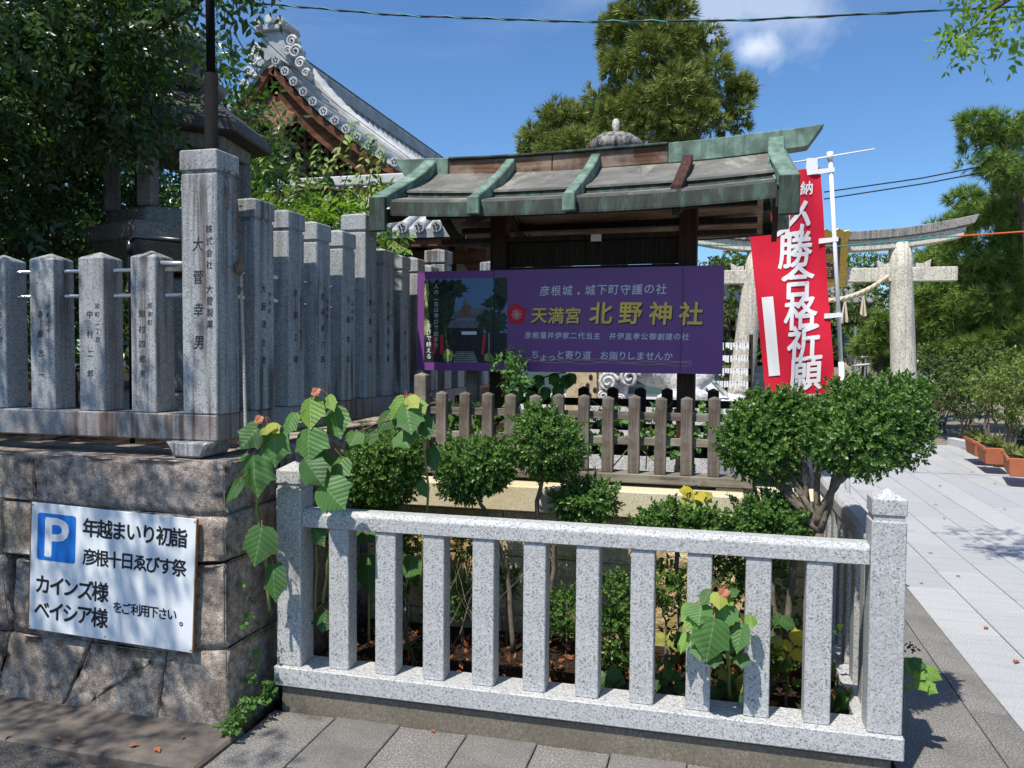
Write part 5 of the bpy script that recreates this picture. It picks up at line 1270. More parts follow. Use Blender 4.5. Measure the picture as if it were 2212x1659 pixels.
for trk in ([(468, 372), (478, 400), (482, 430), (478, 460)], [(512, 375), (506, 420), (512, 460), (505, 500), (514, 560)], [(508, 372), (498, 398), (508, 430), (515, 470), (518, 540)]):
    MB().tube([tuple(np.array([-1.99+.006, P(x, y, 3.0)[1]-(518-x)*.002*0, P(x, y, 3.02)[2]])+np.array([0, (x-495)*.0022, 0])-o0) for x, y in trk], .0022, 5).build('stem', 'dry_vine', dv)
for k in range(16):
    x, y = R_.choice([(470, 375), (478, 385), (474, 420), (508, 372), (512, 385), (500, 440), (512, 450), (508, 478), (512, 495), (505, 505), (518, 560), (510, 530)])
    q = np.array([-1.985, 3.0+(x-495)*.0022, P(x, y+R_.uniform(-8, 8), 3.02)[2]])-o0
    vs, fs, ids = leaf_rows([(q, (R_.uniform(-.4, .8), R_.uniform(-1, 1), R_.uniform(-1, .2)), (1, 0, .3), .022, .014)])
    npmesh('dry_leaf', vs, fs, 'dry_vine', dv)
# ================================================================== VEGETATION
def mpp(x, y, Y): q = P(x, y, Y); return float((q-np.array([0, 0, H]))@fw)/(W_*F_)
def Bl(x, y, rx_, ry_, Y, dep=.85):
    q = P(x, y, Y); k = mpp(x, y, Y); return (q[0], q[1], q[2], rx_*k, rx_*k*dep, ry_*k)
SPC = [sprig(8, .20, .072, .034, 1, 3, .8), sprig(7, .17, .078, .034, 1, 4, .8, .1), sprig(9, .24, .066, .030, 1, 5, .7, .1)]
SPCH = [sprig(9, .20, .12, .042, 1, 6, .8, .6), sprig(7, .16, .115, .04, 1, 7, .8, .7)]
def kite(n, length, L, w_, seed):
    r = random.Random(seed); vs, fs, ids = [], [], []
    for i in range(n):
        t = (i+.4)/n; th = i*2.4+r.uniform(-.4, .4); a = r.uniform(.55, 1.15)*(1.15-.5*t); base = np.array([0, 0, t*length]); d = np.array([math.sin(a)*math.cos(th), math.sin(a)*math.sin(th), math.cos(a)])
        s_ = np.array([-math.sin(th), math.cos(th), 0]); nn = np.cross(s_, d); k = L*r.uniform(.75, 1.1); o = len(vs)
        vs += [base, base+d*k*.5+s_*w_/2-nn*w_*.10, base+d*k, base+d*k*.5-s_*w_/2-nn*w_*.10]; fs += [(o, o+1, o+2), (o, o+2, o+3)]; ids += [i]*4
    return np.array(vs), np.array(fs), np.array(ids)
SPH = [kite(9, .030, .018, .0105, 1), kite(8, .026, .018, .0105, 2), kite(10, .040, .017, .010, 3)]
def stems_mesh(paths, mat, parent, name='branch', r0=.012, r1=.004, wob=.01):
    for pts in paths: limb(pts, r0, r1, None, 7, wob).build(name, mat, parent, smooth=True)
# ---------------- clipped hollies
def holly(label, blobs, Yc, dens=1500, trunk=None, size=1.0, group=None, twigs=True, name='clipped_holly', r0=.014):
    bl = [Bl(*b) for b in blobs]; base = (bl[0][0], bl[0][1], .1) if trunk is None else tuple(trunk[0])
    t = thing(name, label, 'shrub', base, 0, group)
    def rel(q): return tuple(np.array(q, float)-np.array(base))
    bl2 = [tuple(b[:3])+tuple(q*.90 for q in b[3:6]) for b in bl]; bl2 += [tuple(b[:3])+tuple(q*.62 for q in b[3:6]) for b in bl]; pts, nr = blob_pts(bl2, dens*1.7, .24, .09)
    # stray shoots on the upper side
    for b in bl:
        n = 15; d = rng.normal(size=(n, 3)); d[:, 2] = abs(d[:, 2])+.3; d /= np.linalg.norm(d, axis=1, keepdims=True)
        for k in range(1, 4):
            pts = np.concatenate([pts, np.array(b[:3])+d*np.array(b[3:6])*(.86+.09*k)]); nr = np.concatenate([nr, d+np.array([0, 0, .6])])
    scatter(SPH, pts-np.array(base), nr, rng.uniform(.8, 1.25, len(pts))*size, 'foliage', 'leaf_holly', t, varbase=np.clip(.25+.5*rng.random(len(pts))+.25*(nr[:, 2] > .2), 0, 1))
    # branches
    if trunk is not None:
        tp = [rel(q) for q in trunk]; limb(tp, r0, r0*.6, None, 8, .006).build('trunk', 'bark_pale', t, smooth=True); top = tp[-1]
    else: top = (0, 0, .25); limb([(0, 0, 0), (0, 0, .25)], r0, r0*.6, None, 7).build('trunk', 'bark_pale', t)
    for b in bl[:6]:
        c = rel(b[:3]); mid = (np.array(top)*.45+np.array(c)*.55+np.array([R_.uniform(-.03, .03), 0, -.02])); limb([top, tuple(mid), c], r0*.6, .003, None, 6, .008).build('branch', 'bark_pale', t, smooth=True)
        for k in range(5):
            q = np.array(c)+np.array([R_.uniform(-.7, .7)*b[3], R_.uniform(-.7, .7)*b[4], R_.uniform(-.6, .6)*b[5]]); limb([tuple(mid), tuple(q)], r0*.3, .0015, None, 5, .006).build('twig', 'bark_pale', t)
    return t
def tp(x, y, Y): return P(x, y, Y)
holly('round clipped holly with stray tips, leftmost of the topiary balls, beside the big leaves', [(826, 1018, 92, 82, 3.55), (868, 990, 50, 50, 3.5), (800, 1060, 55, 45, 3.6)], 3.55, trunk=[tp(880, 1420, 3.6), tp(860, 1250, 3.6), tp(835, 1090, 3.55)])
holly('clipped holly ball on a slanting stem, second topiary from the left above the rail', [(1022, 1008, 84, 62, 3.6), (1000, 1040, 55, 40, 3.6), (1065, 1010, 45, 48, 3.6)], 3.6, trunk=[tp(1110, 1420, 3.7), tp(1095, 1230, 3.7), tp(1050, 1110, 3.65), tp(1030, 1070, 3.6)])
holly('tall clipped holly ball on a slim upright stem in front of the pickets', [(1182, 960, 80, 72, 3.7), (1160, 920, 35, 35, 3.7), (1215, 990, 40, 40, 3.7)], 3.7, trunk=[tp(1160, 1420, 3.75), tp(1157, 1150, 3.75), tp(1165, 1060, 3.72), tp(1178, 1015, 3.7)])
holly('small clipped holly ball just above the rail before the pale capping stones', [(1272, 1085, 62, 46, 3.75), (1235, 1085, 40, 32, 3.75)], 3.75, trunk=[tp(1180, 1380, 3.8), tp(1200, 1180, 3.8), tp(1240, 1105, 3.78)])
holly('low spreading holly with bright tips just behind the rail', [(1455, 1122, 62, 30, 3.6), (1400, 1140, 30, 22, 3.6), (1530, 1138, 55, 28, 3.6)], 3.6, 1500, trunk=[tp(1470, 1400, 3.65), tp(1465, 1250, 3.65), tp(1460, 1150, 3.62)])
holly('dark lower holly clump below the large double crowned holly', [(1660, 1115, 68, 50, 3.5), (1625, 1140, 55, 40, 3.5), (1700, 1150, 45, 40, 3.45)], 3.5, 1500, trunk=[tp(1680, 1420, 3.5), tp(1670, 1260, 3.5), tp(1660, 1150, 3.5)])
bh = holly('large holly tree with two wide crowns on forked trunks beside the right end post', [(1650, 920, 76, 56, 3.55), (1605, 960, 50, 62, 3.5), (1655, 985, 70, 55, 3.5), (1720, 932, 68, 54, 3.6), (1780, 915, 60, 50, 3.5), (1835, 905, 70, 52, 3.4), (1905, 912, 80, 76, 3.35), (1860, 960, 95, 70, 3.3), (1795, 960, 55, 52, 3.4), (1955, 900, 50, 66, 3.4), (1960, 960, 42, 42, 3.35), (1845, 852, 50, 26, 3.5), (1930, 850, 55, 30, 3.5), (1700, 880, 45, 26, 3.6), (1650, 885, 45, 28, 3.6), (1985, 865, 22, 26, 3.45)], 3.5, 1500,
           trunk=[tp(1750, 1500, 3.45), tp(1758, 1250, 3.45), tp(1770, 1150, 3.42)], r0=.03, name='holly_tree')
def rel0(q): return tuple(np.array(q)-np.array(bh.location))
for pts, r_ in (([tp(1770, 1150, 3.42), tp(1760, 1115, 3.42), tp(1725, 1060, 3.45), tp(1700, 1010, 3.5), tp(1690, 960, 3.55)], .014), ([tp(1765, 1130, 3.42), tp(1790, 1070, 3.4), tp(1815, 1035, 3.35), tp(1795, 990, 3.4), tp(1800, 950, 3.4)], .017), ([tp(1740, 1085, 3.45), tp(1745, 1020, 3.45), tp(1730, 990, 3.45), tp(1720, 940, 3.5)], .011), ([tp(1815, 1040, 3.35), tp(1850, 1000, 3.33), tp(1880, 960, 3.33)], .012), ([tp(1700, 1400, 3.5), tp(1712, 1200, 3.5), tp(1705, 1060, 3.5), tp(1660, 1010, 3.5)], .016)):
    limb([rel0(q) for q in pts], r_, r_*.55, None, 8, .006).build('branch', 'bark_pale', bh, smooth=True)
for lab, bb in (('dark clipped holly seen between the middle balusters', [(1325, 1300, 48, 55, 3.65), (1330, 1390, 42, 60, 3.6)]), ('squat holly in the shade between the fifth and sixth balusters', [(1225, 1325, 48, 45, 3.75)]),
                ('small shaded holly between the third and fourth balusters', [(1000, 1290, 42, 45, 3.7), (1010, 1180, 30, 30, 3.75)]), ('ragged dark holly between the second and third balusters', [(880, 1240, 30, 40, 3.6)]),
                ('narrow holly spray in shade left of the large trunk', [(1440, 1270, 45, 40, 3.6), (1560, 1240, 60, 60, 3.7)]), ('thin holly sprig at the foot of the yellow wall', [(1095, 1260, 20, 24, 3.8)]),
                ('deep shaded holly behind the balusters near the large trunk', [(1650, 1250, 50, 45, 3.6)]), ('low dark holly at the left end of the bed', [(870, 1180, 40, 50, 3.65), (910, 1500, 30, 25, 3.35)])):
    holly(lab, bb, 3.6, 900, name='understory_holly', r0=.008)
# ---------------- undergrowth (uncountable)
SPU = [sprig(6, .10, .05, .034, 1, 21, .3), sprig(7, .12, .045, .03, 1, 22, .3, .2)]
pts = []; nr = []
for _ in range(430):
    x = R_.uniform(-1.7, .48); y = R_.uniform(3.25, 3.9); dens_ = .06+.55*(x > -.15)
    if R_.random() > dens_: continue
    pts.append((x, y, .1+abs(R_.gauss(0, .24 if x > -.35 else .07)))); nr.append((R_.uniform(-.8, .8), R_.uniform(-1, .3), R_.uniform(-.2, 1)))
tag(scatter(SPU, pts, nr, rng.uniform(.7, 1.3, len(pts)), 'undergrowth', 'leaf_under'), 'tangle of dull green and yellowing leaves filling the shaded planting bed', 'undergrowth', kind='stuff')
pts = [(R_.uniform(-1.75, .5), R_.uniform(3.2, 3.9), .105+R_.random()*.02) for _ in range(900)]
vs, fs, ids = leaf_rows([((0, 0, 0), (1, 0, 0), (0, .2, 1), .045, .022)])
tag(scatter([(vs, fs, ids)], pts, [(R_.uniform(-1, 1), R_.uniform(-1, 1), R_.uniform(-.4, .6)) for _ in pts], rng.uniform(.5, 1.2, len(pts)), 'leaf_litter', 'dry_leaf'), 'brown dead leaves lying on the soil of the planting bed', 'leaf litter', kind='stuff')
# thin straggly dead stems between balusters
for k, (x, lab) in enumerate(((-.98, 'bare twiggy dead stem leaning at the foot of the yellow wall'), (-1.2, 'straggly dry stem in the shade by the third baluster'), (.2, 'thin bare branch crossing behind the last balusters'))):
    t = thing('dead_stem', lab, 'plant', (x, 3.45, .1))
    for q in range(4): limb([(0, 0, 0), (R_.uniform(-.1, .1), 0, .15), (R_.uniform(-.25, .25), R_.uniform(-.1, .1), .4+R_.uniform(0, .15))], .005, .0012, None, 5, .015).build('stem', 'bark_pale', t)
# ---------------- big leaved seedlings, every leaf its own piece
def bigshape():
    # (u across, v along) half outline of a broad three-pointed leaf, base at v=0, tip at v=1
    return [(0, .0), (.12, -.07), (.30, -.05), (.44, .08), (.50, .25), (.50, .42), (.56, .60), (.40, .62), (.26, .76), (.12, .88), (0, 1.0)]
def big_leaf(parent, base, tip, width, normal, mat, fold=.18, droop=.12, name='leaf', base0=(0, 0, 0)):
    b = np.array(base, float); t = np.array(tip, float); L = np.linalg.norm(t-b); d = (t-b)/L; n_ = np.array(normal, float); n_ -= d*(n_@d); n_ /= np.linalg.norm(n_); s_ = np.cross(d, n_)
    hs = bigshape(); rows = []; V = []; UV = []; F = []
    ks = (-1, -.6, -.25, 0, .25, .6, 1)
    jj = R_.uniform(-.08, .08); ph = R_.uniform(0, 6)
    for (u, v) in hs:
        for k in ks:
            uu = u*k*(1+jj*(1 if k > 0 else -1)); q = b+d*L*(v+ .0)+s_*width*uu + n_*(-abs(uu)*width*fold*1.0 - droop*L*v*v + .03*L*math.sin(v*5+ph)*abs(uu)*2+.012*L*math.sin(11*v+7*uu+ph))
            V.append(q-np.array(base0)); UV.append((uu, v))
    m_ = len(ks)
    for i in range(len(hs)-1):
        for k in range(m_-1): F.append((i*m_+k, i*m_+k+1, (i+1)*m_+k+1, (i+1)*m_+k))
    me = bpy.data.meshes.new(name); me.from_pydata([tuple(q) for q in V], [], F); uvl = me.uv_layers.new(name='UVMap')
    for l in me.loops: uvl.data[l.index].uv = UV[l.vertex_index]
    for p in me.polygons: p.use_smooth = True
    me.materials.append(MATS[mat]); o = bpy.data.objects.new(name, me); COL.objects.link(o); o.parent = parent; return o
def seedling(label, stems, leaves, zoomfn, base_pt, name='big_leaf_seedling'):
    t = thing(name, label, 'plant', tuple(base_pt)); b0 = np.array(base_pt)
    for pts in stems: limb([tuple(np.array(q)-b0) for q in pts], .007, .003, None, 6, .004).build('stem', 'stem_green', t, smooth=True)
    for (x0, y0, x1, y1, w_, Y, mat, *rest) in leaves:
        a = zoomfn(x0, y0); c = zoomfn(x1, y1); Yt = Y-(rest[0] if rest else .05)
        A_ = P(*a, Y); C_ = P(*c, Yt); k = mpp(*a, Y)*(.33)
        tilt = rest[1] if len(rest) > 1 else R_.uniform(-.25, .25)
        lf = big_leaf(t, A_, C_, w_*k*1.12, (tilt, -1, .55), mat, R_.uniform(.1, .3), R_.uniform(.05, .2), base0=b0)
        # leaf stalk
        st = min(stems, key=lambda s_: min(np.linalg.norm(np.array(q)-A_) for q in s_)); q = min(st, key=lambda s_: np.linalg.norm(np.array(s_)-A_)); 
        mid = (np.array(q)+A_)/2+np.array([0, -.0, .025]); MB().tube([tuple(np.array(q)-b0), tuple(mid-b0), tuple(A_-b0)], .0017, 5).build('leaf_stalk', 'stem_red', t)
    return t
zl = lambda x, y: (466.3+.3307*x, 823+.3307*y)
D_, M_, B_, Y_ = 'big_leaf_dark', 'big_leaf_mid', 'big_leaf_bright', 'big_leaf_yellow'
LA = [(620, 120, 612, 318, 165, 3.0, B_), (515, 215, 435, 360, 105, 2.98, M_), (765, 185, 805, 378, 155, 3.05, M_), (608, 320, 590, 525, 215, 2.96, M_), (735, 95, 765, 190, 70, 3.02, B_), (585, 510, 690, 680, 170, 2.93, D_), (640, 480, 740, 610, 130, 3.0, D_), (700, 680, 840, 840, 225, 2.92, M_, .02), (830, 505, 760, 655, 160, 3.05, M_), (840, 330, 890, 350, 60, 3.05, D_), (560, 215, 585, 270, 70, 3.04, B_)]
LB = [(285, 295, 145, 445, 170, 2.90, D_), (340, 285, 330, 350, 110, 2.9, Y_), (385, 345, 378, 562, 175, 2.92, M_), (245, 490, 240, 762, 215, 2.88, M_), (165, 640, 45, 798, 90, 2.86, D_), (345, 510, 330, 600, 70, 2.95, M_), (200, 470, 150, 520, 60, 2.92, M_), (370, 290, 405, 335, 60, 2.92, Y_)]
LCc = [(1230, 108, 1135, 250, 105, 3.25, B_), (1250, 105, 1320, 172, 90, 3.25, Y_), (1245, 168, 1275, 348, 155, 3.22, M_), (1140, 205, 1050, 325, 125, 3.25, D_), (1355, 235, 1395, 380, 105, 3.28, D_), (1215, 328, 1255, 430, 150, 3.25, M_), (1310, 140, 1365, 205, 80, 3.27, B_), (930, 335, 870, 420, 120, 3.2, M_), (1400, 440, 1435, 590, 100, 3.35, D_), (1020, 340, 1000, 420, 90, 3.25, D_), (1330, 660, 1380, 760, 70, 3.4, M_)]
LD = [(300, 960, 245, 1215, 195, 2.88, D_), (375, 1200, 370, 1450, 140, 2.9, D_), (640, 960, 700, 1080, 90, 3.1, M_), (735, 1110, 720, 1150, 60, 3.15, M_), (720, 1500, 690, 1640, 170, 3.15, D_), (950, 950, 1030, 1050, 150, 3.35, D_), (1000, 1150, 980, 1400, 190, 3.3, D_), (1290, 1150, 1240, 1300, 140, 3.5, M_)]
PPf = lambda x, y, Y: P(*zl(x, y), Y)
s1 = [PPf(700, 1450, 3.15), PPf(745, 1100, 3.1), PPf(710, 700, 3.05), PPf(680, 400, 3.03), PPf(660, 230, 3.01), PPf(655, 90, 3.0)]
seedling('big leaved seedling with a pinkish tip rising behind the left end post', [s1], LA, zl, (s1[0][0], s1[0][1], .1))
s2 = [PPf(340, 1250, 2.93), PPf(260, 850, 2.92), PPf(280, 600, 2.91), PPf(300, 400, 2.9), PPf(310, 260, 2.9)]
seedling('big leaved seedling with an orange tip growing beside the rope', [s2], LB, zl, (s2[0][0], s2[0][1], .1))
s3 = [PPf(1330, 1400, 3.5), PPf(1390, 700, 3.35), PPf(1350, 350, 3.28), PPf(1290, 230, 3.25), PPf(1245, 95, 3.25)]
seedling('big leaved seedling in front of the wooden corner post', [s3], LCc, zl, (s3[0][0], s3[0][1], .1))
s4 = [PPf(350, 1500, 2.95), PPf(320, 1100, 2.93), PPf(300, 940, 2.92)]
seedling('low drooping big leaves against the shaded wall left of the end post', [s4, [PPf(1000, 1700, 3.3), PPf(1000, 1100, 3.3)], [PPf(650, 1500, 3.15), PPf(660, 950, 3.12)]], LD, zl, (s4[0][0], s4[0][1], .1))
zr = lambda x, y: (1261.8+.3168*x, 1234.4+.3168*y)
LE = [(1000, 420, 985, 560, 110, 3.0, D_), (885, 340, 832, 630, 215, 2.93, M_, .02), (800, 225, 780, 365, 165, 2.97, M_), (965, 225, 955, 395, 150, 2.98, M_), (712, 225, 728, 410, 100, 2.99, B_), (915, 145, 925, 255, 100, 2.96, 'big_leaf_yellow'), (862, 128, 800, 225, 95, 2.99, D_), (790, 470, 790, 610, 120, 2.97, M_), (880, 560, 885, 650, 100, 2.97, D_), (700, 420, 655, 560, 60, 3.03, B_), (990, 120, 1035, 170, 90, 3.0, D_), (960, 170, 1010, 225, 70, 3.0, B_), (1075, 360, 1040, 560, 110, 2.98, M_), (1080, 560, 1075, 660, 90, 3.0, D_), (1130, 300, 1150, 380, 70, 3.02, B_)]
s5 = [P(*zr(1000, 900), 3.25), P(*zr(980, 600), 3.15), P(*zr(930, 380), 3.05), P(*zr(900, 270), 2.99), P(*zr(940, 150), 2.97)]
sd5 = seedling('big leaved seedling poking out between two balusters near the right end', [s5], LE, zr, (s5[0][0], s5[0][1], .1))
def flower(parent, x, y, Y, sz):
    b0 = np.array(parent.location)
    for k in range(4):
        th = k*1.57+.5; c = P(x, y, Y); big_leaf(parent, c, c+np.array([math.cos(th)*sz, -.25*sz, math.sin(th)*sz*.7]), sz*1.0, (0, -1, .6), 'big_leaf_red', base0=b0, name='new_leaf')
for pn, (x, y), Y in (('a', (683, 846), 2.99), ('b', (560, 906), 2.89), ('e', (1563, 1281), 2.96)):
    flower([o for o in bpy.data.objects if o.name.startswith('big_leaf_seedling')][{'a': 0, 'b': 1, 'e': 4}[pn]], x, y, Y, .026)
# yellow leaved sprig above the capping and sprigs low right
def viburnum(label, cx_, cy_, Y, n, r_, mats, berries=2, name='berry_shrub', basez=.1):
    c = P(cx_, cy_, Y); t = thing(name, label, 'plant', (c[0], c[1], basez)); b0 = np.array((c[0], c[1], basez)); k = mpp(cx_, cy_, Y)
    for i in range(n):
        th = R_.uniform(-3.0, 3.0); rr_ = R_.uniform(.15, 1)*r_*k; q = c+np.array([math.cos(th)*rr_, R_.uniform(-.5, .5)*rr_, math.sin(th)*rr_*.9]); L = R_.uniform(.05, .075)
        dr = np.array([math.cos(th)+R_.uniform(-.5, .5), R_.uniform(-.8, 0), R_.uniform(-1.0, .3)]); dr /= np.linalg.norm(dr)
        big_leaf(t, q, q+dr*L, L*.8, (R_.uniform(-.6, .6), -1, .7), R_.choice(mats), base0=b0)
        if i % 3 == 0: limb([tuple(c-b0-np.array([0, 0, .1])), tuple(q-b0)], .003, .0012, None, 5, .004).build('twig', 'stem_green', t)
    limb([(0, 0, 0), tuple(c-b0)], .006, .003, None, 6, .008).build('stem', 'bark_pale', t)
    for i in range(berries):
        th = R_.uniform(0, 6.28); q = c+np.array([math.cos(th)*r_*k*.8, -.03, abs(math.sin(th))*r_*k]); mb = MB()
        for _ in range(12): mb.ico(tuple(q-b0+np.array([R_.gauss(0, .009), R_.gauss(0, .009), R_.gauss(0, .009)])), .0038, 1)
        mb.build('berry_cluster', 'berry', t)
    return t
viburnum('yellow leaved sprig with black berries standing above the low holly', 1507, 1075, 3.62, 7, 24, ['big_leaf_gold', 'big_leaf_yellow'], 2, 'yellow_sprig')
viburnum('green and yellow leaved sprig by the foot of the right end post', 1800, 1515, 3.30, 9, 40, [B_, Y_, D_], 1)
viburnum('hanging green and yellow leaves between the last two balusters', 1700, 1400, 3.35, 9, 45, [M_, Y_, 'big_leaf_gold'], 0)
viburnum('sprig with dark berries sticking out past the right end post', 1955, 1440, 3.35, 10, 48, [B_, D_, M_], 3, basez=.02)
viburnum('sparse yellow green sprig behind the seedling at the right', 1590, 1480, 3.35, 10, 38, [Y_, D_], 1)
viburnum('dull green drooping leaves low behind the seventh baluster', 1420, 1470, 3.4, 12, 50, [D_, M_], 0)
viburnum('small pale green sprig at the foot of the sixth baluster', 1310, 1450, 3.35, 6, 26, [M_], 0)
viburnum('olive leaves in deep shade beside the trunk', 1450, 1360, 3.5, 12, 50, [D_, Y_], 1)
viburnum('tall olive leaved shrub behind the eighth baluster', 1640, 1350, 3.5, 12, 55, [D_, D_, Y_], 1)
# pale vine in front of the sign
vb_ = thing('pale_vine', 'small pale green leafy shoot overlapping the lower edge of the purple sign', 'plant', tuple(P(1090, 900, 4.45)))
pts, nr = blob_pts([Bl(1093, 815, 38, 30, 4.45), Bl(1095, 780, 20, 20, 4.45), Bl(1120, 835, 22, 15, 4.45)], 330, .6); b0 = np.array(vb_.location)
scatter([sprig(5, .06, .045, .034, 1, 31, .4, .4)], pts-b0, nr, rng.uniform(.7, 1.1, len(pts)), 'foliage', 'leaf_vine', vb_); limb([(0, 0, 0), tuple(P(1095, 790, 4.45)-b0)], .006, .003, None, 6, .01).build('stem', 'stem_green', vb_)
mb_ = thing('broad_leaf_branch', 'dark broad leaves on a branch hanging below the purple sign', 'plant', tuple(P(1110, 900, 4.9))); b0 = np.array(mb_.location)
limb([(0, 0, 0), tuple(P(1130, 850, 4.9)-b0), tuple(P(1180, 815, 4.85)-b0), tuple(P(1240, 800, 4.85)-b0)], .007, .003, None, 6, .01).build('stem', 'bark', mb_)
for (x, y) in ((1130, 820), (1150, 845), (1165, 812), (1180, 838), (1195, 808), (1208, 830), (1222, 812), (1140, 870), (1118, 845), (1235, 808), (1160, 865), (1105, 860)):
    a = P(x, y, 4.85); big_leaf(mb_, a, a+np.array([R_.uniform(-.03, .03), -.02, -.085]), .075, (R_.uniform(-.3, .3), -1, .4), 'big_leaf_dark', base0=b0)
for lab, xs_ in (('light green vine with lobed leaves inside the picket enclosure at the left', (950, 1100)), ('leafy green plant growing behind the pickets by the right post', (1240, 1560))):
    c = P((xs_[0]+xs_[1])/2, 950, 4.7); t = thing('enclosure_plant', lab, 'plant', (c[0], c[1], .87)); pts = []; nr = []
    for _ in range(150 if xs_[0] < 1000 else 120): q = P(R_.uniform(*xs_), R_.uniform(880, 985), R_.uniform(4.45, 5.1)); pts.append(q-np.array([c[0], c[1], .87])); nr.append((R_.uniform(-1, 1), -.6, R_.uniform(-.3, 1)))
    scatter([sprig(5, .07, .05, .036, 1, 33, .4, .3)], pts, nr, rng.uniform(.7, 1.2, len(pts)), 'foliage', 'leaf_vine', t)
    for k in range(5): limb([(R_.uniform(-.3, .3), 0, 0), (R_.uniform(-.4, .4), 0, .4)], .004, .002, None, 5, .01).build('stem', 'stem_green', t)
# ---------------- weeds and wall creeper at the left corner
wd = thing('corner_weeds', 'fresh green weeds climbing from the corner between wall and railing', 'weeds', (-1.86, 2.98, 0)); pts = []; nr = []
for _ in range(90):
    t = R_.random(); x, y = (488+100*t+R_.uniform(-12, 12), 1585-95*t+R_.uniform(-22, 12)); Y = 2.72+.33*t; q = P(x, y, Y); q[0] = min(max(q[0], -1.90), -1.83); q[1] = Y; pts.append(q-np.array([-1.86, 2.98, 0])); nr.append((R_.uniform(-.3, 1), R_.uniform(-1, .2), R_.uniform(.1, 1)))
for _ in range(14): pts.append(np.array([-1.895, 2.95+R_.uniform(-.06, .06), .15+R_.random()*.5])-np.array([-1.86, 2.98, 0])); nr.append((1, -.4, R_.uniform(-.5, .5)))
scatter([sprig(4, .03, .032, .024, 1, 35, .3)], pts, nr, rng.uniform(.7, 1.2, len(pts)), 'foliage', 'leaf_vine', wd)
# ---------------- fallen leaves
lv = None
spots = [(2130, 1357, 'p'), (2105, 1170, 'p'), (2170, 1100, 'p'), (2010, 1195, 'p'), (2060, 1150, 'p'), (2040, 1120, 'p'), (1990, 1260, 'p'), (2190, 1050, 'p'), (2150, 1045, 'p'), (2100, 1020, 'p'), (2070, 1245, 'p'), (2195, 1430, 'p'), (1960, 1265, 'p'), (2030, 1050, 'p'), (2080, 985, 'p'), (2020, 1090, 'p'), (2180, 1190, 'p'), (2120, 1010, 'p'),
         (935, 1580, 'f'), (395, 1622, 'r'), (15, 1620, 'r'), (160, 1632, 'r'), (340, 1650, 'r'), (290, 1640, 'r'), (540, 1578, 'f'), (125, 1625, 'r')]
for (x, y, k) in spots:
    q = P(x, y, 5.0); d = q-np.array([0, 0, H]); zt = 0.004 if k != 'r' else -.028; q = np.array([0, 0, H])+d*((zt-H)/d[2])
    if k == 'r' and q[1] > 2.46: q[2] = .024
    if k == 'f' and x < 600: q = np.array([-1.84, 2.85, .01])
    vs, fs, ids = leaf_rows([((-.5, 0, .0), (1, 0, 0.12), (0, 0, 1), 1.0, .55)])
    if lv is None: lv = npmesh('fallen_leaf', vs, fs, 'dry_leaf'); o = lv
    else: o = share(lv, 'fallen_leaf', (0, 0, 0))
    s_ = R_.uniform(.03, .05)*(1.3 if k == 'p' else 1); o.location = (q[0], q[1], q[2]+.002); o.scale = (s_, s_, s_); o.rotation_euler = (R_.uniform(-.2, .2), R_.uniform(-.25, .25), R_.uniform(0, 6.28))
    tag(o, {'p': 'dry orange brown leaf fallen on the pale path slabs', 'f': 'curled dry leaf near the foot of the front railing', 'r': 'dead leaf on the dark street edge below the stone wall'}[k], 'leaf', {'p': 'dry leaves fallen on the path', 'f': 'dry leaves by the railing', 'r': 'dead leaves along the street edge'}[k])
# ---------------- trees
def tree(name, label, cat, base, trunk, blobs, protos, dens, mat, size=1.0, shell=.45, lump=.2, down=0.0, flat=0.0, r0=.15, bark='bark', limbs=True, varf=None, sizes=(.8, 1.25)):
    t = thing(name, label, cat, base); b0 = np.array(base)
    pts, nr = blob_pts(blobs, dens, shell, lump, down, flat)
    scatter(protos, pts-b0, nr, rng.uniform(*sizes, len(pts))*size, 'crown', mat, t, varbase=np.clip(rng.normal(.5, .22, len(pts)), 0, 1))
    tr = [tuple(np.array(q)-b0) for q in trunk]; limb(tr, r0, r0*.35, None, 10, r0*.15).build('trunk', bark, t, smooth=True)
    if limbs:
        for b in blobs:
            c = np.array(b[:3])-b0; st = min(tr, key=lambda q: abs(q[2]-(c[2]-.4*b[5]))); limb([st, tuple((np.array(st)+c)/2+np.array([0, 0, .08])), tuple(c)], r0*.35, r0*.08, None, 6, r0*.2).build('limb', bark, t, smooth=True)
    return t
# shady tree upper left, overhanging the wall and posts
LB_ = [(-4.9, 4.9, 3.3, 1.1, .9, 1.1), (-4.0, 4.3, 3.75, .72, .7, .5), (-5.4, 4.4, 3.0, 1.1, .9, 1.3), (-3.35, 4.0, 3.82, .42, .4, .22), (-4.6, 3.9, 2.6, .75, .45, .6), (-3.8, 4.15, 3.15, .45, .4, .4), (-4.9, 3.8, 2.3, .8, .45, .5), (-3.9, 3.6, 3.4, .8, .5, .5), (-4.4, 3.4, 3.0, .6, .4, .5),
       (-2.75, 3.9, 3.60, .24, .3, .14), (-2.45, 3.9, 3.62, .16, .2, .05), (-3.4, 4.2, 3.0, .25, .25, .18), (-3.35, 3.8, 3.35, .36, .35, .26),
       (-4.15, 3.5, 2.1, .30, .2, .18)]
FB_ = [(-4.0, 1.3, 4.1, 1.1, .75, .4), (-3.25, 1.35, 4.0, .62, .55, .24), (-4.7, 2.3, 3.8, .8, .8, .5), (-3.3, .5, 4.2, .6, .5, .25), (-3.9, 2.6, 3.7, .55, .45, .3)]
lt = tree('shade_tree', 'dense dark leafed tree overhanging the stone lantern and granite posts', 'tree', (-5.0, 5.2, 1.0), [(-5.0, 5.2, 1.0), (-4.9, 5.0, 2.2), (-4.7, 4.8, 3.2), (-4.4, 4.4, 4.2)], LB_, SPC, 100, 'leaf_shade_tree', 1.0, .8, .2, .25, r0=.14)
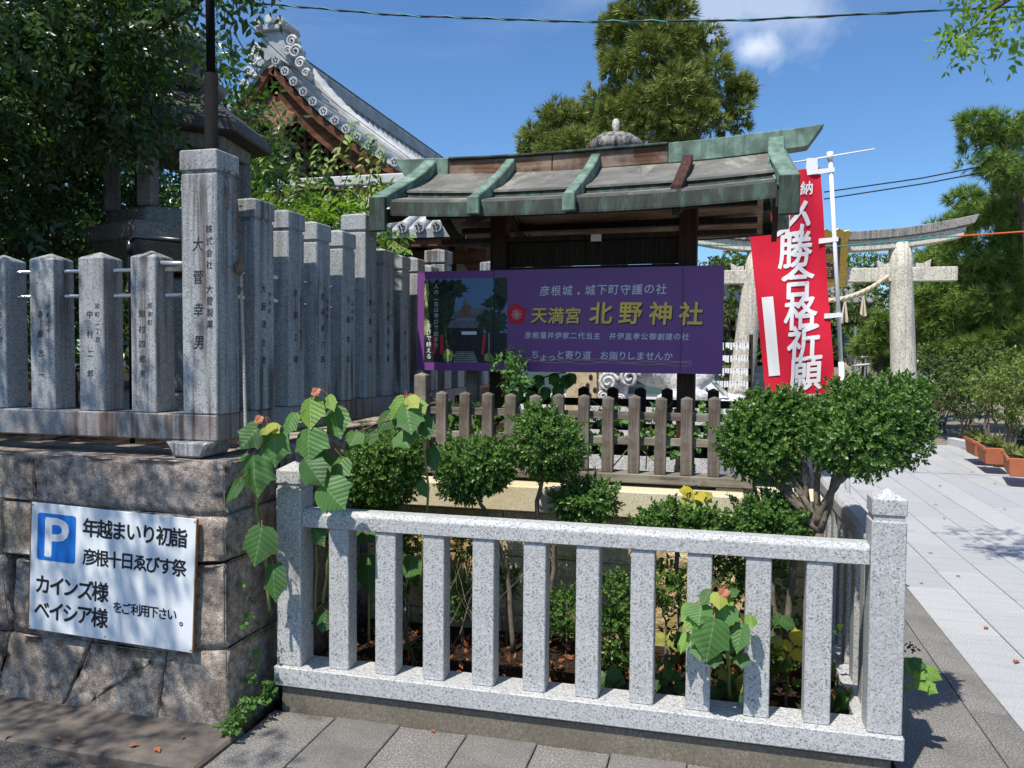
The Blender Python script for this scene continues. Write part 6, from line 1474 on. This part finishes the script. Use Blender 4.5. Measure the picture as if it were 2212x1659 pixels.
pts, nr = blob_pts(FB_, 34, .9, .35, .2); b0 = np.array([-5.0, 5.2, 1.0])
scatter(SPC, pts-b0, nr, rng.uniform(.9, 1.35, len(pts)), 'overhanging_foliage', 'leaf_shade_tree', lt)
for q in ([(-4.5, 4.5, 3.9), (-4.4, 3.2, 4.1), (-4.0, 1.4, 4.15), (-3.0, 1.2, 4.05)], [(-4.5, 4.5, 3.9), (-3.4, 4.1, 3.75), (-2.6, 3.9, 3.56), (-2.05, 3.9, 3.47)]): limb([tuple(np.array(p)-b0) for p in q], .05, .006, None, 7, .04).build('limb', 'bark', lt, smooth=True)
# back-up greenery behind the posts, left
tree('back_tree', 'dense green tree far left behind the stone lantern', 'tree', (-6.5, 8.0, 1.0), [(-6.5, 8, 1), (-6.4, 8, 4)], [(-6.6, 8, 3.6, 1.8, 1.2, 1.7), (-5.2, 7.6, 2.4, 1.2, .8, 1.0), (-8.4, 8, 3.5, 1.6, 1.2, 2.2)], SPC, 45, 'leaf_shade_tree', 1.7, .6, .2, .2, r0=.16)
# cherry-like saplings behind the side posts
cb = [Bl(660, 490, 85, 32, 6.6), Bl(745, 480, 75, 45, 6.8), Bl(570, 450, 32, 30, 6.4), Bl(795, 450, 35, 45, 7.0), Bl(695, 435, 45, 24, 6.7), Bl(780, 510, 50, 35, 6.5), Bl(850, 520, 32, 18, 7.0), Bl(620, 500, 75, 35, 6.0)]
ct = tree('cherry_sapling', 'bright lime green sapling in front of the hall gable above the posts', 'tree', (-3.6, 6.7, 1.0), [(-3.6, 6.7, 1.0), (-3.5, 6.7, 2.2), (-3.4, 6.7, 3.0)], cb, SPCH, 62, 'leaf_cherry', 1.0, .85, .25, .15, r0=.05, sizes=(.7, 1.15))
b0 = np.array(ct.location)
for (x, y, x2, y2) in ((640, 430, 640, 330), (700, 420, 745, 290), (740, 440, 768, 262), (760, 450, 800, 290), (790, 450, 815, 300), (560, 400, 525, 300), (560, 410, 545, 290), (600, 420, 570, 330), (720, 450, 700, 340), (800, 450, 830, 330), (810, 470, 850, 400), (660, 430, 690, 310), (520, 380, 510, 280), (840, 520, 880, 540)):
    A_, C_ = P(x, y, 6.7), P(x2, y2, 6.5); n = 10; pts = [A_*(1-k/n)+C_*k/n for k in range(n+1)]; limb([tuple(q-b0) for q in pts[::5]], .006, .002, None, 5, .01).build('shoot', 'stem_green', ct)
    dv_ = (C_-A_)/np.linalg.norm(C_-A_); lvz = []
    for k, q in enumerate(pts):
        for s_ in (-1, 1):
            th = R_.uniform(0, 3.14); lvz.append((q-b0, (math.cos(th)*s_*.8, -.6*math.sin(th), -.75+R_.uniform(0, .5)), (0, -1, .6), .105*R_.uniform(.7, 1.1), .036))
    vs, fs, ids = leaf_rows(lvz); npmesh('shoot_leaves', vs, fs, 'leaf_cherry', ct, var=rng.random(len(vs)//5).repeat(5))
# cedar
def cedar():
    CB = [Bl(1395, 10, 100, 90, 24), Bl(1335, 70, 45, 60, 24), Bl(1455, 60, 55, 60, 24), Bl(1400, 120, 85, 70, 23.6), Bl(1335, 170, 45, 60, 24), Bl(1510, 115, 60, 55, 24), Bl(1520, 190, 70, 60, 23.6), Bl(1440, 200, 75, 60, 23.2), Bl(1350, 240, 70, 55, 23.4), Bl(1280, 240, 60, 50, 24), Bl(1225, 270, 60, 45, 24), Bl(1180, 305, 50, 35, 24), Bl(1585, 235, 42, 62, 24), Bl(1500, 270, 70, 45, 23.4), Bl(1420, 290, 80, 45, 23.2), Bl(1300, 310, 80, 40, 23.2), Bl(1390, -60, 80, 60, 24), Bl(1600, 190, 25, 25, 24), Bl(1480, 330, 60, 40, 24), Bl(1230, 325, 60, 30, 23.5), Bl(1145, 328, 28, 18, 24)]
    big = []
    for b in CB:      # each mass breaks up into smaller clumps
        c = np.array(b[:3]); r = np.array(b[3:6])
        for k in range(9):
            d = rng.normal(size=3); d[1] = -abs(d[1])*.9; d /= np.linalg.norm(d); q = c+d*r*.72; s_ = rng.uniform(.36, .56)
            big.append((q[0], q[1], q[2], r[0]*s_, r[0]*s_*.8, r[2]*s_*.9))
    pr = [tuft(16, .40, .055, .9, 41, .18), tuft(14, .36, .05, 1.1, 42, .2), tuft(18, .42, .05, .8, 43, .16)]
    t = tree('cedar_tree', 'tall olive green cedar rising behind the shelter roof', 'tree', (-1.6, 24.4, 0), [(-1.6, 24.4, 0), (-1.6, 24.4, 6), (-1.7, 24.4, 12.5)], big, pr, 30, 'leaf_cedar', .60, .5, .25, .0, .3, r0=.45, limbs=False)
cedar()
# pines
PT = [tuft(30, .17, .012, 1.2, 51), tuft(26, .155, .012, 1.35, 52), tuft(32, .18, .011, 1.05, 53)]
def pine(label, Y, pads, trunk, dens=42, size=1.0, r0=.12, base=None):
    bl = []
    for p_ in pads:
        b = Bl(*p_, Y+R_.uniform(-.4, .4), .8); c = np.array(b[:3]); r = np.array(b[3:6])
        for k in range(5):
            q = c+rng.uniform(-.62, .62, 3)*r; s_ = rng.uniform(.45, .62); bl.append((q[0], q[1], q[2], r[0]*s_, r[1]*s_, r[2]*s_))
    return tree('pine_tree', label, 'tree', base or (trunk[0][0], trunk[0][1], 0), trunk, bl, PT, dens, 'leaf_pine', size, .45, .2, -.25, .25, r0=r0, bark='bark', limbs=False)
tk = [P(2235, 920, 16.5), P(2225, 700, 16.5), P(2215, 500, 16.5), P(2190, 350, 16.5), P(2150, 300, 16.5)]
t = pine('pine with separate rounded needle pads high at the right edge', 16.5, [(2140, 275, 72, 34), (2195, 290, 50, 40), (2110, 300, 40, 26), (2145, 355, 62, 34), (2190, 345, 40, 36), (2160, 395, 50, 22)], tk, 48, 1.05, .09, base=(tk[0][0], tk[0][1], 0))
tk = [P(2190, 900, 17.5), P(2150, 800, 17.5), P(2170, 650, 17.5), P(2200, 500, 17.5)]
pine('broad pine filling the right edge beyond the torii column', 17.5, [(2150, 470, 80, 36), (2200, 520, 60, 40), (2100, 520, 55, 36), (2170, 590, 80, 45), (2080, 590, 60, 34), (2020, 620, 50, 26), (2110, 660, 75, 36), (2190, 690, 60, 45), (2040, 690, 55, 25), (1985, 640, 35, 22), (2130, 440, 45, 26), (2080, 475, 40, 22), (2140, 560, 60, 34), (2210, 570, 40, 40), (2150, 660, 60, 34), (2090, 700, 60, 30), (2200, 770, 50, 30), (2150, 745, 70, 34), (2060, 745, 45, 22), (2210, 620, 50, 60), (2010, 560, 40, 22), (2200, 440, 45, 36), (2060, 640, 40, 24)], tk, 42, 1.1, .12, base=(tk[0][0], tk[0][1], 0))
tk = [P(2020, 900, 20), P(2030, 800, 20), P(2010, 650, 20), P(2030, 560, 20)]
pine('pine seen between the torii column and the broad pine', 20, [(2010, 650, 45, 26), (1995, 690, 35, 22), (2040, 570, 45, 28), (2000, 735, 45, 20), (2080, 430, 40, 25), (2060, 500, 55, 34), (2030, 540, 40, 24), (1990, 600, 34, 22), (2100, 460, 50, 30)], tk, 34, 1.25, .10, base=(tk[0][0], tk[0][1], 0))
tk = [P(1905, 930, 19), P(1900, 760, 19), P(1885, 700, 19)]
pine('low pine with pale needle tufts seen left of the torii column', 19, [(1905, 700, 30, 22), (1885, 735, 34, 18), (1900, 790, 34, 14), (1870, 760, 24, 14)], tk, 45, 1.5, .08, base=(tk[0][0], tk[0][1], 0))
SPF = [sprig(9, .34, .14, .08, 1, 61, .4), sprig(8, .30, .15, .08, 1, 62, .4)]
def far(name, label, Y, bb, dens=9, size=1.0, mat='leaf_far', tz=None, cat='tree'):
    bl = [Bl(*b, Y) for b in bb]; c = bl[0]; base = (c[0], c[1], 0)
    return tree(name, label, cat, base, [base, (c[0], c[1], max(.5, c[2]-.5*c[5]))], bl, SPF, dens, mat, size, .6, .3, 0, r0=.12, limbs=False)
far('maple_tree', 'dark green broadleaf tree framed by the torii left of its column', 27, [(1870, 660, 60, 90), (1840, 740, 50, 50), (1900, 620, 45, 50), (1850, 600, 40, 30), (1800, 700, 60, 70), (1900, 720, 50, 60), (1780, 620, 50, 50)], 12, 1.0)
far('camphor_tree', 'round topped light green tree behind the torii tie beam', 34, [(1865, 580, 42, 32), (1890, 640, 60, 50), (1830, 640, 50, 45)], 10, 1.2, 'leaf_shrub')
far('evergreen_tree', 'dark tree between the shelter post and the torii left column', 22, [(1575, 600, 50, 90), (1560, 720, 50, 80), (1530, 640, 40, 80), (1600, 760, 40, 40)], 12, 1.0)
far('grove_tree', 'dark tree rising beyond the right hand pines', 30, [(2170, 590, 80, 90), (2060, 660, 80, 80), (2170, 700, 110, 90), (1990, 710, 60, 70)], 9, 1.3)
far('oak_tree', 'leafy tree seen through the gap under the sign', 20, [(1020, 770, 60, 60), (1100, 720, 60, 80), (1180, 740, 70, 70), (1280, 760, 80, 60)], 10, 1.0)
# uncountable far woodland closing the view
pts = []; nr = []
for _ in range(9000):
    a = R_.uniform(-.9, .62); d = R_.uniform(44, 52); x = d*math.sin(a); y = d*math.cos(a); z = R_.uniform(0, 1)**.8*(5.2+1.3*math.sin(a*23)+1.0*math.sin(a*57+1))
    pts.append((x, y, z)); nr.append((R_.uniform(-1, 1), -1, R_.uniform(-.2, 1)))
tag(scatter(SPF, pts, nr, rng.uniform(2.4, 4.4, len(pts)), 'woodland', 'leaf_far'), 'far belt of woodland beyond the shrine grounds', 'woodland', kind='stuff')
# shrubs along the gravel at the right
def shrub(label, Y, bb, mat='leaf_shrub', size=.55, dens=90, name='garden_shrub', stems=6):
    bl = [Bl(*b, Y) for b in bb]; c = bl[0]; base = (c[0], c[1], 0.0); t = thing(name, label, 'shrub', base); b0 = np.array(base)
    pts, nr = blob_pts(bl, dens, .5, .25); scatter(SPF, pts-b0, nr, rng.uniform(.7, 1.3, len(pts))*size, 'foliage', mat, t, varbase=np.clip(rng.normal(.5, .25, len(pts)), 0, 1))
    for k in range(stems):
        b = R_.choice(bl); q = np.array(b[:3])-b0; limb([(R_.uniform(-.15, .15), R_.uniform(-.1, .1), 0), tuple(q*[.6, .6, .5]+np.array([R_.uniform(-.1, .1), 0, 0])), tuple(q)], .022, .006, None, 6, .03).build('stem', 'bark_pale', t, smooth=True)
    return t
shrub('yellow green variegated azalea with bare twisted stems at the right edge', 12.5, [(2170, 850, 55, 35), (2205, 820, 50, 55), (2130, 835, 40, 30), (2200, 880, 40, 30)], 'leaf_shrub', .33, 190, stems=12)
shrub('rounded green shrub at the edge of the gravel beyond the planters', 16, [(2085, 850, 50, 42), (2060, 810, 40, 35), (2110, 800, 45, 40), (2140, 790, 50, 40)], 'leaf_far', .5, 90)
shrub('dark rounded shrub under the pines beside the torii column', 17.5, [(2030, 780, 45, 30), (2050, 830, 30, 45), (2080, 770, 50, 30)], 'leaf_far', .5, 80)
shrub('low mixed hedge in dull orange and green between pines and gravel', 19, [(1985, 820, 22, 28), (2005, 860, 18, 20), (2110, 870, 50, 30), (2180, 770, 60, 50)], 'leaf_shrub', .5, 70)
# branch hanging in at the upper right
br = thing('overhanging_branch', 'sunlit leafy branch hanging into the upper right corner', 'branch', (2.3, 5.3, 4.2)); b0 = np.array([2.3, 5.3, 4.2])
bl = [Bl(2170, 15, 45, 38, 5.3), Bl(2120, 30, 50, 22, 5.3), Bl(2085, 55, 26, 30, 5.3), Bl(2090, 85, 18, 22, 5.3), Bl(2205, 60, 25, 40, 5.3), (1.9, 5.0, 4.0, .5, .4, .25), (1.5, 5.6, 4.1, .35, .3, .15)]
pts, nr = blob_pts(bl, 60, .8, .3, .35); scatter(SPC, pts-b0, nr, rng.uniform(.75, 1.15, len(pts)), 'foliage', 'leaf_cherry', br); limb([(0, 0, 0), tuple(P(2150, 20, 5.3)-b0), tuple(P(2085, 70, 5.3)-b0)], .02, .004, None, 6, .02).build('stem', 'bark', br, smooth=True)
# ---------------- planters
def planter(label, x, y, Y_, L, rot, n=26):
    q = P(x, y, Y_); d = q-np.array([0, 0, H]); q = np.array([0, 0, H])+d*((.13-H)/d[2]) if True else q
    t = thing('planter_box', label, 'planter', (q[0], q[1], .13), rot, 'terracotta planters along the kerb')
    h = .22; mb = MB(); w0, w1 = .10, .125
    for (xx, yy, z) in ((-L/2+.03, -w0, 0), (L/2-.03, -w0, 0), (L/2-.03, w0, 0), (-L/2+.03, w0, 0), (-L/2, -w1, h), (L/2, -w1, h), (L/2, w1, h), (-L/2, w1, h)): mb.v.append((xx, yy, z))
    mb.f = [(0, 3, 2, 1), (0, 1, 5, 4), (1, 2, 6, 5), (2, 3, 7, 6), (3, 0, 4, 7), (4, 5, 6, 7)]; mb.build('box', 'terracotta', t, .008)
    MB().box(-L/2-.015, L/2+.015, -w1-.015, -w1+.012, h-.03, h+.012).build('rim', 'terracotta', t, .004); MB().box(-L/2-.015, L/2+.015, w1-.012, w1+.015, h-.03, h+.012).build('rim', 'terracotta', t, .004)
    MB().box(-L/2+.01, L/2-.01, -w1+.013, w1-.013, h-.01, h+.006).build('soil', 'soil', t)
    for s_ in (-1, 1): MB().box(s_*L*.3-.02, s_*L*.3+.02, -w1-.006, -w1+.02, .06, .15).build('rib', 'terracotta', t, .004)
    pl_ = thing('potted_plant', label.replace('terracotta planter', 'strap leaved plants in the planter').replace('trough', 'plants'), 'plant', (q[0], q[1], .13+h)); pts = []; nr = []
    for _ in range(n): pts.append((R_.uniform(-L/2, L/2)*math.cos(rot), R_.uniform(-L/2, L/2)*math.sin(rot), .01)); nr.append((R_.uniform(-.9, .9), R_.uniform(-.9, .9), 1))
    vs, fs, ids = leaf_rows([((0, 0, 0), (math.cos(k*1.2)*.8, math.sin(k*1.2)*.8, 1.0), (0, 0, 1), .14, .03) for k in range(6)]); scatter([(vs, fs, ids)], pts, nr, rng.uniform(.6, 1.2, len(pts)), 'leaves', 'leaf_grass', pl_)
    return t
planter('terracotta planter farthest along the kerb by the gravel', 2114, 982, 13.5, .62, 1.5); planter('terracotta planter in the middle of the row on the kerb', 2140, 998, 12.6, .62, 1.45); planter('terracotta planter nearest, at the right edge of the picture', 2196, 1022, 11.6, .75, 1.35)
q = P(2165, 975, 13.2); pt = thing('round_pot', 'dark round pot with grey strap leaves behind the terracotta row', 'pot', (q[0]+.25, 13.3, .1)); MB().lathe([(.16, 0), (.24, .22), (.27, .24), (.25, .25)], (0, 0, 0), 18).build('pot', 'green_pot', pt, smooth=True)
vs, fs, ids = leaf_rows([((0, 0, .2), (math.cos(k*.7)*.7, math.sin(k*.7)*.7, 1.0+.3*math.sin(k)), (0, 0, 1), .42, .05) for k in range(30)]); npmesh('strap_leaves', vs, fs, 'leaf_far', pt, var=rng.random(30).repeat(5))
gp = thing('grass_tuft', 'small yellow green grass tuft on the gravel', 'plant', tuple(P(2125, 893, 17)*[1, 1, 0])); vs, fs, ids = leaf_rows([((0, 0, 0), (math.cos(k*.7)*.8, math.sin(k*.7)*.8, 1), (0, 0, 1), .3, .03) for k in range(30)]); npmesh('blades', vs, fs, 'leaf_grass', gp, var=rng.random(30).repeat(5))
mh = thing('manhole_cover', 'grey round cover set in the gravel', 'cover', (5.3, 21.5, 0)); MB().tube([(0, 0, -.01), (0, 0, .012)], .42, 24).build('lid', 'galvanised', mh)
# ---------------- far shrine bits behind the banner
fs_ = thing('worship_hall', 'dark worship hall with stone steps and hanging cords seen behind the torii', 'hall', (1.0, 31, 0)); off = Vector((1.0, 31, 0))
for k in range(5): loc(MB().box(-1.4, 3.4, 27.2+.45*k, 27.65+.45*k, 0, .24+.22*k)).build('step', 'far_step', fs_, .01)
loc(MB().box(-3.2, 5.2, 29.4, 29.5, 0, 1.1)).build('platform', 'far_step', fs_); loc(MB().box(-3.2, 5.2, 31.5, 31.7, 1.1, 3.4)).build('wall', 'far_wood', fs_)
for x in (-1.6, 3.6): loc(MB().box(x-.16, x+.16, 29.6, 29.9, 1.1, 3.3)).build('pillar', 'far_wood', fs_)
loc(MB().prism([(-5, 3.3), (5.4, 3.3), (4.4, 4.0), (-3.6, 4.0)], 29, 31, 'xz')).build('roof', 'roof_tile', fs_)
for x in (.35, .62, .9): loc(MB().tube([(x, 29.6, 3.2), (x, 29.6, 2.0)], .05, 6)).build('bell_cord', 'white_paint', fs_)
loc(MB().box(.2, 1.3, 28.9, 29.3, 1.1, 1.75)).build('offering_box', 'far_step', fs_)
sc_ = thing('scaffold_frame', 'grey scaffold pipe frame standing behind the banner pole', 'scaffold', (3.3, 20, 0)); off = Vector((3.3, 20, 0))
for x, y0, y1, r_ in ((1848, 705, 870, .03), (1884, 695, 870, .035), (1865, 700, 860, .02)): loc(MB().tube([tuple(P(x, y1, 20)), tuple(P(x+(10 if x == 1865 else 0), y0, 20))], r_, 8)).build('upright', 'galvanised', sc_)
for y in (738, 772, 790): loc(MB().tube([tuple(P(1845, y, 20)), tuple(P(1975 if y == 772 else 1888, y-4, 20))], .03, 8)).build('crossbar', 'galvanised', sc_)
cone = thing('road_barrier', 'red and white notice panel beside the scaffold', 'barrier', tuple(P(1812, 830, 18)*[1, 1, 0])); zb_ = P(1812, 822, 18)[2]; MB().box(-.22, .30, -.02, .02, zb_-.35, zb_+.1).build('panel', 'notice_red', cone, .01); MB().box(-.15, .22, -.026, -.021, zb_-.12, zb_-.02).build('stripe', 'white_paint', cone); MB().box(-.2, -.16, -.02, .02, 0, zb_-.35).build('leg', 'white_paint', cone); MB().box(.24, .28, -.02, .02, 0, zb_-.35).build('leg', 'white_paint', cone)
bl_ = thing('storage_shed', 'low shed with a blue roof far behind the scaffold', 'shed', tuple(P(1890, 740, 30)*[1, 1, 0])); zb_ = P(1890, 728, 30)[2]; MB().box(-1.0, 1.2, 0, 2, 0, zb_-.3).build('wall', 'plaster', bl_); MB().prism([(-1.3, zb_-.3), (1.5, zb_-.3), (1.3, zb_+.25), (-1.1, zb_+.25)], -.3, 2.2, 'xz').build('roof', 'far_blue_roof', bl_)
wc = thing('far_car', 'white car glimpsed under the pines', 'car', tuple(P(2030, 800, 32)*[1, 1, 0])); MB().prism([(-1.9, .3), (-1.9, .85), (-1.3, 1.0), (-.9, 1.42), (.6, 1.42), (1.1, 1.0), (1.9, .9), (1.9, .3)], -.8, .8, 'xz').build('body', 'car_white', wc, .05); MB().prism([(-1.1, 1.0), (-.85, 1.34), (.55, 1.34), (.9, 1.0)], -.83, -.81, 'xz').build('side_window', 'rubber', wc)
for x in (-1.2, 1.2): MB().tube([(x, -.82, .32), (x, -.6, .32)], .31, 14).build('wheel', 'rubber', wc)
pr_ = thing('paper_wish_rack', 'wooden rack tied with white paper slips left of the torii column', 'rack', tuple(P(1578, 800, 13)*[1, 1, 0])); 
for z in (1.1, 1.3, 1.5, 1.7): MB().tube([(-.35, 0, z), (.3, 0, z)], .012, 6).build('rail', 'far_wood', pr_)
for x in (-.35, .3): MB().box(x-.03, x+.03, -.03, .03, 0, 1.85).build('post', 'far_wood', pr_)
ppm = MB()
for z in (1.1, 1.3, 1.5, 1.7):
    for k in range(16): x = -.33+.04*k+R_.uniform(-.01, .01); ppm.box(x, x+.03, -.03, -.02, z-.05-R_.random()*.05, z+.02)
ppm.build('paper_slips', 'white_paint', pr_)
mt = thing('mint_bucket', 'mint green bucket in the courtyard seen below the sign', 'bucket', tuple(P(985, 830, 8)*[1, 1, 0])); zb_ = P(985, 822, 8)[2]; MB().lathe([(.10, 0), (.14, zb_-.2), (.15, zb_), (.17, zb_+.08), (.10, zb_+.1)], (0, 0, 0), 16).build('bucket', 'mint', mt, smooth=True)
dk = thing('dark_van', 'dark vehicle standing in shade beyond the picket fence', 'van', tuple(P(1150, 830, 12)*[1, 1, 0])); MB().prism([(-1.9, .3), (-1.9, 1.6), (-1.6, 1.75), (1.2, 1.75), (1.6, 1.1), (1.9, 1.0), (1.9, .3)], -.7, .7, 'xz').build('body', 'plastic_black', dk, .05)
MB().prism([(-1.7, 1.15), (-1.5, 1.62), (1.1, 1.62), (1.4, 1.15)], -.73, -.71, 'xz').build('side_window', 'glass', dk)
for x in (-1.2, 1.2): MB().tube([(x, -.72, .32), (x, -.5, .32)], .31, 14).build('wheel', 'rubber', dk)
